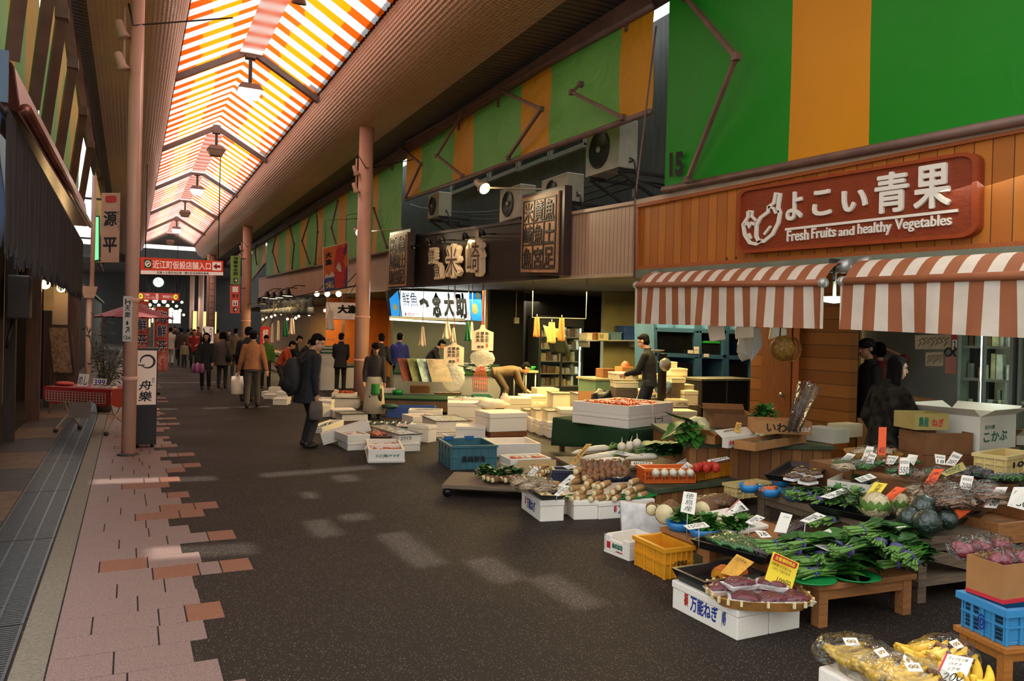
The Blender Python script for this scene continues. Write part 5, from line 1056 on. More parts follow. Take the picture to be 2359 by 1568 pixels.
for a_ in [('left orange towel hung before the glass fridge',1236,730,776,16.5,15,towel),('right orange towel hung before the glass fridge',1293,732,785,16.3,16,towel),('cream cloth bunch hung before the fridge door',1270,742,790,16.4,20,towel2)]: drape(*a_,taper=.35)
p=atp(1292,800,16.6); t=thing('apron','pale and dark green rubber apron hung over the fridge rail','apron',p); MB().grid(lambda u,v: p+V((-.25+.5*u - .2*v,0,-.08+.55*v - .1*u))+V((0,.05*math.sin(u*6),0)),8,8,0,mfn=lambda u,v: 0 if v > .45+.3*u else 1).build('sheet',[towel2,mat('dark_green_rubber',(30,40,28),.3)],t,solid=.01)
r0,r1=atp(1226,731,16.5),atp(1350,734,16.4); MB().tube([V((*r0.xy,2.98)),r0,r1,V((*r1.xy,2.98))],.01,6).build('rail',alu,t)
# orange net, orange crab buckets, boxes and odds at the back right of the fish shop
t=thing('orange_net','orange net bag hanging beside the cream post','net',atp(1106,905,17.0)); mb=MB()
for i in range(9): x=-.18+.045*i; mb.tube([t.location+V((.02*(i - 4),0,.62)),t.location+V((x,.02,.3)),t.location+V((x*.9,0,.02))],.008,5)
for k in range(3): mb.tube([t.location+V((-.18+.03*k,0,.3 - .1*k)),t.location+V((.18 - .03*k,0,.3 - .1*k))],.008,5)
mb.tube([t.location+V((0,0,.6)),V((*t.location.xy,2.98))],.008,5); mb.build('netting',mat('orange_net_cord',(216,74,24),.5),t)
bluep=mat('blue_shelf_paint',(56,96,130),.5,nz=(3,.2)); q=qy(13.6,(1508,742),(1738,748),(1735,905),(1510,893)); t=thing('tank_shelf','blue painted tank shelving at the back right of the fish shop','shelf',q(.5,0,0)); mb=MB()
mb.prism(SQ,q,-.75,-.7)
for u0,u1 in ((0,.03),(.39,.46),(.68,.74),(.97,1)): mb.prism([(u0,0),(u1,0),(u1 - .01,1),(u0 - .01,1)],q,-.7,0)
for v in (0,.48,.86): mb.prism([(0,v),(1,v),(1,v+.06),(0,v+.06)],q,-.7,0)
mb.build('frame',bluep,t)
for i,(u0,u1,v0,v1) in enumerate(((.05,.38,.54,.84),(.48,.66,.54,.70),(.05,.38,.08,.4),(.76,.945,.07,.42))):
    tag(MB().prism([(u0,v0),(u1,v0),(u1,v1),(u0,v1)],q,-.6,-.06).build('dark_tank',[blk if i else mat('dark_tank_glass',(18,20,20),.12,nz=(4,.4))],bevel=.01),['dark water tank top left in the blue shelving','dark crate under the green net in the blue shelving','dark bin bottom left in the blue shelving','black box bottom right in the blue shelving'][i],'tank')
tag(MB().prism([(.48,.705),(.66,.705),(.65,.74),(.49,.74)],q,-.6,-.04).build('green_net',mat('green_net_mat',(10,150,40),.6,bump=(60,1)),bevel=.01),'bright green net lying on the dark crate in the blue shelving','net')
for i,(u,v,c_) in enumerate(((.315,.545,0),(.375,.545,0),(.375,.6,0),(.475,.5,0))): tag(MB().prism([(u,v),(u+.05,v),(u+.05,v+.05),(u,v+.05)],q,.0,.01).build('price_label',pw),['left small white label on the blue tank shelf','lower right small white label on the blue tank shelf','upper right small white label on the blue tank shelf','small white label on the second blue shelf post'][i],'label')
f=fit((1615,940),(1735,938),(1612,930),872,0); q=qy(11.6,(1613,874),(1742,872),(1740,968),(1613,968)); t=thing('black_tank_table','black tank table in front of the cedar wall','table',V((q(.5,0,0).x,11.6,0))); p0,p1=q(0,0,0),q(1,1,0); mb=MB(); mb.box((p0.x,11.6,0),(p1.x,12.3,p1.z - .04)); mb.build('body',blk,t); MB().box((p0.x - .02,11.57,p1.z - .04),(p1.x+.02,12.33,p1.z)).build('worktop',mat('worktop',(96,92,74),.4,nz=(5,.4)),t); mb=MB()
for u in (0,.45,.86): x=p0.x+(p1.x - p0.x)*u; mb.box((x,11.59,.05),(x+.03,11.61,p1.z - .04))
mb.build('trim_strips',dkst,t)
# shelf with crates at the back
q=qy(17.0,(1350,752),(1480,752),(1480,800),(1350,800)); t=thing('wall_shelf','steel wall shelf loaded with crates behind the black jacket man','shelf',q(.5,.3,0)); MB().prism([(0,.3),(1.2,.3),(1.2,.36),(0,.36)],q,-.6,0).build('board',alu,t); mb=MB()
for u in (.05,.95): mb.prism([(u,.3),(u+.02,.3),(u+.02,.0),(u,.22)],q,-.55,-.02)
mb.build('bracket',alu,t); z_=q(0,.36,0).z
bcr=mat('blue_crate_plastic',(34,62,120),.4);
for i,(px,w,h,m_,lb) in enumerate(((1352,.16,.18,acw,'small white carton left on the wall shelf'),(1365,.45,.2,cardd,'brown carton on the wall shelf'),(1408,.3,.22,mat('grey_blue_crate',(80,110,120),.5),'pale blue crate on the wall shelf'),(1438,.36,.4,bcr,'deep blue crate right on the wall shelf'))):
    x=PY(px,770,17.1).x; crate(lb,(V((x,17.08,z_+.003)),0,w,.4,h),m_,ribs=2) if i > 1 else fbox(lb,(V((x,17.08,z_+.003)),0,w,.4,h),'lid',m=m_,name='carton')
t=thing('hanging_carton','white note carton fixed under the wall shelf edge','carton',PY(1390,784,16.96)); MB().box((t.location.x - .15,16.965,t.location.z),(t.location.x+.16,16.995,t.location.z+.2)).build('carton',cream,t); MB().text('魚屋',quadmap(*[V((t.location.x+a,16.962,t.location.z+b)) for a,b in ((-.12,.17),(.0,.17),(.0,.05),(-.12,.05))]),(0,0,1,1),.001).build('handwriting',ink,t)
struct(MB().box((PY(1390,800,17.6).x,17.6,0),(PY(1640,800,17.6).x,17.75,3)),'wall_packing_bay',mat('khaki_wall',(120,112,70),.6,nz=(2,.2)))
t=thing('packing_counter','pale green packing counter where the black jacket man works','counter',at(1370,16.4)); p=t.location; MB().box((p.x,p.y,0),(p.x+1.3,p.y+.7,.82)).build('body',mat('pale_green_panel',(110,140,110),.5,nz=(3,.2)),t); MB().box((p.x - .04,p.y - .04,.82),(p.x+1.34,p.y+.74,.86)).build('worktop',cream,t)
for i,(dx_,w,h,m_,lb) in enumerate(((.25,.3,.2,cardd,'dark wooden box on the packing counter'),(.75,.3,.24,cardb,'cardboard box with an orange bag on the packing counter'),(1.2,.22,.12,foamy,'small foam tray on the packing counter'))): fbox(lb,(V((p.x+dx_,p.y+.1,.86)),0,w,.3,h),'open',m=m_,name='carton')
t=thing('orange_bag','orange plastic bag standing in the cardboard box','bag',V((p.x+.9,p.y+.2,.9))); MB().ell(t.location+V((0,0,.16)),(.1,.08,.16),12,8,wob=.4).build('bag',mat('orange_bag_plastic',(220,84,40),.4),t)
for i,(A,zc_,wpx,yt,lb,m_) in enumerate([((1418,893),13.4,54,878,'lower cream foam box behind the black bag',foamy),((1418,876),13.4,56,858,'upper cream foam box behind the black bag',foamy),((1538,880),13.6,48,862,'third foam box down in the leaning pile',foamy),((1545,868),13.7,40,848,'second foam box down in the leaning pile',foamy),((1536,846),13.8,26,833,'wrapped tray topping the leaning pile of boxes',foamy),((1548,882),13.5,34,870,'bottom foam tray of the leaning pile',foamy)]): fbox(lb,fitd(A,zc_,wpx,yt,.4,-.35+.1*(i % 3)),'lid',m=m_)
t=thing('black_bag','black plastic bag heaped beside the foam boxes','bag',at(1388,13.8,.45)); MB().ell(t.location+V((0,0,.15)),(.26,.2,.2),16,10,wob=.5,fr=2).build('bag',mat('black_bag_plastic',(14,13,12),.3,bump=(10,.6)),t)
t=thing('cardboard_flap','tan cardboard sheet standing left of the black bag','cardboard',at(1352,13.9,.42)); MB().cbox(t.location+V((0,0,.17)),(.32,.02,.34),Rz(-.3) @ Rx(-.25)).build('sheet',cardb,t)
t=thing('ice_bag','blue and clear ice bag on the pale greenish foam box','bag',atp(1528,902,13.6)); MB().ell(t.location+V((0,0,.09)),(.2,.13,.12),16,10,wob=.4,fr=2).build('bag',film('blue_bag',(150,190,220),.5,.2,20),t)
t=thing('scale','black hanging scale column with dials beside the black jacket man','scale',at(1521,12.6)); p=t.location; MB().box((p.x - .05,p.y - .05,0),(p.x+.05,p.y+.05,1.5)).build('column',blk,t); MB().lathe([(.001,0),(.11,0),(.11,.03),(.001,.03)],(p.x,p.y - .06,1.32),18,0,Rx(math.pi/2)).build('dial',alu,t); MB().lathe([(.001,0),(.1,.02),(.11,.04),(.09,.03)],(p.x - .1,p.y,1.52),18).build('pan',alu,t)
# far fish shops along the street
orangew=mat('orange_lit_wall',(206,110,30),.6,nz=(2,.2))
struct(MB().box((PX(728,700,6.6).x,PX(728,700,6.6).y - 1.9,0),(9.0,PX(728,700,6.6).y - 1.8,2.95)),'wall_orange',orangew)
q=qx(6.55,(752,696),(815,704),(815,737),(752,735)); y0=24.0
q=qy(24.2,(752,695),(838,697),(838,737),(750,735)); t=thing('fish_mural_sign','white sign with two black characters and pale fish print behind the column','sign',q(.5,0,0)); MB().prism(SQ,q,-.06,0).build('board',mat('mural_board',(224,196,170),.5,nz=(3,.6),rgb2=(196,130,110),emit=(200,170,140),es=.25),t); MB().text('大漁',q,(.3,.35,.82,.85),.003,bold=.07).build('characters',MATS['black_print'],t)
mb=MB(); mb.stroke([(0,0),(1,0),(1,1),(0,1)],q,(.015,.03),0,.006,closed=True); mb.build('red_edge',redi,t); MB().tube([q(.5,1,-.03),V((6.59,q(.5,1,0).y,3.5))],.01,5).build('cord',spk,t)
q=qy(22.9,(743,571),(803,556),(801,664),(746,674)); t=thing('big_catch_banner','orange and blue hanging banner with a red sea bream and black characters','banner',q(.5,0,0)); MB().prism(SQ,q,-.02,0).build('panel',pw,t)
fl=lambda u,v,d=0.0: q(.02+.96*u,.015+.97*v,d); mb=MB(); mb.prism([(0,.36),(1,.36),(1,1),(0,1)],fl,0,.002); mb.build('orange_ground',mat('orange_print',(226,110,34),.5,nz=(5,.3)),t); mb=MB(); mb.prism([(0,0),(.46,0),(.5,.3),(.0,.36)],fl,0,.004); mb.build('blue_sea',mat('sea_print',(60,80,150),.5,nz=(8,.5)),t)
mb=MB(); mb.prism([(.46,0),(.85,.02),(.95,.4),(.8,.62),(.98,.8),(.7,.98),(.52,.9),(.42,.55)],fl,.004,.006); mb.build('red_bream',mat('bream_red',(206,50,36),.5,nz=(6,.3)),t); mb=MB(); mb.prism([(.5,.5),(.62,.62),(.72,.5),(.74,.38),(.62,.4)],fl,.006,.008); mb.prism([(0,.3),(.1,.42),(.22,.34),(.34,.44),(.46,.33),(.4,.3),(.2,.31)],fl,.006,.008); mb.build('pale_patches',mat('pale_print',(226,200,180),.5,nz=(9,.3)),t); mb=MB(); mb.prism([(.86,0),(1,0),(1,.5),(.93,.42)],fl,.006,.008); mb.prism([(.8,.78),(.9,1),(.97,.9),(.9,.72)],fl,.006,.008); mb.build('purple_patches',mat('purple_print',(96,40,110),.5),t)
mb=MB(); [mb.tube([q(u,1,-.01),q(u,1,-.01)+V((0,0,.8)),(6.52,q(u,1,0).y,q(u,1,0).z+1)],.008,5) for u in (.1,.9)]; mb.build('cords',spk,t); MB().text('大漁',fl,(.06,.58,.34,.9),.008,bold=.06,vert=True).build('characters',MATS['black_print'],t); MB().text('つるし',fl,(.06,.06,.42,.22),.008,bold=.05).build('yellow_characters',mat('yellow_print',(236,190,40),.5),t)
glb=glow('bulb_glow',(255,232,170),9)
for i,px in enumerate((730,754,780)):
    p=PX(px,677,5.9); t=thing('bare_bulb',['left','middle','right'][i]+' globe bulb under the hanging catch banner','bulb',p); MB().ell(p,.09,12,8).build('globe',glb,t); MB().tube([p+V((0,0,.08)),p+V((.3,0,.4)),V((6.59,p.y,p.z+.85))],.015,6).build('bracket',spk,t)
dka=mat('dark_awning',(34,32,34),.6,nz=(6,.3))
q=qx(6.2,(600,693),(722,684),(722,726),(600,723)); t=thing('dark_awning','dark cloth awning with small white characters under the cone lamps','awning',q(.5,0,0)); MB().grid(lambda u,v: q(u,v,.02*math.sin(u*60)),60,4).build('cloth',dka,t,solid=.01); mb=MB(); [MB().text('大口水産',q,(u,.3,u+.32,.75),.035).build('characters',mat('pale_char',(150,130,90),.6),t) for u in (.1,.58)]
mb=MB(); a_,b_=q(0,1,0),q(1,1,0); mb.tube([a_,b_],.02,8); mb.tube([a_,a_+V((.4,0,.1))],.02,6); mb.tube([b_,b_+V((.4,0,.1))],.02,6); mb.build('frame_rail',dkst,t)
for i,px in enumerate((596,606,615,630,646,663)):
    p=PX(px,[700,700,686,688,686,682][i],5.75); t=thing('cone_lamp',['first','second','third','fourth','fifth','sixth'][i]+' black cone lamp from the left above the dark awning','lamp',p,group='cone lamps above the dark awning'); MB().lathe([(.06,.3),(.1,.22),(.14,.1),(.3,0),(.28,0),(.1,.12)],p,16).build('shade',spk,t); MB().lathe([(.24,.01),(.12,.05),(.001,.06)],p,14).build('bulb',glb if i > 1 else glow('dim_bulb',(255,210,150),2),t); MB().tube([p+V((0,0,.28)),p+V((.3,0,.45)),(6.44,p.y,p.z+.45)],.02,6).build('arm',spk,t)
for i,(px,py,m_,lb) in enumerate(((632,800,redi,'red crab banner hanging at the far fish shop'),)):
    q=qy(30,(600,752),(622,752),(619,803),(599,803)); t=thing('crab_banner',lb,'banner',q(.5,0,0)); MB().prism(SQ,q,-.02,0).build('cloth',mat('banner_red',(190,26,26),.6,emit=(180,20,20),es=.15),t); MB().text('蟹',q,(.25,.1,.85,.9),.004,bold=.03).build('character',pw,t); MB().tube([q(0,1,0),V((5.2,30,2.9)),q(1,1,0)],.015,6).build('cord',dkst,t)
# hanging goods, bulbs and fish counters of the far shops
for i,(px,y0_,y1_,zc_,w_,m_,lb) in enumerate([(640,738,785,30,9,bagw,'white bag hanging left at the far fish shop'),(657,738,775,29,13,gcloth,'green and white bag hanging at the far fish shop'),(672,733,770,28,16,bagw,'clear bag bundle hanging at the far fish shop'),(626,745,790,31,9,bagw,'white cloth hanging at the far left shop'),(760,715,760,23,22,bagw,'white bag bundle hanging before the orange wall')]): drape(lb,px,y0_,y1_,zc_,w_,m_,'hanging_bag','bag',.6)
for i in range(14):
    y=26+i*1.6+(i % 3)*.3; p=V((6.75+.5*(i % 2),y,2.25+.12*(i % 3))); t=thing('hanging_bulb','bare glowing bulb hanging in the row of far fish shops','bulb',p,group='bulbs of the far fish shops'); MB().ell(p,.06,10,6).build('globe',glb,t); MB().tube([p+V((0,0,.05)),(p.x,p.y,2.97)],.008,5).build('cord',spk,t)
for i,(y,w) in enumerate(((24.5,3.0),(28.5,3.4),(33,4),(38.5,5))):
    t=thing('fish_counter',['fish counter right behind the column','fish counter left of the column under the dark awning','far fish counter beyond the dark awning','farthest lit fish counter on the right'][i],'counter',(5.9,y,0)); MB().box((5.5,y - w/2,0),(6.6,y+w/2,.62)).build('body',foam,t); MB().box((5.45,y - w/2,.62),(6.65,y+w/2,.66)).build('turf_top',gturf,t); stuffing(['shrimp','crab','fish','shrimp'][i],'seafood spread over the '+['counter right behind the column','counter under the dark awning','far counter past the dark awning','farthest lit counter'][i],V((5.5,y - w/2,0)),0,1.1,w,.67,70)
for i,(A,zc_,wpx,yt,lb) in enumerate([((628,940),17.6,32,925,'white foam box lowest beside the striding man'),((606,926),19,30,915,'lower left foam box beside the striding man'),((636,924),18.4,26,902,'upper right foam box beside the striding man'),((602,914),19.6,32,902,'upper left foam box beside the striding man'),((618,905),19.6,36,892,'foam box with bags on top beside the striding man'),((725,960),16.2,37,932,'white foam box at the knees of the backpack man')]): fbox(lb,fitd(A,zc_,wpx,yt,.4,-.4),'lid' if i !=4 else 'open',fill='shrimp' if i==4 else None,n=20,flabel=['','','','','seafood packs by the striding man',''][i])
tag(MB().tube([(5.2,18.7,2.9),(5.2,40,2.9)],.02,8).build('hanging_rail',dkst),'thin dark rail strung between the columns with hanging bags','rail')
# white chest at the far shop, tiled cooler basket
p=atp(756,818,22.5); t=thing('low_platform','white stand under the green striped basket','stand',(p.x,p.y,0)); MB().box((p.x - .25,p.y - .2,0),(p.x+.25,p.y+.2,p.z - .002)).build('block',foam,t)
t=thing('striped_basket','white basket with green stripes on the far counter','basket',atp(756,818,22.5)); p=t.location; MB().hexa([p+V(v) for v in ((-.2,-.15,0),(.2,-.15,0),(.2,.15,0),(-.2,.15,0),(-.26,-.2,.28),(.26,-.2,.28),(.26,.2,.28),(-.26,.2,.28))]).build('body',stripes('basket_stripes',2,[(.05,(220,210,190)),(.1,(40,110,90))],period=.1),t); MB().tube([p+V((-.24,0,.28)),p+V((-.15,0,.46)),p+V((.15,0,.46)),p+V((.24,0,.28))],.012,6).build('handle',acw,t)
# ---- signs over and along the street
def hsign(label,Y,c,m,parts,rods=True,th=.14):
    q=qy(Y,*c); t=thing('hanging_sign',label,'sign',q(.5,0,0)); MB().prism(SQ,q,-th,0).build('panel',m,t)
    if rods:
        mb=MB()
        for u in (.06,.94): p=q(u,1,-th/2); mb.tube([p,(p.x,p.y,7.4 if u > .1 else 7.2)],.015,6)
        mb.build('hanger_rods',dkst,t)
    return q,t
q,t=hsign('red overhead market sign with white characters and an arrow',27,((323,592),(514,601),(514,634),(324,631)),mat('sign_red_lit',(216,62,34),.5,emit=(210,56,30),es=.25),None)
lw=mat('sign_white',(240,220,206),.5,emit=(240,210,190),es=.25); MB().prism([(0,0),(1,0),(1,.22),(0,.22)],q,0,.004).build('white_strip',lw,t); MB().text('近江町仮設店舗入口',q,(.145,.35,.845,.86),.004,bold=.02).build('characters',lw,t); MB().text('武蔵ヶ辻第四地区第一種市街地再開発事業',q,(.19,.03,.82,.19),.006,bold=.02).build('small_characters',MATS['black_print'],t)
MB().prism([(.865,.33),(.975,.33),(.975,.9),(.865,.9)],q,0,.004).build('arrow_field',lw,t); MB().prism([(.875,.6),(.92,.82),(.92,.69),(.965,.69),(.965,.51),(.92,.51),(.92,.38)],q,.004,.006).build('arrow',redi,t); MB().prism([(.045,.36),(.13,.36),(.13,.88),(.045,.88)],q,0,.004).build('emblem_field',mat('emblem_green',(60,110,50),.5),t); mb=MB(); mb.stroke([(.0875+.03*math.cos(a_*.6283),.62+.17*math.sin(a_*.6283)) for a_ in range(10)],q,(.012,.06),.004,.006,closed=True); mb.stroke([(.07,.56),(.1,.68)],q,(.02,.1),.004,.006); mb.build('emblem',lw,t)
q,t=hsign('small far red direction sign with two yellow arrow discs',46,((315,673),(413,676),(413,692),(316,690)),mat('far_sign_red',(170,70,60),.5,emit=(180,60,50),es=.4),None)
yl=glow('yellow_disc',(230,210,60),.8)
for u,s_ in ((.09,-1),(.91,1)):
    dd=MB().prism([(u+.05*math.cos(a_*.5236),.5+.36*math.sin(a_*.5236)) for a_ in range(12)],q,0,.01).build('arrow_disc',yl,t); mb=MB(); mb.stroke([(u - s_*.03,.5),(u+s_*.03,.5)],q,(.012,.1),.01,.015); mb.stroke([(u,.7),(u+s_*.032,.5),(u,.3)],q,(.012,.08),.01,.015); mb.build('arrow',MATS['black_print'],dd)
mb=MB(); mb.text('十間町',q,(.16,.55,.3,.85),.006,bold=.03).text('パーキング口',q,(.16,.15,.42,.48),.006,bold=.03).text('青果通り口',q,(.6,.3,.85,.7),.006,bold=.03); mb.prism([(.44,.1),(.5,.1),(.5,.9),(.44,.9)],q,.0,.006); mb.build('characters',lw,t)
Y=PX(566,750,5.13).y - .35
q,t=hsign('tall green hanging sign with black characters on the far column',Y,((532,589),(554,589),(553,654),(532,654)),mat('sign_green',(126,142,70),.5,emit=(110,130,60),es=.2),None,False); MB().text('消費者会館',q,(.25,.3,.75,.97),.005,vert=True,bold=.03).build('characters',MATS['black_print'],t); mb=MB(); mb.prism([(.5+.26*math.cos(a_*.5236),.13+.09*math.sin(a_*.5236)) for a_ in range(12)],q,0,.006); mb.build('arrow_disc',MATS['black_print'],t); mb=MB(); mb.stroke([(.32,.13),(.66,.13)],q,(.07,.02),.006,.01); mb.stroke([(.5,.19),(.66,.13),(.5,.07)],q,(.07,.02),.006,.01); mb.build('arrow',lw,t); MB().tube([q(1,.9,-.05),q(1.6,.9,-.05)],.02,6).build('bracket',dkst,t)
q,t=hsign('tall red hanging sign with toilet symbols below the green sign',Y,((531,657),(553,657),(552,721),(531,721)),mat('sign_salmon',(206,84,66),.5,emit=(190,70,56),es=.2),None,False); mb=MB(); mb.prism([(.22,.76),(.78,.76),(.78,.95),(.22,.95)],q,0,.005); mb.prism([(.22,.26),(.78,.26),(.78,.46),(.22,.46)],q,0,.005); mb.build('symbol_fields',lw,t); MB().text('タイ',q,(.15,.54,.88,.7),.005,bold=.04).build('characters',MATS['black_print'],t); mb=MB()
for u in (.38,.62): mb.prism([(u+.05*math.cos(a_),.42+.02*math.sin(a_)) for a_ in (0,1,2,3,4,5)],q,.005,.01); mb.prism([(u - .07,.28),(u+.07,.28),(u+.05,.39),(u - .05,.39)],q,.005,.01)
mb.text('◫',q,(.32,.79,.68,.92),.006); mb.build('symbols',MATS['black_print'],t); mb=MB(); mb.prism([(.5+.26*math.cos(a_*.5236),.13+.09*math.sin(a_*.5236)) for a_ in range(12)],q,0,.006); mb.build('arrow_disc',MATS['black_print'],t); mb=MB(); mb.stroke([(.32,.13),(.66,.13)],q,(.07,.02),.006,.01); mb.stroke([(.5,.19),(.66,.13),(.5,.07)],q,(.07,.02),.006,.01); mb.build('arrow',lw,t); MB().tube([q(1,.9,-.05),q(1.6,.9,-.05)],.02,6).build('bracket',dkst,t)
q,t=hsign('white poster with a green stripe standing among the far crowd',33,((466,751),(492,753),(491,800),(466,800)),lw,None,False,.04); MB().stroke([(.1,.9),(.4,.4),(.3,.1)],q,(.14,.08),0,.004).build('green_stripe',gcl,t); MB().text('大行燈市',q,(.62,.3,.9,.95),.003,vert=True,bold=.02).build('characters',bluei,t); MB().tube([q(.5,0,-.02),V((q(.5,0,0).x,33.02,0))],.03,8).build('post',dkst,t)
# clock, far lights and lit shop fronts at the end of the street
p=PY(365,650,63); t=thing('station_clock','round white lit clock hanging in the far hall','clock',p); MB().lathe([(.001,0),(.38,0),(.42,.06),(.4,.1),(.001,.1)],p,28,0,Rx(math.pi/2)).build('case',dkst,t); MB().lathe([(.001,.1),(.36,.1),(.36,.11),(.001,.11)],p,28,0,Rx(math.pi/2)).build('dial',glow('clock_face',(206,236,226),1.2),t); mb=MB(); mb.bar(p+V((0,-.12,0)),p+V((.14,-.12,.18)),.03,.02); mb.bar(p+V((0,-.12,0)),p+V((-.08,-.12,.26)),.025,.02); mb.build('hands',MATS['black_print'],t); MB().tube([p+V((0,-.05,.38)),V((p.x,p.y - .05,6.42))],.02,6).build('rod',dkst,t)
for i in range(22):
    px,py=337+4.1*i,692+(i*29) % 48; p=PY(px,py,(65,66.4,72,73.6,65.7,67.2,71.4,74.6)[i % 8]); t=thing('far_light','distant glowing shop light at the end of the street','lamp',p,group='distant shop lights'); MB().ell(p,rnd(.08,.2),8,6).build('bulb',glow(['far_warm','far_white','far_green'][i % 3],[(255,210,130),(255,250,230),(200,240,190)][i % 3],3),t); MB().tube([p,(p.x,p.y,6.42)],.012,5).build('cord',spk,t)
for i,(x0,x1,y0,y1,z0,z1,c_) in enumerate(((.6,4.2,76,76.2,2.0,3.2,(220,235,220)),(.2,1.6,70,70.2,1.6,3.2,(220,190,130)),(4.6,6.5,68,68.2,1.2,3,(240,200,120)))):
    t=thing('shop_window',['wide pale lit shop window closing the street','lit shop window at far left of the street end','warm lit shop window at far right of the street end'][i],'shop window',(x0,y0,z0)); MB().box((x0,y0,z0),(x1,y1,z1)).build('lit_pane',glow('lit_window_%d' % i,c_,.9),t); mb=MB(); n=5
    for k in range(n+1): x=x0+(x1 - x0)*k/n; mb.box((x - .04,y0 - .05,z0 - .05),(x+.04,y0,z1+.05))
    mb.build('frame',dkst,t); MB().box((x0,y0 - .04,0),(x1,y1,z0 - .05)).build('counter',dkst,t)
# ================================================================== vegetable shop
def lab(o,l): o['label']=l; return o
cedarh=stripes('cedar_planks',2,[(.008,(66,36,12)),(.17,(170,104,42)),(.178,(66,36,12)),(.34,(152,90,34))],.5,period=.342)
a_,b_,c_=PX(1728,900,8.3),PX(1838,900,8.3),PX(1956,900,8.3)
struct(MB().box((8.3,c_.y,0),(8.45,a_.y,2.98)),'wall_cedar',cedarh); struct(MB().box((8.25,b_.y - .05,0),(8.32,b_.y+.06,2.98)),'trim_4',mat('cedar_edge')); struct(MB().box((8.45,a_.y - .1,0),(10.5,a_.y,2.98)),'wall_cedar_return',cedarh)
o=struct(MB().box((8.26,b_.y+.1,0),(8.31,a_.y - .25,2.1)),'door_1',mat('cedar_door',(150,84,30),.5,nz=(5,.3,(10,10,1)))); MB().lathe([(.001,0),(.03,0),(.03,.02),(.001,.02)],(8.255,b_.y+.25,1.0),12,0,Ry(-math.pi/2)).build('door_knob',alu,o)
struct(MB().box((10.6,4.6,0),(10.75,8.6,2.98)),'wall_doorway_back',mat('grey_panel',(176,174,158),.6,nz=(2,.2))); struct(MB().box((8.3,2.4,0),(8.45,5.1,2.98)),'wall_pale_panel',mat('pale_panel',(150,140,120),.6,nz=(2,.15)))
struct(MB().box((8.2,5.05,0),(8.4,5.3,2.98)),'trim_5',black)
lamp('AREA',(7.2,4.2,2.85),15,(.95,1,.86),1.0,2.2,aim=(6.2,3.8,0))
t=thing('oval_lamp','small white ceiling lamp glowing in the gap between the awnings','lamp',PX(1922,688,6.9)); MB().lathe([(.001,-.05),(.1,-.035),(.14,0),(.14,.02)],t.location,18).build('diffuser',glow('oval_glow',(230,255,225),5),t); MB().tube([t.location+V((0,0,.01)),V((t.location.x,t.location.y,2.97))],.02,6).build('stem',alu,t)
def fq_(x0,x1): a,b=PX(x0,700,8.0),PX(x1,700,8.0); return quadmap(V((8,a.y,2.3)),V((8,b.y,2.3)),V((8,b.y,.02)),V((8,a.y,.02)))
fr=mat('fridge_steel',(120,124,116),.35,metal=.4); fridge('steel framed glass fridge with a bright tube behind the white turnip carton',fq_(2207,2337),2,.65,fr,tubes=(.4,.93),glowc=(210,255,245)); lamp('AREA',PX(2300,780,7.8),3,(.8,1,.95),.2,1.2,aim=PX(2150,850,6))
fridge('second glass fridge cut by the right border of the photograph',fq_(2349,2470),1,.65,fr,tubes=(.9,),glowc=(210,255,245))
dr=mat('drawing_paper',(176,160,134),.7,nz=(5,.2))
for i,(x0,y0,x1,y1,lb) in enumerate(((2108,772,2190,804,'framed picture of scribbled branches above the pale panel'),(2132,812,2172,843,'small ink drawing taped on the pale panel'))):
    q=qx(8.28,(x0,y0),(x1,y0 - 2),(x1,y1),(x0,y1)); t=thing('drawing',lb,'picture',q(.5,0,0)); MB().prism(SQ,q,-.01,0).build('paper',dr,t); mb=MB()
    for k in range(7): u=.1+.12*k; mb.stroke([(u,.2+.1*(k % 3)),(u+.08,.5),(u+.02,.6+.1*(k % 2)),(u+.14,.8)],q,(.025,.05),0,.003)
    mb.build('brush_strokes',mat('faded_ink',(90,70,56),.7),t)
q=qx(8.28,(2194,757),(2207,757),(2207,808),(2193,808)); t=thing('wall_calendar','small red and white wall calendar beside the fridge','calendar',q(.5,0,0)); MB().prism(SQ,q,-.01,0).build('backing',redi,t); MB().prism([(.1,.05),(.9,.05),(.9,.5),(.1,.5)],q,0,.006).build('date_page',pw,t); MB().text('2',q,(.3,.12,.7,.45),.008,bold=.03).build('date',ink,t)
p=PX(2196,840,8.27); t=thing('scissors_pocket','pink pocket with black scissors hanging on the pale panel','pocket',p); MB().cbox(p,(.05,.16,.2)).build('pocket',mat('pink_pocket',(170,110,100),.6),t); mb=MB()
for s_ in (-.05,.05): mb.tube([p+V((-.02,s_+.04*math.cos(k),.14+.045*math.sin(k))) for k in [j*.63 for j in range(11)]],.01,6)
mb.build('scissor_handles',blk,t)
p=PX(2185,930,7.7); t=thing('leaning_board','tan cutting board leaning against the pale panel','board',V((p.x,p.y,.35))); MB().cbox((p.x+.1,p.y,.85),(.03,.24,.36),Ry(.18)).build('board',mat('tan_board',(140,116,78),.6,nz=(4,.2)),t)
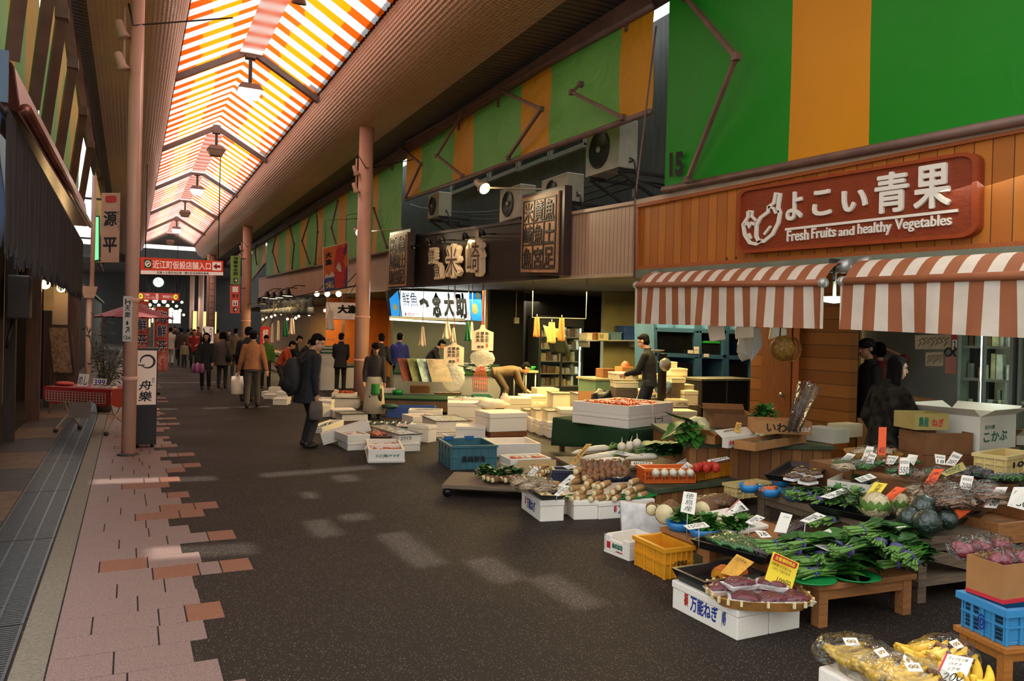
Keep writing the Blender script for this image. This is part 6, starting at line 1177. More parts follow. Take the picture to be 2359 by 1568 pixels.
# hanging bags and woven basket under the left awning
def pix(px,py,zc_): return atp(px,py,zc_)
for lb,c,m_,nm in (('folded clear bag bundle hanging left below the left awning',[(1632,748),(1668,750),(1673,782),(1638,787)],bagw,'hanging_bag'),('pinkish bag bundle hanging below the middle of the left awning',[(1696,752),(1738,753),(1738,778),(1697,781)],bagw,'hanging_bag'),('pale folded sheet hanging behind the woven basket',[(1778,752),(1813,756),(1813,772),(1773,782)],pw,'hanging_sheet'),('large clear plastic bag hanging beside the pinkish bags',[(1734,752),(1752,755),(1758,795),(1732,834)],film('grey_bag',(170,180,180),.55,.25,9),'hanging_bag')):
    P=[pix(x,y,9.3) for x,y in c]; t=thing(nm,lb,'bag',(P[2]+P[3])/2); MB().prism(SQ,quadmap(*P),-.07,0).build('bag',m_,t,bevel=.015); MB().tube([(P[0]+P[1])/2,V((((P[0]+P[1])/2).x if P[0].x > 6.72 else 6.495,((P[0]+P[1])/2).y,2.98 if P[0].x > 6.72 else 2.75))],.008,5).build('cord',ink,t)
p=pix(1718,800,9.6); t=thing('hanging_bag','crumpled clear bag hanging under the pinkish bags','bag',p); MB().ell(p,(.12,.08,.15),14,10,wob=.5).build('bag',clearb,t); MB().tube([p+V((0,0,.1)),V((p.x,p.y,2.98 if p.x > 6.6 else 2.5))],.008,5).build('cord',ink,t)
bam=mat('woven_bamboo',(176,124,44),.5,nz=(26,.6),bump=(40,.8)); p=pix(1803,802,9.2); t=thing('woven_basket','woven bamboo basket hanging before the cedar wall','basket',p); MB().ell(p,(.17,.12,.15),20,12,0,Ry(.25)).build('body',bam,t); mb=MB()
for k in range(9): a=k*.35 - 1.4; mb.tube([p+Ry(.25) @ V((.172*math.cos(b2)*math.cos(a*.8),-.122*abs(math.cos(a*.8)) ,.15*math.sin(b2))) for b2 in [j*.3 - 1.35 for j in range(10)]],.006,4)
mb.build('weave_ribs',bam,t); MB().tube([p+V((-.05,0,.13)),V((p.x,p.y,2.98 if p.x > 6.6 else 2.5))],.008,5).build('cord',ink,t)
# ---- tables and benches
def table(name,label,f,th=.035,m=woodp,lw=.07,apron=.07,shelf=None,brace=False):
    a,rz,L,Wd,h=f; t=thing(name,label,'table',(a.x,a.y,0),rz); z=a.z
    MB().box((0,0,z - th),(L,Wd,z)).lb('table_top',m,t,bevel=.004)
    for x in (.02,L - lw - .02):
        for y in (.02,Wd - lw - .02): MB().box((x,y,0),(x+lw,y+lw,z - th)).lb('leg',m,t,bevel=.004)
    if apron:
        mb=MB(); mb.box((.02+lw,.03,z - th - apron),(L - .02 - lw,.055,z - th)); mb.box((.03,.02+lw,z - th - apron),(.055,Wd - .02 - lw,z - th)); mb.lb('apron',m,t)
    if shelf: MB().box((.0,.0,shelf),(L,Wd,shelf+.04)).lb('lower_shelf',m,t)
    if brace: MB().bar((.06,.05,z - th - .06),(L - .08,.05,.2),.03,.08).lb('brace',m,t)
    return t
def zf(A,B,C,z): f=fit(A,B,C,0,z); return f
bA=zf((1889,1349),(2113,1321),(1645,1261),.27); table('low_bench','low wooden bench under the spinach bundles',bA)
bB=zf((1634,1257),(1858,1229),(1518,1213),.27); table('low_bench','low wooden bench under the blue bowls and cut bamboo shoots',bB)
bC=zf((2119,1240),(2281,1223),(1687,1131),.45); table('plank_table','weathered grey plank table with a diagonal brace',bC,.05,woodg,.08,.06,.12,True)
f=(bC[0]+Rz(bC[1]) @ V((bC[2]+.02,-.05,-.05)),bC[1],1.0,bC[3],0); tr_=thing('wooden_tray_table','orange brown boxed wooden table at the right border','table',(f[0].x,f[0].y,0),f[1]); mb=openbox(.9,1.3,.15,.03); mb.v=[v+V((0,0,.36)) for v in mb.v]; mb.lb('tray',woodp,tr_,bevel=.004)
for x in (0,.83): MB().box((x,0,0),(x+.07,.07,.36)).lb('leg',woodp,tr_); MB().box((x,1.2,0),(x+.07,1.27,.36)).lb('leg',woodp,tr_)
# display bed behind the plank table
E0=bC[0]+Rz(bC[1]) @ V((-.3,bC[3]*.30,0)); t=thing('display_stand','dark stepped stand under the packed mushrooms and greens','stand',(E0.x,E0.y,0),bC[1])
Mb=Rz(bC[1]); dw=lambda x,y,z: V((E0.x,E0.y,0))+Mb @ V((x,y,z))
bed=Rz(bC[1]); MB().box((1.03,.8,.0),(1.75,1.3,.55)).lb('body',cardd,t); MB().box((1.03,.8,.55),(1.75,1.3,.66)).lb('step',cardd,t); MB().box((.05,.66,.40),(.85,1.24,.64)).lb('riser',cardd,tr_)
def counter(label,A,B,C,z,m_top,m_f):
    a,rz,L,Wd,h=zf(A,B,C,z)
    t=thing('plank_counter',label,'counter',(a.x,a.y,0),rz); MB().box((.03,.03,0),(L - .03,Wd,z - .05)).lb('plank_front',m_f,t); MB().box((0,0,z - .05),(L,Wd,z)).lb('counter_top',m_top,t,bevel=.006); return a,rz,L,Wd
cM=counter('tall plank counter with a green top holding the cardboard boxes',(1584,1020),(1924,1027),(1620,977),.6,woodgr,woodst); cL=counter('low plank counter with a green top under the orange crates',(1511,1127),(1702,1103),(1480,1110),.24,woodgr,woodst)
# ---- cards
wc,oc_,yc_=mat('price_white',(230,222,206),.55),mat('price_orange',(232,84,20),.5),mat('price_yellow',(236,204,40),.5); redb=mat('card_red_edge',(196,40,50),.5)
def pcard(label,Q,zc_,txt,m=None,ink_=None,lean=.06,rect=(.1,.15,.9,.85),vert=False,edge=False,lines=None,peg=None):
    P=[atp(x,y,zc_+(lean if i < 2 else 0)) for i,(x,y) in enumerate(Q)]; t=thing('price_card',label,'price card',(P[2]+P[3])/2); q=quadmap(*P); MB().prism(SQ,q,-.004,0).build('card',m or wc,t)
    mb=MB()
    for s_,r_ in (lines or ([(txt,rect)] if txt else [])): mb.text(s_,q,r_,.001,bold=.0,shear=.15,vert=vert)
    if mb.v: mb.build('handwriting',ink_ or ink,t)
    if peg is not None: MB().tube([q(.5,.1,-.006),V((*q(.5,0,-.006).xy,peg))],.004,5).build('peg',alu,t)
    if edge: MB().prism([(0,0),(.07,0),(.07,1),(0,1)],q,0,.001).build('red_edge',redb,t)
    return t
def Q(k,*p): return [k(*a) for a in p]
pcard('upright white card with three brush characters by the cut bamboo shoots',Q(k7,(765,122),(885,138),(862,335),(735,305)),5.6,'徳島産',peg=.28,vert=True,rect=(.2,.08,.8,.95))
pcard('white card across the left blue bowl',Q(k7,(760,430),(950,398),(1000,440),(810,466)),5.35,'150円',peg=.3); pcard('red edged card beside the white foam lid',Q(k7,(1262,195),(1355,290),(1225,316),(1140,310)),5.9,'1皿',edge=True)
pcard('white card at the right end of the foam lid',Q(k7,(1425,332),(1502,362),(1380,425),(1320,400)),5.45,'100円',peg=.29); pcard('white leaflet with a photo of cucumbers',Q(k7,(1645,310),(1748,335),(1690,500),(1580,488)),5.4,'さかな',rect=(.3,.78,.8,.86))
pcard('white card behind the purple asparagus',Q(k7,(1965,310),(2055,345),(1890,408),(1812,388)),5.3,'200円',peg=.28); pcard('long white card standing over the upper spinach',Q(k7,(2080,460),(2130,515),(1870,572),(1822,568)),5.0,'240円 加賀'); pcard('curled white card amid the spinach leaves',Q(k7,(1930,602),(2080,605),(2220,660),(2080,664)),4.85,'加賀産')
pcard('white card over the cucumber packs',Q(k7,(1405,475),(1500,480),(1560,535),(1465,540)),5.15,'3本'); pcard('white card stuck at the right of the spinach',Q(k8,(830,382),(968,372),(860,440),(755,465)),5.0,'180円')
pcard('bright yellow card priced 100 yen on the sweet potato basket',Q(k7,(1575,665),(1810,772),(1733,1036),(1498,915)),4.62,'',yc_,lines=[('五郎島 さつまいも',(.06,.58,.8,.68)),('ふかしてあげます',(.12,.44,.8,.54)),('100円',(.38,.08,.9,.3))],lean=.05)
P=[atp(*k7(x,y),4.6) for x,y in ((1588,680),(1798,776),(1775,826),(1568,742))]; t=thing('red_banner_strip','red strip with bold letters across the yellow 100 yen card','label',(P[2]+P[3])/2); q=quadmap(*P); MB().prism(rrect(.06,.3),q,-.004,0).build('strip',redb,t); MB().text('お買得特売品',q,(.08,.2,.92,.82),.001,bold=.04).build('lettering',yc_,t)
pcard('yellow card with pumpkin picture leaning on the black tray',Q(k7,(1245,688),(1402,762),(1240,902),(1097,858)),4.85,'カボチャ',mat('pumpkin_card',(236,170,50),.5,nz=(20,.3)),rect=(.1,.72,.7,.92))
pcard('long orange card slanting behind the mushroom bags',Q(k6,(1745,588),(1815,590),(1730,722),(1660,722)),5.9,'本しめじ',oc_,vert=True); pcard('tall orange card standing before the camouflage jacket',Q(k6,(1372,305),(1425,305),(1418,495),(1365,495)),6.6,'400',oc_,rect=(.1,.06,.9,.3),lines=[('400',(.1,.06,.9,.28))]); pcard('yellow card with bold black characters above the cauliflower',Q(k6,(1345,678),(1432,690),(1350,800),(1255,805)),5.7,'加賀野菜',yc_,vert=True,rect=(.3,.05,.7,.95)); pcard('orange card slanting right of the cauliflower',Q(k6,(1490,708),(1560,722),(1425,828),(1385,800)),5.6,'200円',oc_); pcard('orange card at the right of the wrapped squash',Q(k6,(1915,852),(2000,872),(1905,938),(1862,885)),5.4,'1ケ',oc_)
for lb,z_,t_,c in (('white card over the green spinach heap',5.8,'120円',((1120,720),(1190,738),(1040,792),(968,778))),('white card in the kogomi carton',6.0,'200',((1310,620),(1360,648),(1250,680),(1205,655))),('narrow white card leaning left of the round basket',6.6,'250円',((1160,480),(1215,492),(1150,555),(1092,548))),('white card at the front of the round basket',6.5,'300円',((1290,435),(1340,440),(1300,555),(1242,555))),('grey card in front of the tall orange card',6.4,'280',((1310,470),(1360,490),(1330,552),(1280,552))),('white card right of the tall orange card',6.5,'150',((1430,495),(1508,505),(1470,558),(1415,556))),('tall white card priced 550 yen',6.1,'550',((1512,512),(1582,512),(1575,628),(1505,628))),('white card behind the 550 yen card',6.4,'100',((1575,488),(1640,498),(1610,565),(1560,520))),('white card priced 180 before the cartons',6.3,'18',((1752,488),(1825,498),(1820,562),(1760,552))),('white card leaning on the tan carton',6.3,'200円',((1880,470),(1942,495),(1885,570),(1820,560))),('white card priced 200 standing on the mushroom bags',5.7,'200',((1938,630),(2018,640),(1995,735),(1916,720))),('white card standing by the squash',5.5,'かぼちゃ',((1635,785),(1728,790),(1725,850),(1632,845))),('tall white card priced 180 left of the last card',5.4,'180',((2165,712),(2250,712),(2170,858),(2080,850))),('large white card priced 180 at the right border',5.3,'180',((2290,712),(2400,712),(2400,880),(2245,840)))):
    pcard(lb,Q(k6,*c),z_,t_,edge='tall' in lb,rect=(.15,.1,.9,.5),lines=[(t_,(.12,.1,.9,.45)),('産地直送',(.1,.62,.9,.82))])
pcard('yellow brown long card stuck amid the daikon',Q(k5,(1030,540),(1080,540),(935,718),(880,722)),8.6,'大根100円',mat('price_tan',(206,150,60),.6),vert=True,rect=(.2,.05,.8,.95))
for lb,z_,t_,c in (('white card over the taro bags',8.2,'200円',((1310,660),(1362,664),(1290,725),(1240,700))),('pinkish card lying behind the taro bags',8.6,'100円',((1200,605),(1290,600),(1470,630),(1380,645))),('white card in the daikon leaves',8.4,'80円',((1422,692),(1610,700),(1612,730),(1424,728))),('white card on the orange crate',8.0,'200円',((1915,698),(1965,735),(1890,770),(1838,768))),('white card on the yellow crate',8.2,'300円',((2090,680),(2260,650),(2290,668),(2100,712))),('card behind the orange crate',8.6,'菊芋',((1905,665),(1970,672),(1885,712),(1815,715))),('pinkish card in the mushroom packs on the left foam box',7.0,'150円',((840,900),(885,910),(790,998),(742,990))),('upper pinkish card among the yam pieces',7.3,'1ケ',((895,808),(935,830),(820,915),(778,905))),('pinkish card over the wagon of roots',7.9,'230',((575,740),(615,760),(555,828),(508,812))),('curled card by the brown roots',8.0,'山芋',((820,735),(900,722),(950,740),(870,760)))): pcard(lb,Q(k5,*c),z_,t_,peg=.17 if 'wagon' in lb else .24 if 'left foam' in lb else None)
for lb,k,z_,t_,c in (('red framed card left on the crab',k5,11.2,'かに',((1302,160),(1365,158),(1362,200),(1300,206))),('red framed card right on the crab',k5,11.4,'特価',((1482,180),(1560,176),(1562,212),(1485,212))),('tan card on the box behind the crab',k5,13.4,'980',((1480,112),(1545,105),(1540,150),(1462,152))),('pinkish card by the fish on the turf stand',c4,12.4,'300円',((835,460),(925,448),(948,478),(850,492))),('pinkish card on the foremost green stamped box',c4,10.5,'500',((575,640),(632,646),(620,680),(545,682))),('pale slip standing in the centre foam boxes',c4,15.2,'鯛',((1458,202),(1472,210),(1415,275),(1398,268))),('pinkish card on the highest prawn box',c4,17.4,'海老',((285,140),(318,150),(305,182),(262,178)))): pcard(lb,Q(k,*c),z_,t_,ink_=redi)
# ---- produce prototypes
greenl=mat('leaf_green',(60,120,40),.45,nz=(30,.5)); greend=mat('leaf_dark',(46,94,38),.45,nz=(30,.5)); stemg=mat('stem_green',(106,148,62),.45,nz=(40,.3)); tie=mat('purple_tie',(70,60,120),.5); white_v=mat('white_radish',(232,220,196),.4,nz=(9,.1)); tan_v=mat('tan_root',(190,140,84),.65,nz=(50,.4),bump=(90,.4)); brown_v=mat('brown_root',(130,86,50),.7,nz=(40,.5),bump=(80,.5)); creamc=mat('cut_cream',(232,214,160),.5,nz=(20,.2)); dkgreen=mat('squash_skin',(38,60,44),.4,nz=(18,.5)); purple=mat('sweet_potato',(120,50,56),.5,nz=(24,.4)); yel=mat('banana_yellow',(226,182,50),.4,nz=(12,.25)); orange_v=mat('carrot_orange',(216,104,40),.5,nz=(20,.3)); bluebowl=mat('blue_bowl',(36,120,180),.35); grplate=mat('green_basket',(20,130,60),.4)
def leaf(mb,p,d,L,w,m=0,curl=.3,up=V((0,0,1))):
    d=d.normalized(); s_=d.cross(up); s_=s_.normalized() if s_.length > .01 else V((1,0,0)); n=s_.cross(d); R_=[]
    for i in range(5):
        t_=i/4; c=p+d*(L*t_)+n*(curl*L*(t_*.5 - t_*t_)); ww=w*(.12+math.sin(math.pi*(.12+.8*t_))*.9)*.5 if i < 4 else .002; R_+=[c - s_*ww+n*ww*.25,c,c+s_*ww+n*ww*.25]
    mb.add(R_,[(i*3+j,i*3+j+1,i*3+j+4,i*3+j+3) for i in range(4) for j in range(2)],m,True)
def bunch(label,p,rz,ns=13,L=.2,leaves=14,lw=.07,ll=.16,sm=stemg,lm=greenl,group=None,sr=.0075,cat='vegetable',name='spinach_bundle'):
    t=thing(name,label,cat,p,rz,group); mb=MB(); ml=MB()
    for i in range(ns):
        y,z=rnd(-.045,.045),rnd(.008,.05); mb.tube([(-L*.5,y,z),(0,y*.6,z*.8+.008),(L*.6,y*1.5,z+rnd(0,.03))],[sr*.9,sr,sr*.6],6)
    for i in range(leaves): a=rnd(-.5,.5); leaf(ml,V((L*rnd(.25,.7),rnd(-.04,.04),rnd(.02,.06))),V((math.cos(a),math.sin(a),rnd(-.15,.3))),ll*rnd(.7,1.2),lw*rnd(.7,1.2),0,rnd(.1,.6))
    mb.lb('stems',sm,t); ml.lb('leaves',lm,t); MB().lathe([(.044,-.003),(.046,0),(.044,.003)],(.02,0,.03),14,0,Ry(math.pi/2),sx=.7).lb('tie',tie,t); return t
# spinach bundles on the low bench
sp=None; SPOT=[(k7(1560,640),.40),(k7(1640,690),.38),(k7(1760,700),.39),(k7(1800,640),.43),(k7(1840,770),.34),(k7(1930,800),.33),(k7(1900,900),.285),(k8(250,760),.285),(k7(2200,740),.37),(k7(2050,620),.42),(k7(2230,640),.40),(k7(2150,820),.32),(k8(480,720),.3),(k8(560,660),.34),(k8(700,700),.3),(k8(640,560),.40),(k8(780,600),.38),(k8(880,650),.34),(k8(980,600),.34),(k8(560,480),.44),(k8(900,520),.4),(k8(420,560),.42),(k8(300,640),.36),(k8(960,640),.42),(k8(1010,690),.38),(k8(860,700),.33),(k8(600,440),.5),(k8(720,480),.47),(k8(500,600),.43),(k8(760,540),.45),(k8(880,580),.45)]
for i,(px,z) in enumerate(SPOT):
    p=G(*px,z); rz=rnd(-.5,.1) if i < 14 else rnd(-.2,.7)
    t=bunch('',p,rz,12,.2,24,.085 if i % 3 else .12,.18,stemg,greenl if i % 2 else greend)
    lab(t,'bundle of dark green leafy spinach heaped on the low bench'); t['group']='spinach bundles on the low bench'
for i,px in enumerate((k7(1900,925),k7(1880,815),k8(560,770),k7(2280,900))):
    p=G(*px,.272+.03*(i==1)); t=thing('green_plate',['nearest green plastic plate under a spinach bundle','green plastic plate behind the nearest one','green plastic plate at the bench front under the leaves','green plastic plate right of the nearest one'][i],'plate',p); MB().lathe([(.12,0),(.16,.02),(.15,.022),(.11,.008)],(0,0,0),24).lb('plate',grplate,t)
# blue bowls with parsley
def frill(label,p,s=1,n=70,m=greenl):
    t=thing('parsley_bunch',label,'vegetable',p); mb=MB(); ms=MB()
    for i in range(n): a,e=rnd(0,6.28),rnd(.1,1.4); d=V((math.cos(a)*math.cos(e),math.sin(a)*math.cos(e),math.sin(e))); leaf(mb,d*rnd(.02,.07)*s,d+V((rnd(-.4,.4),rnd(-.4,.4),.2)),.06*s,.045*s,0,rnd(.5,1.6))
    for i in range(6): ms.tube([(-.08*s,rnd(-.03,.03),.015),(0,0,.04)],.005,5)
    mb.lb('leaves',m,t); ms.lb('stems',stemg,t); return t
def bowl(label,p,r,m=bluebowl,h=.07):
    t=thing('plastic_bowl',label,'bowl',p); MB().lathe([(r*.7,0),(r,h),(r*.96,h),(r*.66,.01)],(0,0,0),26,sy=.85).lb('bowl',m,t); return t
for i,px in enumerate((k7(745,470),k7(950,535))):
    p=G(*px,.272); bowl(['left blue bowl of parsley on the low bench','right blue bowl of parsley on the low bench'][i],p,.135); frill(['parsley bunch in the left blue bowl','parsley bunch in the right blue bowl'][i],p+V((.05,.02,.05)),1.25)
frill('parsley bunch lying behind the right blue bowl',G(*k7(1180,490),.28),1.2); frill('parsley bunch before the white foam lid',G(*k7(1290,480),.28),1.2)
t=thing('foam_sheet','white foam lid lying slanted on the low bench','lid',G(*k7(1260,460),.29),bB[1]+.2); MB().box((-.22,-.1,0),(.25,.3,.035)).lb('lid',foam,t,bevel=.008); t.rotation_euler.x=.15
def log(label,p,d,L,r,m=brown_v,name='bamboo_shoot',rot=0):
    t=thing(name,label,'vegetable',p,rot); d=d.normalized(); MB().tube([V((0,0,r)),d*L*.5+V((0,0,r)),d*L+V((0,0,r*.8))],[r,r*1.02,r*.55],14).lb('root',m,t); MB().lathe([(r*.93,0),(r*.9,.006),(.001,.007)],V((0,0,r)),16,0,(-d).to_track_quat('Z','Y').to_matrix()).lb('cut_face',creamc,t); return t
for i,(px,r,d,L) in enumerate(((k7(590,425),.085,(.8,.5,0),.3),(k7(475,345),.05,(.6,.8,0),.18),(k7(930,370),.075,(.9,.4,0),.25),(k7(800,340),.06,(.9,.5,0),.22),(k7(620,320),.05,(.8,.6,0),.2))): log(['largest cut bamboo shoot facing the street','small cut bamboo shoot at the bench corner','cut bamboo shoot behind the left blue bowl','cut bamboo shoot behind the upright card','cut bamboo shoot behind the largest one'][i],G(*px,.272),V(d),L,r)
t=thing('wrapped_shoots','wrapped brown bamboo shoots at the back of the low bench','food pack',G(*k7(1050,285),.3)); MB().ell((0,0,.06),(.2,.1,.07),16,10,wob=.3).ell((-.18,.02,.04),(.1,.07,.05),10,8).lb('shoots',brown_v,t); MB().ell((-.03,0,.06),(.26,.13,.08),14,8,wob=.2).lb('film',clear,t)
# black tray of cucumber packs and asparagus
def tray(label,f,h=.06,m=blk,name='black_tray'):
    a,rz,L,Wd,_=f; t=thing(name,label,'tray',a,rz); mb=MB()
    o_,i_,b2=[(-.015,-.015),(L+.015,-.015),(L+.015,Wd+.015),(-.015,Wd+.015)],[(.008,.008),(L - .008,.008),(L - .008,Wd - .008),(.008,Wd - .008)],[(.02,.02),(L - .02,.02),(L - .02,Wd - .02),(.02,Wd - .02)]
    mb.add([V((x,y,0)) for x,y in b2]+[V((x,y,h)) for x,y in o_]+[V((x,y,h)) for x,y in i_]+[V((x*.94+L*.03,y*.94+Wd*.03,.008)) for x,y in b2],[(3,2,1,0)]+[(k*4+i,k*4+(i+1) % 4,k*4+4+(i+1) % 4,k*4+4+i) for k in range(3) for i in range(4)]+[(12,13,14,15)]); mb.lb('tray',m,t); return t
fT=zf(k7(1490,800),k7(1780,700),k7(985,590),.275); tray('black tray of cucumber packs along the bench edge',(fT[0],fT[1],.36,fT[3],0)); M_=Rz(fT[1]); cuc=mat('cucumber_green',(64,124,58),.4,nz=(30,.4),bump=(60,.4)); asp=mat('asparagus_purple',(110,84,90),.5,nz=(30,.5))
for i in range(8):
    p=fT[0]+M_ @ V((.1+.15*(i % 2),.1+(fT[3] - .2)*(i//2)/3.4,.045)); t=thing('cucumber_pack' if i > 1 else 'asparagus_pack',('clear pack of green cucumbers in the black tray' if i > 1 else 'clear pack of purple tipped asparagus in the black tray'),'food pack',p,fT[1]+1.3+rnd(-.2,.2),'packs in the black tray on the bench edge'); mb=MB()
    for k in range(4 if i > 1 else 9): y=-.045+(.03 if i > 1 else .011)*k; r=.016 if i > 1 else .006; mb.tube([(-.11,y,.02),(0,y,.03),(.11,y,.02)],[r*.7,r,r*.6],8)
    mb.lb('vegetables',cuc if i > 1 else asp,t); MB().ell((0,0,.025),(.14,.07,.035),14,8,wob=.25).lb('film',clear,t)
for i in range(3):
    t=thing('asparagus_pack','purple asparagus bundle in film before the grey plank table','food pack',G(*k7(1700+80*i,520 - 40*i),.33),.5,'asparagus bundles by the grey plank table'); mb=MB()
    for k in range(12): mb.tube([(-.12,rnd(-.04,.04),rnd(.01,.05)),(.12,rnd(-.04,.04),rnd(.01,.05))],.006,5)
    mb.lb('stalks',asp,t); MB().ell((0,0,.03),(.15,.06,.05),12,8,wob=.2).lb('film',clear,t)
bunch('leafy bundle behind the purple asparagus',G(*k7(1960,440),.36),.3,12,.18,16,.08,.15,stemg,greend); bunch('leafy bundle against the grey plank table edge',G(*k7(2080,420),.38),.2,12,.18,16,.09,.15,stemg,greend)
# ---- front boxes, basket with sweet potato trays, tray with pumpkin
def printed(f,face='side'): return [(face,'万能ねぎ',(.30,.22,.72,.78),bluei),(face,'福岡',(.2,.3,.26,.75),redi),(face,'JA博多',(.78,.2,.84,.8),bluei)]
fN=fit((1698,1476),(1771,1461),(1552,1398),1404,0); fbox('foremost white foam box with blue leek lettering',fN,'lid',txt=printed(fN)); dN=Rz(fN[1])
fbox('plain white foam box abutting the foremost one',(fN[0]+dN @ V((fN[2]+.006,0,0)),fN[1],fN[2],fN[3],fN[4]),'lid'); zt_=fN[4]
fP=(fN[0]+dN @ V((.0,fN[3]*.48,zt_+.004)),fN[1],fN[2]*1.9,fN[3]*.5,0); tray('black tray with pumpkin pieces on the front foam boxes',fP,.075); pk=mat('pumpkin_flesh',(230,150,40),.5,nz=(20,.3))
for i in range(4):
    t=thing('pumpkin_piece','wedge of orange pumpkin in the front black tray','vegetable',fP[0]+dN @ V((fP[2]*(.5+.13*i),.12+.05*(i % 2),.02)),rnd(0,2),'pumpkin wedges in the front black tray'); pts=[(.07*math.cos(k*.4),.07*math.sin(k*.4)) for k in range(9)]+[(.03*math.cos(k*.4),.03*math.sin(k*.4)) for k in range(8,-1,-1)]; MB().prism(pts,lambda u,v,d: V((u,d,v)),-.025,.025).lb('wedge',pk,t); MB().prism([(x*1.06,y*1.06) for x,y in pts[:9]]+[(x*1.01,y*1.01) for x,y in pts[8::-1]],lambda u,v,d: V((u,d,v)),-.024,.024).lb('rind',orange_v,t)
pB=G(*k7(1432,1040),zt_+.05); pB.z=zt_; BW=116*4.55/FPX; t=thing('bamboo_basket','flat bamboo basket of sweet potato trays on the front foam boxes','basket',pB+V((0,0,.004)),-.5)
def sup(a,rx,ry): c,s_=math.cos(a),math.sin(a); return (rx*math.copysign(abs(c)**.6,c),ry*math.copysign(abs(s_)**.6,s_))
mb=MB(); n=40; prof=[(.86,0),(1,.055),(1.02,.06),(.98,.06),(.84,.012)]
mb.add([V((*sup(2*math.pi*j/n,BW*r,BW*.72*r),z)) for r,z in prof for j in range(n)],[(i*n+j,i*n+(j+1) % n,(i+1)*n+(j+1) % n,(i+1)*n+j) for i in range(4) for j in range(n)]+[tuple(4*n+j for j in range(n))],0,False); mb.lb('body',mat('bamboo_band',(186,130,64),.5,nz=(14,.3)),t); mb=MB()
for j in range(0,n,2): x,y=sup(2*math.pi*j/n,BW*1.015,BW*.72*1.015); MB().cbox((x,y,.05),(.014,.014,.034),Rz(2*math.pi*j/n)).lb('binding',creamc,t)
M_=Rz(-.5); tw=mat('white_tray',(226,222,216),.4); st=None
for i,(x,y,z,r) in enumerate(((-.2,.06,.02,.2),(-.1,-.1,.02,-.2),(.0,.09,.02,.1),(.06,-.1,.02,.3),(.17,.06,.02,-.1),(.2,-.08,.02,.2),(-.1,.03,.065,.4),(.1,.05,.065,-.4))):
    p=pB+M_ @ V((x*BW/.3,y*BW/.3,z))
    if st is None:
        st=thing('sweet_potato_tray','film wrapped white tray of purple sweet potatoes in the bamboo basket','food pack',p,r - .5,'sweet potato trays in the bamboo basket'); MB().hexa([V(v) for v in ((-.08,-.05,0),(.08,-.05,0),(.08,.05,0),(-.08,.05,0),(-.1,-.065,.03),(.1,-.065,.03),(.1,.065,.03),(-.1,.065,.03))]).lb('tray',tw,st); mb=MB()
        for k in range(4): y_=-.04+.027*k; mb.tube([(-.08,y_,.035),(-.03,y_+.005,.045),(.04,y_ - .004,.043),(.085,y_,.033)],[.006,.018,.019,.005],9)
        mb.lb('sweet_potatoes',purple,st); MB().ell((0,0,.03),(.108,.07,.038),14,8,wob=.12).lb('film',clear,st)
    else: dup(st,p,r - .5)
# yellow crate, notched box, folded carton
yellc=mat('yellow_crate',(224,150,30),.45,nz=(5,.2)); crate('yellow plastic crate standing at the bench end',fit((1530,1335),(1592,1327),(1447,1303),1263,0),yellc,txt=[('front','小野商店',(.3,.42,.8,.58),ink)],ribs=3)
fn=fit((1449,1293),(1500,1284),(1388,1270),1249,0); o=thing('foam_box','white foam box with notched rim and red green logo','box',fn[0],fn[1]); openbox(fn[2]*1.5,fn[3],fn[4],.025,notch=True).lb('body',foam,o,bevel=.004); q=facemap(fn[2],fn[3],fn[4],'side'); MB().prism([(.12,.3),(.27,.3),(.27,.66),(.12,.66)],q,0,.001).lb('red_logo',redi,o); MB().text('ぬのはな',q,(.34,.38,.75,.68),.001,bold=.06).lb('green_print',greeni,o); MB().text('JA宮崎経済連',q,(.48,.2,.75,.3),.001,bold=.03).lb('red_print',redi,o)
t=thing('foam_slab','creased white foam slab propped behind the notched box','box',G(*k7(420,560)),-.55); MB().hexa([V(v) for v in ((-.2,0,0),(.2,0,0),(.2,.2,0),(-.2,.2,0),(-.22,.1,.3),(.18,.1,.27),(.18,.26,.25),(-.22,.26,.28))]).lb('slab',mat('foam_dirty',(220,212,204),.8,nz=(12,.3)),t,bevel=.008)
# ---- blue lattice crate with carton on a wooden stand, at right
zS=.30; fc=fit(k8(1730,1300),k8(1850,1290),k8(1320,1150),k8(0,1090)[1],zS); t=table('wooden_stool','orange brown wooden stand under the blue lattice crate',(V((fc[0].x,fc[0].y,zS))+Rz(fc[1]) @ V((-.03,-.03,0)),fc[1],.55,fc[3]+.06,0),.03,mat('stand_wood',(186,116,44),.5,nz=(5,.3,(1,12,12))),.05,.05)
cb=crate('blue lattice plastic crate with a round emblem on the wooden stand',(fc[0],fc[1],.5,fc[3],.18),mat('blue_lattice',(60,140,190),.4),ribs=4,rim=.035); Mh=mat('lattice_hole',(20,40,60),.6)
for s_ in ((.05,.3),(.62,.92)):
    mb=MB()
    for i in range(7):
        for j in range(6): y=fc[3]*(s_[0]+(s_[1] - s_[0])*(i+.5)/7); mb.cbox((-.0015,y,.025+.02*j),(.003,.013,.013),Rx(math.pi/4))
    mb.lb('lattice_openings',Mh,cb)
q=facemap(.5,fc[3],.18,'side'); mb=MB()
for r in (.035,.075): mb.stroke([(.5+r*math.cos(k*.42),.4+r*2.6*math.sin(k*.42)) for k in range(15)],q,(.018,.05),.013,.015,closed=True)
mb.lb('emblem',bluei,cb)
fk=(fc[0]+Rz(fc[1]) @ V((.03,.05,.185)),fc[1]+.12,.5,fc[3]*.78,.19); t=fbox('tan cardboard box of wrapped plums in the blue lattice crate',fk,m=cardb,name='cardboard_box',t=.006,bev=0); MB().box((-.004,-.004,0),(.5,fk[3]+.0,.02)).lb('red_band',redb,t); plum=mat('plum_red',(150,60,70),.4,nz=(16,.4))
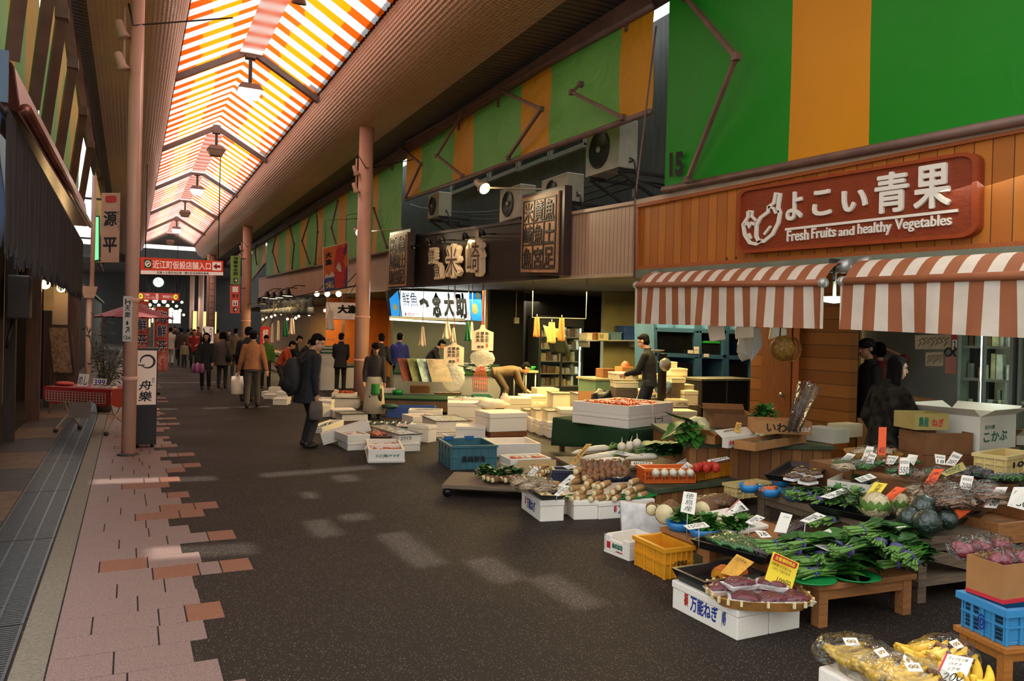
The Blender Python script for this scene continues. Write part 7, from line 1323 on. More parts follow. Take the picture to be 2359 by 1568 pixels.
for i in range(6): t=thing('plum_bag','film bag of reddish plums in the tan cardboard box','food pack',fk[0]+Rz(fk[1]) @ V((.12+.13*(i % 3),.12+.2*(i//3),.13)),i,'plum bags in the tan cardboard box'); MB().ell((-.03,0,.04),.035,9,6).ell((.03,.02,.04),.035,9,6).ell((0,-.03,.05),.035,9,6).lb('plums',plum,t); MB().ell((0,0,.05),(.085,.08,.06),14,10,wob=.4).lb('film',clear,t)
table('wooden_stool','second orange brown stand cut by the right border',(V((fc[0].x,fc[0].y,.28))+Rz(fc[1]) @ V((.6,-.05,0)),fc[1],.5,.3,0),.03,MATS['stand_wood'],.05,.05)
# ---- banana box
zb=.5; pA=G(1884,1533,zb); pD=G(*k8(880,1330),zb) - pA; t=thing('foam_box','white foam box carrying the bagged bananas at the bottom border','box',V((pA.x,pA.y,0)),math.atan2(pD.y,pD.x) - math.pi/2); MB().box((0,0,.0),(.75,pD.length,zb)).lb('body',foam,t,bevel=.01)
def banana(mb,R_,p,M_,L=.16,r=.018): mb.tube([p+M_ @ V((R_*math.sin(a),0,R_*(1 - math.cos(a)))) for a in [(-.75+1.5*k/7) for k in range(8)]],[r*.35,r*.8,r,r*1.05,r*1.05,r,r*.75,r*.3],7)
for i,(px,py,lb,film_) in enumerate(((1955,1515,'bagged banana bunch with a white sticker at far left',1),(2005,1540,'bagged banana bunch with a sticker second from left',1),(2052,1562,'bagged banana bunch with a sticker third from left',1),(2118,1512,'unbagged yellow banana bunch at the back of the foam box',0),(2175,1520,'bagged banana bunch beside the 200 price card',1),(2225,1562,'banana bunch tip at the right end of the foam box',0),(2095,1575,'lowest bagged banana bunch at the bottom border',1))):
    p=G(px,py,zb+.03); p.z=zb+.01; t=thing('banana_bunch',lb,'fruit',p,-.4+.5*(i % 3)); mb=MB()
    for k in range(5): banana(mb,.13,V((0,-.07+.035*k,.02+.012*(k % 2))),Rz(.12*(k - 2)) @ Rx(.25*(k - 2)))
    mb.lb('bananas',yel,t); MB().tube([(.085,-.05,.05),(.1,0,.06),(.085,.05,.05)],.012,6).lb('stem',brown_v,t)
    if film_: MB().ell((0,0,.045),(.135,.11,.068),18,12,wob=.2).lb('film',clear,t); st_=MB().cbox((-.02,-.055,.105),(.055,.035,.002),Rx(.55)).lb('sticker',wc,t); MB().text('QQ',lambda u,v,d=0.0: V((-.02,-.055,.105))+Rx(.55) @ V(((u - .5)*.05,(v - .5)*.03,.0015+d)),(.15,.3,.85,.8),.0005,bold=.04).lb('print',mat('gold_print',(150,110,30),.5),st_)
pcard('red edged white card priced 200 standing among the bananas',Q(k8,(1270,1355),(1485,1395),(1415,1580),(1165,1580)),2.75,'',lines=[('フィリピン産',(.15,.82,.85,.93)),('バナナ',(.25,.64,.7,.74)),('1フサ',(.3,.44,.7,.56)),('200',(.2,.05,.9,.36))],edge=True)
# ---- plank table and stand goods
def ball(label,px,z,r,m,name,group=None,wrap=True,sq=1,wob=.08,extra=None,cat='vegetable'):
    p=G(*px,z+r*.8); p.z=z; t=thing(name,label,cat,p,rnd(0,3),group); MB().ell((0,0,r*sq),(r,r,r*sq),18,12,wob=wob).lb('body',m,t)
    if extra: extra(t,r)
    if wrap: MB().ell((0,0,r*sq),(r*1.06,r*1.06,r*sq*1.06),18,12,wob=.12).lb('film',clear,t)
    return t
for i,(x,y,r) in enumerate(((1575,940,.075),(1700,972,.085),(1672,868,.085),(1835,945,.07))): ball(['left film wrapped dark squash','front film wrapped dark squash','back film wrapped dark squash','right film wrapped dark squash'][i]+' at the plank table corner',k6(x,y),.5 if i !=2 else .55,r,dkgreen,'wrapped_squash')
fq=zf(k6(1530,1050),k6(1960,985),k6(1385,930),.45); tray('black tray under the wrapped squash',zf(k6(1700,1055),k6(2090,925),k6(1510,985),.452),.05)
tray('long black tray of cauliflower on the plank table',zf(k6(1440,990),k6(1560,960),k6(965,860),.452),.05)
cau=mat('cauliflower_curd',(226,206,160),.6,nz=(40,.2),bump=(60,1))
def cleaves(t,r):
    mb=MB()
    for k in range(12): a=k*.52; leaf(mb,V((math.cos(a)*r*.7,math.sin(a)*r*.7,r*.3)),V((math.cos(a)*.5,math.sin(a)*.5,.9)),r*1.3,r*.7,0,-.4)
    mb.lb('leaves',stemg,t)
for i,(x,y,r) in enumerate(((1350,860,.1),(1500,845,.085))): ball(['left film wrapped cauliflower above the black tray','right film wrapped cauliflower above the black tray'][i],k6(x,y),.47,r,cau,'cauliflower',extra=cleaves)
for i,(x,y) in enumerate(((1090,830),(1190,850),(1270,740))): t=frill(['left','right','back'][i]+' wrapped green leaf head left of the cauliflower',G(*k6(x,y),.5),1.4,60,[greenl,stemg,greend][i]); MB().ell((0,0,.05),(.1,.1,.085),14,10,wob=.25).lb('film',clear,t)
for i in range(7): bunch('',G(*k6(760+38*i,760+14*(i % 3)+8*i),.47+.03*(i % 2)),rnd(-.3,.8),8,.14,24,.05,.1,stemg,greend,'greens heaped on the plank table',name='green_bunch')['label']='dark green leaf bunch heaped on the plank table beyond the card'
for i,(x,y,zz) in enumerate(((490,745,.452),(635,775,.452),(705,705,.5))):
    p=G(*k6(x,y),zz); bowl(['left','middle','right'][i]+' blue bowl of roots at the far end of the plank table',p,.1)
    for k in range(4): t=thing('carrot' if i else 'potato',['brown potato in the left blue bowl of roots','orange carrot in the middle blue bowl of roots','orange carrot in the right blue bowl of roots'][i],'vegetable',p+V((-.04+.03*k,.02*(k % 2) - .01,.055+.012*(k % 2))),rnd(-.4,.4),['potatoes in the left bowl','carrots in the middle bowl','carrots in the right bowl'][i]); (MB().ell((0,0,0),(.04,.035,.03),10,8,wob=.2) if i==0 else MB().tube([(-.06,0,0),(0,0,.004),(.06,0,0)],[.016,.014,.005],8)).lb('root',tan_v if i==0 else orange_v,t)
t=bowl('teal bowl under the heaped greens',G(*k6(800,800),.452),.12,plast_b)
# tilted black tray with mushroom packs
t=tray('tilted black tray of mushroom packs',zf(k6(900,700),k6(1035,600),k6(610,660),.56),.05); t.rotation_euler=(0,0,t.rotation_euler.z); p0=V(t.location); rz0=t.rotation_euler.z
shi=mat('mushroom_brown',(110,76,50),.5,nz=(20,.4))
for i in range(4):
    p=G(*k6([840,925,790,890][i],[625,645,665,690][i]),.60); t=thing('mushroom_pack',['back left','back right','front left','front right'][i]+' film pack of mushrooms in the tilted black tray','food pack',p,.2); MB().box((-.07,-.05,0),(.07,.05,.02)).lb('tray',tw,t); mb=MB()
    for k in range(6): mb.ell((-.045+.045*(k % 3),-.022+.045*(k//3),.035),(.024,.024,.018),9,6)
    mb.lb('mushrooms',shi,t); MB().ell((0,0,.03),(.08,.06,.035),12,8,wob=.1).lb('film',clear,t); MB().lathe([(.012,0),(.018,.001),(.001,.002)],(0.02,0,.067),10).lb('round_sticker',yc_,t)
# film bags of mushrooms, sprouts and greens over the stand: named by what they lie beside
encl=mat('enoki_cream',(206,178,140),.6,nz=(50,.4)); encr=mat('enoki_brown',(150,112,84),.6,nz=(50,.5))
def bagpack(label,px,z,group,m,sx=.1,sy=.07,sz=.035,name='mushroom_bag',rz=None):
    t=thing(name,label,'food pack',G(*px,z),rnd(-.6,.6) if rz is None else rz,group); mb=MB()
    for k in range(14): y=rnd(-.8,.8)*sy; mb.tube([(-sx*.8,y,sz*rnd(.4,1.2)),(0,y*.9,sz*rnd(.6,1.5)),(sx*.8,y,sz*rnd(.4,1.2))],[.006,.007,.011],5)
    mb.lb('contents',m,t); MB().ell((0,0,sz),(sx,sy,sz*1.25),14,8,wob=.35).lb('film',clear,t); return t
for i in range(22): bagpack('film bag of beige mushrooms heaped right of the orange cards',k6(1650+88*(i % 6)+20*(i//6),760+34*(i//6) - 10*(i % 6)*.4),.6+.03*(i % 3),'mushroom bags right of the orange cards',encr if i % 3 else encl,.12,.08,.04)
for i in range(9): bagpack('long film bag of white tipped mushrooms in the right wooden table',k6(1960+62*i,880 - 14*i),.56,'mushroom bags in the right wooden table',encl if i % 2 else encr,.13,.06,.035)
for i in range(10): bagpack('film bag of small green vegetables under the white cards',k6(1130+75*(i % 7),570+22*(i//7)+6*(i % 2)),.7,'green packs behind the carton',[greenl,encl,greend][i % 3],.1,.07,.035,'green_pack')
for i in range(8): bagpack('film bag of greens before the cream crate',k6(1500+80*i,640+12*(i % 3)),.68,'green packs before the cream crate',[greenl,greend,encr][i % 3],.1,.07,.04,'green_pack')
for i,(x,y) in enumerate(((1960,630),(2040,615),(2110,640))): ball(['left','middle','right'][i]+' dark round root before the cream crate',k6(x,y),.68,.05,mat('beet_dark',(60,44,44),.5,nz=(20,.4)),'round_root')
tray('black tray of green packs below the cream crate',zf(k6(2130,700),k6(2420,690),k6(2030,675),.67),.05)
for i in range(4): bagpack('film pack of greens in the tray below the cream crate',k6(2150+55*i,672),.69,'packs in the tray below the cream crate',greenl,.08,.06,.03,'green_pack')
t=thing('round_basket','round bamboo basket of small packs behind the cards','basket',G(*k6(1330,530),.69)); MB().lathe([(.2,0),(.25,.08),(.235,.08),(.18,.012)],(0,0,0),28).lb('basket',bam,t)
for i in range(6): bagpack('small film pack in the round bamboo basket',k6(1240+40*i,500 - 16*(i % 2)),.74,'packs in the round bamboo basket',encl,.08,.06,.035,'green_pack')
# cartons of the vegetable shop
def carton(label,f,m=cardb,txt=None,flaps=True,name='cardboard_box'):
    t=fbox(label,f,m=m,name=name,t=.006,bev=0,txt=txt,cat='box'); a,rz,L,Wd,h=f
    if flaps:
        for i,(q0,q1,o_) in enumerate((((0,0),(L,0),(0,-.12)),((L,0),(L,Wd),(.12,0)),((0,Wd),(L,Wd),(0,.1)),((0,0),(0,Wd),(-.12,0)))):
            if flaps is True or i in flaps: MB().add([V((*q0,h)),V((*q1,h)),V((q1[0]+o_[0],q1[1]+o_[1],h+.07)),V((q0[0]+o_[0],q0[1]+o_[1],h+.07))],[(0,1,2,3)]).lb('flap',m,t,solid=.005)
    return t
zM=.605; fK=fit(k6(2055,475),k6(2300,440),k6(1838,390),k6(0,235)[1],.78); t=thing('display_stand','dark stand under the white carton of green kana','stand',(fK[0].x,fK[0].y,0),fK[1]); MB().box((-.05,-.0,0),(fK[2]+.1,fK[3]+.05,.775)).lb('body',cardd,t)
carton('white carton printed with green kana and a red mark',fK,mat('white_carton',(214,206,188),.7,nz=(3,.1)),[('front','こかぶ',(.1,.25,.75,.55),greeni),('front','石川産',(.12,.62,.4,.74),greeni),('side','ハウス栽培',(.2,.22,.7,.34),greeni),('side','O',(.4,.6,.5,.72),redi)])
carton('tan cardboard carton behind the cream crate',fit(k6(1660,560),k6(2000,560),k6(1645,530),k6(0,455)[1],.66),cardb,flaps=(2,)); carton('long brown carton edge behind the tan one',fit(k6(1800,470),k6(2360,480),k6(1790,440),k6(0,400)[1],.66),cardd,flaps=()); carton('striped carton under the plastic bag at right',fit(k6(2160,420),k6(2400,430),k6(2120,400),k6(0,355)[1],.78),stripes('carton_stripes',0,[(.1,(200,190,170)),(.2,(150,96,50))],.7,period=.2),flaps=(0,))
crate('cream plastic crate stamped 101 at the right border',fit(k6(2230,640),k6(2420,600),k6(2020,610),k6(0,505)[1],.66),mat('cream_crate',(222,196,128),.5,nz=(4,.15)),txt=[('front','101',(.2,.35,.75,.65),ink)],ribs=3); crate('cream plastic crate left of the blue bowls',fit(k6(400,800),k6(620,770),k6(250,790),k6(0,700)[1],.1),MATS['cream_crate'],ribs=3)
carton('white carton of wild greens lettered in green',fit(k6(1310,760),k6(1420,700),k6(1062,700),k6(0,700)[1],.54),MATS['white_carton'],[('side','こごみ',(.35,.2,.9,.75),greeni)],flaps=()); carton('open brown carton behind the white wild greens carton',fit(k6(1520,690),k6(1700,650),k6(1270,600),k6(0,640)[1],.6),cardb,flaps=())
pcard('printed tan flap card before the cream crate',Q(k6,(1940,542),(1970,590),(1830,640),(1790,620)),6.0,'国産きのこ',mat('tan_flap',(190,170,100),.6),greeni)
carton('brown carton with white brush lettering on the green counter',(G(*k6(530,345),.74),cM[1] - .12,.6,.38,.14),cardb,[('front','いわた',(.2,.12,.75,.85),ink),('front','しらねぎ',(.76,.2,.98,.6),wc)],flaps=()); t=thing('low_platform','hidden foam block under the lettered brown carton','box',G(*k6(590,385),.6),cM[1]); MB().box((0,0,0),(.5,.3,.14)).lb('block',foamy,t)
carton('long shallow carton of cucumbers slanting over the counter edge',(G(*k6(530,470),.61),.30,1.15,.24,.09),cardb,flaps=()); carton('open dark carton at the back of the green counter',fit(k6(240,310),k6(540,320),k6(230,270),k6(0,215)[1],zM),cardd,flaps=(2,3)); carton('shallow tan and white carton at the left end of the green counter',fit(k6(255,425),k6(345,410),k6(120,405),k6(0,365)[1],zM),cardb,flaps=(0,3)); carton('white and red lettered carton on the green counter',fit(k6(345,450),k6(560,420),k6(335,440),k6(0,385)[1],zM),MATS['white_carton'],[('front','共選',(.02,.3,.42,.8),redi)],flaps=(2,)); pcard('small brown card in the red lettered carton',Q(k6,(405,270),(440,278),(425,345),(385,335)),8.4,'170円',mat('price_tan'))
carton('greenish white carton at the right end of the green counter',fit(k6(1060,420),k6(1170,410),k6(985,380),k6(0,325)[1],zM),MATS['white_carton'],flaps=()); carton('grey white carton behind the greenish one',fit(k6(1120,380),k6(1260,370),k6(1100,360),k6(0,290)[1],zM),foamy,flaps=())
gc=mat('cucumber_green')
for i in range(4): t=thing('cucumber_bag',['second','rightmost','leftmost','third'][i]+' bag of cucumbers along the long shallow carton','vegetable',G(*k6(530,470),.61)+Rz(.3) @ V(([.44,.98,.17,.71][i],.12,.022)),.3); mb=MB(); [mb.tube([(-.13,-.03+.03*k,.02),(0,-.03+.03*k,.03),(.13,-.03+.03*k,.02)],[.01,.017,.01],8) for k in range(3)]; mb.lb('cucumbers',gc,t); MB().ell((0,0,.025),(.15,.06,.035),12,8,wob=.2).lb('film',clear,t); MB().lathe([(.06,-.015),(.06,.015)],(0,0,.022),12,0,Ry(math.pi/2),sx=.45).lb('tape',tie,t)
p=G(*k6(790,330),.8); t=thing('burdock_bundle','film wrapped bundle of long burdock roots standing in the lettered carton','vegetable',p); mb=MB()
for i in range(16): a=V((rnd(-.05,.05),rnd(-.05,.05),0)); mb.tube([a,a*1.6+V((.13,.02,.26)),a*2.2+V((.26,.04,rnd(.44,.52)))],[.01,.008,.004],6)
mb.lb('roots',mat('burdock_brown',(90,66,44),.7,nz=(40,.4)),t); MB().tube([(0,0,0),(.12,.02,.24),(.25,.04,.48)],[.07,.085,.12],12).lb('film',clear,t); mb=MB(); [mb.ell((.26+rnd(-.1,.1),.04+rnd(-.08,.08),rnd(.47,.53)),.008,6,5) for k in range(10)]; mb.lb('red_tape',redi,t)
frill('green leaf bunch left of the burdock in the lettered carton',G(*k6(590,250),.84),1.7,60,greenl); t=thing('green_ring','small bright green wire ring at the carton rim','ring',G(*k6(530,345),.74)+Rz(cM[1] - .12) @ V((.52,.1,.1))); MB().tube([(.05*math.cos(k*.4),0,.05+.05*math.sin(k*.4)) for k in range(14)],.007,5).lb('ring',grplate,t)
# cartons by the woman and dark boxes behind
zc0=7.4
carton('brown carton with a green triangle and red kana behind the woman',(pix(2090,975,9.0)+V((0,0,.173)),-.35,.33,.3,.12),cardb,[('front','うまい',(.35,.3,.9,.75),redi)],flaps=()); carton('dark lettered carton below the green triangle carton',(pix(2090,975,9.0),-.35,.33,.3,.17),cardd,[('front','ネギ',(.1,.2,.8,.8),ink)],flaps=()); t=thing('low_platform','dark stand under the cartons behind the woman','stand',V((*pix(2060,975,9.0).xy,0)),-.35); MB().box((-.1,0,0),(1.2,.6,pix(2090,975,9.0).z - .005)).lb('body',cardd,t)
carton('pale yellow carton held by the woman in camouflage',(pix(2108,990,7.0),-.3,.34,.3,.15),mat('yellow_carton',(170,150,84),.7,nz=(4,.2)),[('front','農産',(.1,.2,.4,.8),greeni),('front','ねぎ',(.5,.2,.85,.7),redi)],flaps=()); pw2=pix(2112,990,7.0)
carton('dark brown carton of red packs below the held one',(V((pw2.x+.02,pw2.y - .08,pw2.z - .22)),-.25,.5,.35,.2),cardd,flaps=()); t=thing('low_platform','dark low stand under the carton of red packs','stand',V((pw2.x - .0,pw2.y - .1,0)),-.25); MB().box((0,0,0),(.56,.45,pw2.z - .225)).lb('body',cardd,t)
# ---- three foam boxes with yams, taro, daikon and the rest of the middle stall
fj=fit(k5(625,1225),k5(832,1215),k5(377,1105),k5(0,1040)[1],0); PR=lambda: [('side','万能ねぎ',(.3,.25,.74,.75),bluei),('side','福岡',(.2,.35,.25,.75),redi)]
fbox('left white foam box with blue leek lettering under the bagged mushrooms',fj,'lid',txt=PR()); tray('black tray of bagged mushrooms on the left leek box',(fj[0]+V((0,0,fj[4]+.003)),fj[1],fj[2],fj[3],0),.045)
for i in range(14): bagpack('clear bag of pale mushrooms in the tray on the left leek box',k5(430+62*(i % 5)+14*(i//5),900+26*(i//5)+9*(i % 5)),fj[4]+.05+.04*(i % 2),'mushroom bags on the left leek box',encl,.09,.07,.05)
f2_=fit(k5(920,1208),k5(1130,1202),k5(842,1160),k5(0,1038)[1],0); fbox('middle white foam box with a chipped lower edge under the yams',f2_,'lid'); f3_=fit(k5(1140,1205),k5(1622,1168),k5(1120,1150),k5(0,1052)[1],0); fbox('right white foam box with blue leek lettering under the yams',f3_,'lid',txt=[('front','万能ねぎ',(.34,.25,.76,.75),bluei),('front','福岡',(.26,.35,.31,.75),redi)])
zy=f3_[4]; fbox('hidden foam box behind the yam boxes',(f3_[0]+Rz(f3_[1]) @ V((-.35,f3_[3]+.05,0)),f3_[1],1.15,.55,zy),'lid'); ym=None
for i,(x,y,dz) in enumerate(((930,1010,0),(985,1012,0),(1090,1015,0),(1150,1012,0),(1300,1012,0),(1420,1005,0),(1525,985,0),(1240,1000,0),(980,970,.04),(1130,965,.05),(1290,955,.05),(1410,960,.05),(1485,930,.06),(940,930,.08),(1030,925,.08),(1165,910,.1),(1340,915,.1),(1120,900,.1),(1450,870,.12),(1050,880,.12),(1050,835,.14),(750,900,.08),(920,870,.12),(1200,890,.12),(960,775,.2),(930,830,.14))):
    p=G(*k5(x,y),zy+.03+dz); rz=.45+rnd(-.25,.25)
    if ym is None:
        ym=thing('yam_piece','cut piece of tan yam piled on the foam boxes','vegetable',p,rz,'yam pieces on the foam boxes'); MB().tube([(-.07,0,0),(0,0,.002),(.07,0,0)],[.03,.031,.029],12).lb('root',tan_v,ym)
        for s_ in (-1,1): MB().lathe([(.028,0),(.027,.002),(.001,.003)],(s_*.07,0,0),12,0,Ry(s_*math.pi/2)).lb('cut_face',creamc,ym)
    else: dup(ym,p,rz)
for i,(x,y) in enumerate(((950,1020),(1120,1022),(1310,1018),(1420,1012),(1530,1000))): t=thing('green_plate',['first','second','third','fourth','fifth'][i]+' green plate from the left under the yam pieces','plate',G(*k5(x,y),zy+.003),-.4); MB().lathe([(.1,0),(.13,.025),(.122,.026),(.09,.008)],(0,0,0),20,sx=1.1,sy=.7).lb('plate',grplate,t)
lt=mat('taro_brown',(146,98,62),.6,nz=(30,.5),bump=(60,.4)); tb=None
for i in range(44):
    p=G(*k5(1010+52*(i % 8)+rnd(-12,12),700+26*(i//8)+rnd(-6,6)),.34+.02*(5 - i//8))
    if tb is None: tb=thing('taro','brown round taro in the film bags on the crate','vegetable',p,0,'taros in film bags'); MB().ell((0,0,0),(.036,.033,.034),12,9,wob=.15).lb('root',lt,tb)
    else: dup(tb,p,rnd(0,3))
for i in range(2): t=thing('film_bag','clear film bag around the heaped brown taros','bag',G(*k5(1090+240*i,800),.33),.3*i,'film bags around the taros'); MB().ell((0,.04,.05),(.13,.13,.1),16,10,wob=.25).lb('film',clear,t)
crate('dark crate under the bagged taros',fit(k5(1090,905),k5(1400,890),k5(1030,870),k5(0,840)[1],.14),mat('navy_crate',(26,40,66),.5)); crate('small navy basket among the brown roots',(G(*k5(745,865),.2),-.45,.22,.2,.12),mat('navy_crate'),mesh=mat('navy_hole',(10,14,30),.6))
t=thing('low_platform','dark planks under the roots behind the yam boxes','platform',G(*k5(560,930)),-.5); MB().box((-.2,.2,0),(1.1,1.2,.14)).lb('planks',woodg,t)
for i in range(12): log('brown tapering root in the heap left of the navy basket',G(*k5(540+26*(i % 8),770+34*(i//4)),.2+.03*(2 - i//4)),V((.8,.5,0)),.2,.026,tan_v if i % 2 else brown_v,'brown_root')['group']='brown roots left of the navy basket'
t=thing('low_wagon','low wooden wagon of dark greens and roots at the stall corner','wagon',G(*k5(230,1000),0),-.55); MB().box((-.55,-.2,.1),(.5,.6,.14)).lb('deck',woodg,t,bevel=.006)
for x in (-.5,.42):
    for y in (-.12,.5): MB().lathe([(.001,-.02),(.05,-.02),(.05,.02),(.001,.02)],(x,y,.05),12,0,Rx(math.pi/2)).lb('wheel',blk,t)
for i in range(5): frill('dark leaf bunch on the low wagon',G(*k5(140+70*i,830+18*(i % 3)),.16),1.3,46,greend)['group']='dark leaf bunches on the low wagon'
for i in range(9): log('dark brown root on the low wagon',G(*k5(130+38*i,860+12*(i % 3)),.17),V((.9,.3,0)),.14,.03,brown_v,'brown_root')['group']='dark roots on the low wagon'
dk=None
tbl=table('low_bench','low board under the daikon and turnips',(G(*k5(960,760),.3) ,-.2,1.35,.85,0),.03,woodg)
for i,(x,y,r) in enumerate(((930,640,.1),(1010,690,.05),(1080,725,-.05),(1400,690,0),(1000,620,.15),(1130,665,0))):
    p=G(*k5(x,y),.33+.03*(i in (3,4))); t=thing('daikon',['uppermost left daikon radish','long daikon radish in the middle of the pile','lowest daikon radish over the taro bags','daikon radish half under the pinkish card','daikon radish behind the uppermost left one','daikon radish right of the middle one'][i],'vegetable',p,r); MB().tube([(-.05,0,.03),(.03,0,.035),(.2,0,.04),(.34,0,.038),(.4,0,.03)],[.004,.026,.037,.038,.026],12).lb('root',white_v,t); mb=MB(); [mb.tube([(.39,0,.03),(.5,rnd(-.05,.05),rnd(.03,.09)),(.62,rnd(-.1,.1),rnd(.02,.1))],[.007,.006,.003],5) for k in range(7)]; mb.lb('leaf_stalks',stemg,t)
for i,(x,y,z) in enumerate(((1340,575,.42),(1415,565,.46),(1475,545,.5),(1440,600,.4),(1380,600,.38))): t=ball(['leftmost','upper middle','highest','lower right','lower left'][i]+' white turnip in the turnip pile',k5(x,y),z - .06,.055,white_v,'turnip',wrap=False,wob=.05); MB().tube([(0,0,.1),(.01,0,.13),(.03,0,.17)],[.012,.005,.002],6).lb('root_tip',white_v,t)
for i in range(14): bunch('',G(*k5(1500+46*(i % 7),600+40*(i//7)),.46 - .06*(i//7)),-.1+rnd(-.3,.5),5,.1,11,.15,.24,stemg,greenl,'broad leaf bunches by the turnips',name='leafy_green')['label']='broad green leaf bunch spread right of the turnips'
t=thing('napa_cabbage','napa cabbage with loose green leaves by the turf table','vegetable',G(1603,1010,.61),.5); MB().ell((0,0,.08),(.17,.09,.09),16,10,wob=.15).lb('heart',mat('napa_white',(214,206,160),.5,nz=(14,.3)),t); mb=MB(); [leaf(mb,V((-.1,rnd(-.07,.07),rnd(.05,.15))),V((-1,rnd(-.7,.7),rnd(-.9,.3))),rnd(.14,.26),.1,0,rnd(-.3,.6)) for k in range(34)]; mb.lb('leaves',greenl,t); t.scale=(1.5,1.5,1.5)
orc=mat('orange_crate',(214,96,24),.45,nz=(5,.2)); oy=mat('amber_crate',(216,134,24),.45,nz=(5,.2)); fo=fit(k5(1545,890),k5(1980,886),k5(1490,852),k5(0,755)[1],.245); crate('orange mesh crate on the low green topped counter',fo,orc,mesh=mat('orange_hole',(120,44,10),.6)); fo2=fit(k5(2010,868),k5(2345,806),k5(1975,835),k5(0,745)[1],.245,.26); crate('amber crate with red bags on the low green topped counter',fo2,oy)
for i in range(5): ball('round white vegetable in the orange mesh crate',k5(1640+75*i,800),.36,.04,white_v,'turnip','white vegetables in the orange crate',True)
for i in range(7): t=thing('red_pack','small red net pack in the amber crate','food pack',G(*k5(2000+28*i,750 - 8*(i % 3)),.42),i,'red packs in the amber crate'); MB().ell((0,0,0),(.045,.03,.05),10,8,wob=.4).lb('pack',mat('red_net',(206,50,30),.5,nz=(40,.4)),t)
# odds under the tables at right
for i in range(2): crate(['lower','upper'][i]+' grey mesh basket stacked under the right wooden table',(dw(1.6,.2,.02+.2*i) if False else V((tr_.location.x,tr_.location.y,.01+.165*i))+Rz(bC[1]) @ V((.12,.2,0)),bC[1],.6,.45,.16),mat('grey_basket',(110,104,92),.5),mesh=mat('grey_hole',(50,46,40),.6),name='mesh_basket')
t=thing('plastic_bag','clear plastic bag of greens at the right border','bag',G(*k6(2330,300),.85)); MB().ell((0,0,.1),(.16,.14,.12),14,10,wob=.4).lb('bag',clearb,t)
# ================================================================== people
SKIN=mat('skin',(206,150,118),.5,nz=(9,.1)); hairm=mat('hair_black',(18,14,12),.7,nz=(40,.4),spec=.1); lipm=mat('lip',(150,84,76),.5); eyem=mat('eye_dark',(24,18,16),.3)
CL=lambda n,c,b=18: mat('cloth_'+n,c,.8,nz=(12,.2),bump=(b,.35))
def cap(mb,a,b,r0,r1,n=10):
    a,b=V(a),V(b); mb.tube([a,a.lerp(b,.5),b],[r0,(r0+r1)/2,r1],n); mb.ell(a,r0,n,6); mb.ell(b,r1,n,6)
def ik(a,b,l0,l1,hint):
    a,b=V(a),V(b); d=b - a; L=min(d.length,(l0+l1)*.995); d.normalize(); b=a+d*L; x=(L*L+l0*l0 - l1*l1)/(2*L); h=math.sqrt(max(l0*l0 - x*x,0)); hn=V(hint) - d*d.dot(V(hint)); hn.normalize(); return a+d*x+hn*h,b
def hand(mb,w,d,n,s,curl=.5):                      # palm, four fingers of unequal length, thumb
    d=d.normalized(); n=(n - d*d.dot(n)).normalized(); sd=d.cross(n); k=w+d*.085*s
    for o in (-.026,-.009,.009,.026): cap(mb,w+sd*o*.7*s,k+sd*o*s,.013*s,.012*s,6)
    for o,L in ((-.03,.052),(-.01,.068),(.011,.072),(.031,.064)):
        p=k+sd*o*s; q=p+(d*math.cos(curl*.6)+n*math.sin(curl*.6))*L*.55*s; r=q+(d*math.cos(curl*1.6)+n*math.sin(curl*1.6))*L*.5*s; cap(mb,p,q,.0095*s,.009*s,6); cap(mb,q,r,.009*s,.0075*s,6)
    p=w+d*.02*s+sd*.03*s; q=p+(d*.7+sd*.7+n*.2)*.04*s; cap(mb,p,q,.012*s,.0105*s,6); cap(mb,q,q+(d*.9+sd*.2+n*.3)*.032*s,.01*s,.008*s,6)
def loft(mb,rings,n=16):                              # rings: (centre, x axis, y axis, rx, ry)
    vs=[c+X*(rx*math.cos(2*math.pi*j/n))+Y*(ry*math.sin(2*math.pi*j/n)) for c,X,Y,rx,ry in rings for j in range(n)]; k=len(rings)
    mb.add(vs,[(i*n+j,i*n+(j+1) % n,(i+1)*n+(j+1) % n,(i+1)*n+j) for i in range(k - 1) for j in range(n)]+[tuple(range(n - 1,-1,-1)),tuple((k - 1)*n+j for j in range(n))],0,True)
def skinned(mb,name,m,t,vox,it=3):
    o=mb.lb(name,m,t); r=o.modifiers.new('skin','REMESH'); r.mode='VOXEL'; r.voxel_size=vox; r.use_smooth_shade=True
    if it: q=o.modifiers.new('soft','SMOOTH'); q.factor=.5; q.iterations=it
    return o
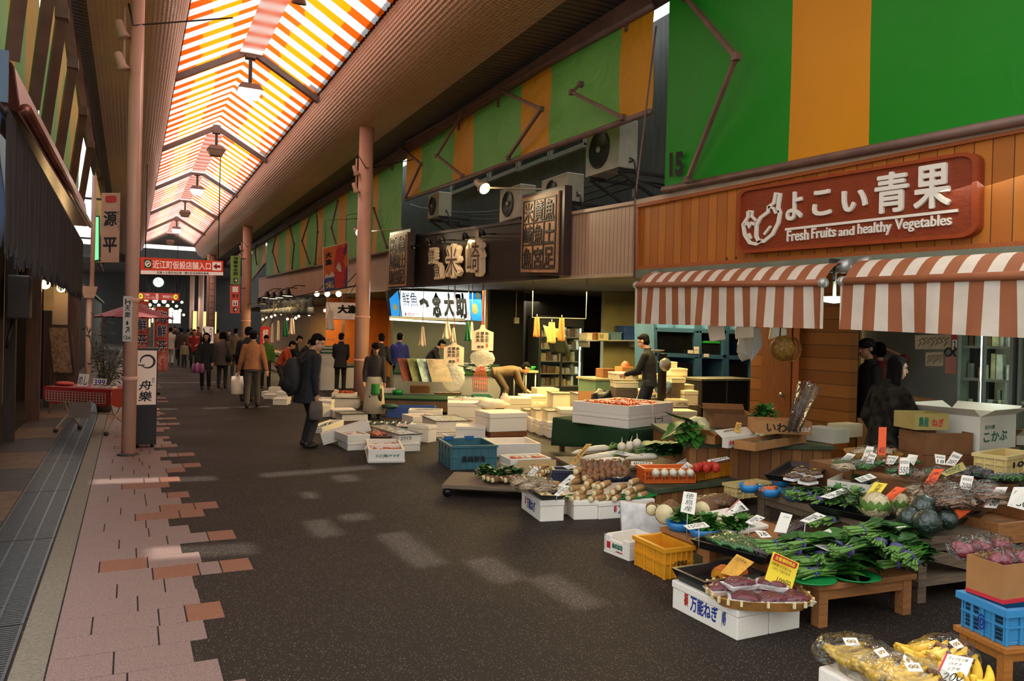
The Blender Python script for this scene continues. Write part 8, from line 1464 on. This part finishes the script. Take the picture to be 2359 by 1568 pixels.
def person(label,px,zc,Hh,d,top,bot,lean=0.0,hands=None,feet=((-.1,.03),(.1,-.03)),hp=.1,hy=0.0,coat=.08,long=0,hat=None,skirt=None,group=None,z0=0.0,fat=1.0,sleeve=None):
    s=Hh/1.7; vox=.009 if zc < 14 else (.014 if zc < 22 else .024); p=at(px,zc,z0); t=thing('person',label,'person',p,math.atan2(-d[0],d[1]),group)
    hz=(.90 - (.04 if lean > .9 else 0))*s; X=V((1,0,0)); Yt=V((0,math.cos(lean),-math.sin(lean))); Zt=V((0,math.sin(lean),math.cos(lean))); hip=V((0,-.12*s*math.sin(lean),hz)); C=lambda h,y=0.0: hip+Zt*h*s+Yt*y*s
    sh=[C(.455)+X*x*s for x in (-.17,.17)]; hands=hands or ((-.25,.06,.80),(.25,.06,.80)); el=[]; wr=[]
    for i in (0,1): e,w=ik(sh[i],V(hands[i])*s,.29*s,.26*s,(-.3+.6*i,-1,-.4)); el.append(e); wr.append(w)
    kn=[]; an=[V((x*s,y*s,.085*s)) for x,y in feet]
    for i in (0,1): k,a=ik(hip+X*(-.09+.18*i)*s,an[i],.43*s,.42*s,(0,1,0)); kn.append(k); an[i]=a
    hb=C(.60,.02); a2=lean*.55+hp; Hz=Matrix.Rotation(hy,3,Zt) @ Rx(-a2); hc=hb+Hz @ V((0,.03,.105))*s; HM=lambda x,y,z: hc+Hz @ V((x,y,z))*s
    b=MB(); b.ell(HM(0,-.012,.03),(.077*s,.096*s,.088*s),16,12,0,Hz); b.ell(HM(0,.022,-.045),(.06*s,.07*s,.07*s),14,10,0,Hz); cap(b,HM(0,.05,-.09),HM(0,.062,-.088),.03*s,.024*s,8)
    cap(b,HM(0,.085,.012),HM(0,.108,-.028),.011*s,.016*s,8); b.ell(HM(0,.075,.03),(.05*s,.018*s,.014*s),10,6,0,Hz); cap(b,HM(-.018,.085,-.066),HM(.018,.085,-.066),.011*s,.011*s,6)
    for x in (-1,1): b.ell(HM(x*.08,-.01,-.005),(.014*s,.024*s,.034*s),8,6,0,Hz)
    cap(b,C(.46),HM(0,-.02,-.06),.056*s,.05*s); loft(b,[(C(h),X,Yt,rx*s,ry*s) for h,rx,ry in ((-.08,.11,.08),(.05,.12,.09),(.3,.12,.09),(.46,.11,.07),(.52,.06,.05))])
    for i in (0,1):
        cap(b,sh[i],el[i],.04*s,.033*s,8); cap(b,el[i],wr[i],.035*s,.026*s,8); dd=(wr[i] - el[i]).normalized(); hand(b,wr[i],dd,V((.3 - .6*i,.6,-.2))+dd*.01,s); cap(b,hip+X*(-.09+.18*i)*s,kn[i],.06*s,.045*s,8); cap(b,kn[i],an[i],.045*s,.035*s,8)
    skinned(b,'body',SKIN,t,vox,1)
    if zc < 16:
        for x in (-.03,.03): MB().ell(HM(x,.082,.012),(.013*s,.008*s,.007*s),8,6,0,Hz).lb('eye',eyem,t)
        MB().ell(HM(0,.094,-.066),(.022*s,.006*s,.006*s),8,6,0,Hz).lb('mouth',lipm,t)
    h=MB(); h.ell(HM(0,-.026,.047),(.086*s,.096*s,.088*s),16,12,0,Hz,.06,5); h.ell(HM(0,-.05,-.01),(.083*s,.064*s,.085*s),14,10,0,Hz,.06,5); h.ell(HM(0,.05,.085),(.06*s,.035*s,.03*s),12,8,0,Hz,.1,5)
    if long:
        for x in (-.06,.0,.06): cap(h,HM(x,-.06+abs(x)*.4,.03),HM(x*1.3,-.055+abs(x)*.5,-.06 - long),.055*s,.05*s,8)
    skinned(h,'hair',hairm,t,max(vox,.012),2)
    if hat: k=MB(); k.ell(HM(0,-.01,.06),(.1*s,.112*s,.08*s),16,10,0,Hz); k.lathe([(.1*s,0),(.11*s,.005),(.1*s,.012)],HM(0,.035,.05),18,0,Hz,sy=1.35); k.lb('cap',hat,t)
    f=fat; j=MB(); loft(j,[(C(h_),X,Yt,rx*s*f,ry*s*f) for h_,rx,ry in ((-coat,.18+coat*.1,.125+coat*.08),(0,.172,.125),(.15,.16,.122),(.3,.18,.128),(.39,.178,.12),(.46,.15,.105),(.53,.085,.075))]); loft(j,[(C(.52),X,Yt,.08*s,.075*s),(C(.575),X,Yt,.072*s,.07*s)])
    for i in (0,1): cap(j,sh[i]+V((0,0,-.01)),el[i],.068*s*f,.058*s); cap(j,el[i],el[i].lerp(wr[i],.93 if not sleeve else sleeve),.06*s,.046*s)
    skinned(j,'jacket',top,t,max(vox,.012),3)
    g=MB(); loft(g,[(hip+V((0,0,dz))*s,X,V((0,1,0)),rx*s,ry*s) for dz,rx,ry in ((-.1,.155,.115),(0,.165,.125),(.08,.15,.11))])
    for i in (0,1): cap(g,hip+X*(-.085+.17*i)*s,kn[i],.093*s,.07*s); cap(g,kn[i],kn[i].lerp(an[i],.95),.068*s,.06*s)
    skinned(g,'trousers',bot,t,max(vox,.012),3)
    if skirt: k=MB(); loft(k,[(V((0,.02,z))*s,X,V((0,1,0)),rx*s,ry*s) for z,rx,ry in ((.12,.26,.2),(.5,.22,.17),(.86,.185,.14),(.95,.17,.13))],24); k.lb('long_apron',skirt,t)
    for i in (0,1): k=MB(); k.ell(an[i]+V((0,.055,-.05))*s,(.045*s,.135*s,.036*s),12,8); k.ell(an[i]+V((0,-.02,-.02))*s,(.042*s,.06*s,.05*s),10,8); k.lb('shoe',shoem,t)
    t['hands']=1; del t['hands']; return t,[V(p)+Rz(t.rotation_euler.z) @ w for w in wr],(lambda v: V(p)+Rz(t.rotation_euler.z) @ (V(v)*s))
shoem=mat('shoe_dark',(34,26,22),.5); cblk,cdk,cgr=CL('black',(26,24,26)),CL('charcoal',(44,40,38)),CL('grey',(96,84,76)); RT=V((.89,-.45,0)); AW=V((.2,1,0)); TO=V((-.15,-1,0)); LF=-RT
def handbag(label,p,w,h,m,name='shopping_bag',dz=.22,cat='bag'):
    p=V(p); t=thing(name,label,cat,p - V((0,0,dz+h))); q=p - V((0,0,dz+h)); loft(b :=MB(),[(q+V((0,0,z*h)),V((1,0,0)),V((0,1,0)),w*k,w*.45*k) for z,k in ((0,.4),(.05,.5),(.5,.52),(1,.45))],18); b.build('body',m,t); mb=MB()
    for x in (-.12,.12): mb.tube([q+V((x*w*2,0,h*.97)),p+V((x*.25*w,0,.01)),q+V((x*w*1.2,.02,h*.97))],.007,5)
    mb.build('handles',m,t); return t
t,wr,L=person('man in a dark coat with a backpack looking down at the foam boxes',706,11.4,1.68,(1,.35),cblk,cdk,.1,((-.2,.2,.82),(.24,.0,.76)),hp=.4,hy=-.55,coat=.24,fat=1.2)
b=thing('backpack','black backpack worn by the man in the dark coat','backpack',L((-.03,-.26,.84))); MB().ell((0,0,.22),(.17,.11,.28),18,12,wob=.12).lb('pack',cdk,b); MB().ell((0,-.07,.12),(.12,.09,.12),12,8).lb('front_pocket',cblk,b); b.rotation_euler=t.rotation_euler
for x in (-.11,.11): MB().tube([(x,.08,.42),(x,.2,.5),(x*1.2,.36,.4),(x*1.3,.37,.15),(x,.12,.02)],.017,6).lb('strap',cblk,b)
handbag('grey bag hanging from the hand of the backpack man',wr[1],.2,.27,cgr,dz=.1)
person('striding man in a tan sweater and dark cap seen from behind',580,16.9,1.68,AW,CL('tan',(186,122,78)),cgr,.08,((-.3,.08,.82),(.3,-.1,.84)),((-.1,-.1),(.1,.22)),hat=cblk,coat=.06,fat=1.1); handbag('white plastic bag carried by the man in the tan sweater',at(547,16.9,.74),.26,.4,mat('bag_white'),dz=.06)
_,wr,_=person('woman in a black coat facing the camera with a purple bag',473,21.7,1.56,TO,cblk,cblk,0,((-.2,.16,.8),(.2,.12,.8)),coat=.3,long=.08); handbag('purple and pink bag held by the woman in the black coat',wr[1],.36,.26,stripes('purple_bag',0,[(.07,(120,70,130)),(.14,(196,110,150))],.6,period=.14),dz=.04)
person('person in a grey brown coat with a shoulder bag seen from behind',511,22.2,1.6,AW,CL('grey_brown',(92,78,66)),cdk,.03,coat=.22,fat=1.12,long=.02); t=thing('shoulder_bag','black shoulder bag on the grey brown coat','bag',at(527,22.1,.8)); MB().ell((0,0,.1),(.09,.16,.16),14,10).lb('body',cblk,t); MB().tube([(0,.1,.2),(-.1,.05,.55),(0,-.1,.2)],.012,6).lb('strap',cblk,t)
person('tall person in black walking just beyond the tan sweater man',568,18.4,1.76,AW,cblk,cblk,.15,((-.24,.2,.85),(.24,.1,.8)),hy=-.6,coat=.2,fat=1.1)
wht_c=CL('white',(222,214,200)); person('person in a white coat and white trousers seen from behind',391,34.5,1.66,AW,wht_c,wht_c,.03,((-.2,.15,1.0),(.25,.05,.8)),coat=.2)
person('person in a dark brown coat beside the white coat',416,34,1.64,AW,CL('brown',(74,52,40)),cdk,.04,coat=.2); person('small child in a pale jacket by the brown coat',424,33,1.1,TO,CL('pale',(170,160,130)),cdk,coat=.1); person('person in a red jacket with a dark scarf',446,32,1.62,TO,CL('red',(160,44,40)),cdk,.05,((-.1,.22,1.0),(.12,.22,.95)),coat=.16)
for i,(px,zc,c,lb) in enumerate(((402,41,cdk,'dark figure left in the far crowd'),(432,40,cgr,'grey figure in the middle of the far crowd'),(455,42,CL('rust',(130,74,50)),'rust coated figure in the far crowd'),(500,38,CL('beige',(170,130,96)),'beige figure before the lit far stalls'),(526,36,cdk,'dark figure before the lit far stalls'),(470,36,cblk,'black clad figure right behind the black coat woman'),(440,52,cblk,'dark small figure at the street end'),(412,55,cdk,'charcoal small figure at the street end'),(384,50,cblk,'farthest dark figure behind the white coat'),(541,28,CL('khaki',(110,92,66)),'khaki figure before the red hanging sign'))): person(lb,px,zc,rnd(1.58,1.72),AW if i % 2 else TO,c,cdk,.05,coat=.15)
_,wr,_=person('woman in an orange red top bending over the far fish boxes',646,20.5,1.5,RT,CL('orange_red',(190,70,36)),cdk,.5,((-.1,.4,.8),(.15,.35,.75)),hp=.3,coat=.05); handbag('white plastic bag hanging by the woman in the orange red top',wr[0],.2,.34,mat('bag_white'),dz=.08)
person('person in a green vest beside the striding man',611,22.4,1.56,TO,CL('green',(90,130,40)),cdk,.15,hp=.4); person('left of two stooping shoppers in black behind the backpack man',668,23.5,1.6,RT,cblk,cblk,.4,((-.1,.4,.9),(.1,.4,.9)),hp=.3); person('right of two stooping shoppers in black behind the backpack man',690,22,1.55,RT,cblk,cblk,.5,((-.1,.4,.85),(.1,.4,.85)),hp=.3)
person('shop hand in a black coat leaning at the counter left of the column',783,21.5,1.66,(.3,1),cblk,cblk,.2,((-.15,.35,.95),(.15,.35,.95)),coat=.2,hy=-.4)
t,wr,L=person('woman in a dark jacket with a long white apron beside the column',861,15.4,1.5,TO,CL('dark_red_black',(48,38,36)),cdk,0,((-.2,.16,.82),(.24,.12,.84)),hp=.35,coat=-.02,skirt=mat('apron_white',(206,190,160),.6,nz=(3,.2)),hat=hairm); MB().grid(lambda u,v: V((-.15+.3*u,.26 - .9*(u - .5)**2 - .04*v,.56+.24*v))*.88,8,4).lb('green_bib',mat('green_bib',(40,130,50),.7,bump=(14,.3)),t,solid=.012)
person('man in a dark jacket facing the counter just right of the column',872,18.9,1.68,(.8,1),cblk,cdk,.15,((-.2,.3,.95),(.2,.3,.95)),hy=.6); person('man in a blue jacket with white back lettering',917,20.6,1.7,(.5,1),CL('blue',(44,52,130)),cdk,.1,((-.2,.3,.95),(.2,.3,.95)),fat=1.12)
person('man in a black jacket leaning over the inner fish counter',985,20.4,1.66,RT,cblk,cdk,.55,((-.1,.5,.9),(.1,.5,.9)),hp=.3)
person('man in khaki work clothes bending down to a foam box',1152,17.6,1.72,(.95,-.3),CL('khaki_work',(104,84,56)),CL('khaki_trousers',(96,80,56)),1.45,((-.2,.62,.48),(.18,.58,.36)),((-.13,.0),(.13,.05)),hp=-.1)
person('man in a black jacket packing at the pale green counter',1492,13.2,1.68,(-.55,.8),cblk,CL('jeans',(48,50,56)),.08,((-.14,.38,1.0),(.14,.36,1.0)),hp=.3,coat=.1,z0=.12); tag(MB().box((0,0,0),(1,.8,.12)).build('floor_board',woodg,loc=at(1492,13.2)+V((-.5,-.4,0)),rz=0),'low floor board under the man packing at the green counter','board')
camo=mat('camouflage',(48,42,32),.9,nz=(14,.7),rgb2=(18,16,14),spec=.1); person('woman in a camouflage jacket reaching for a carton',2034,7.55,1.62,(.85,-.1),camo,cblk,.12,((-.22,.1,.86),(.16,.46,.80)),hp=.1,hy=-.3,coat=.2,long=.1,fat=1.08)
person('man in a black cap and dark shirt in the back doorway',1998,10.4,1.78,LF,cblk,cblk,0,hat=cblk,hy=.2); person('person in a red shirt with an arm raised in the back doorway',2022,10.9,1.74,AW,CL('dark_red',(130,24,30)),cblk,0,((-.2,.1,.8),(.12,-.02,1.62)),sleeve=.2)
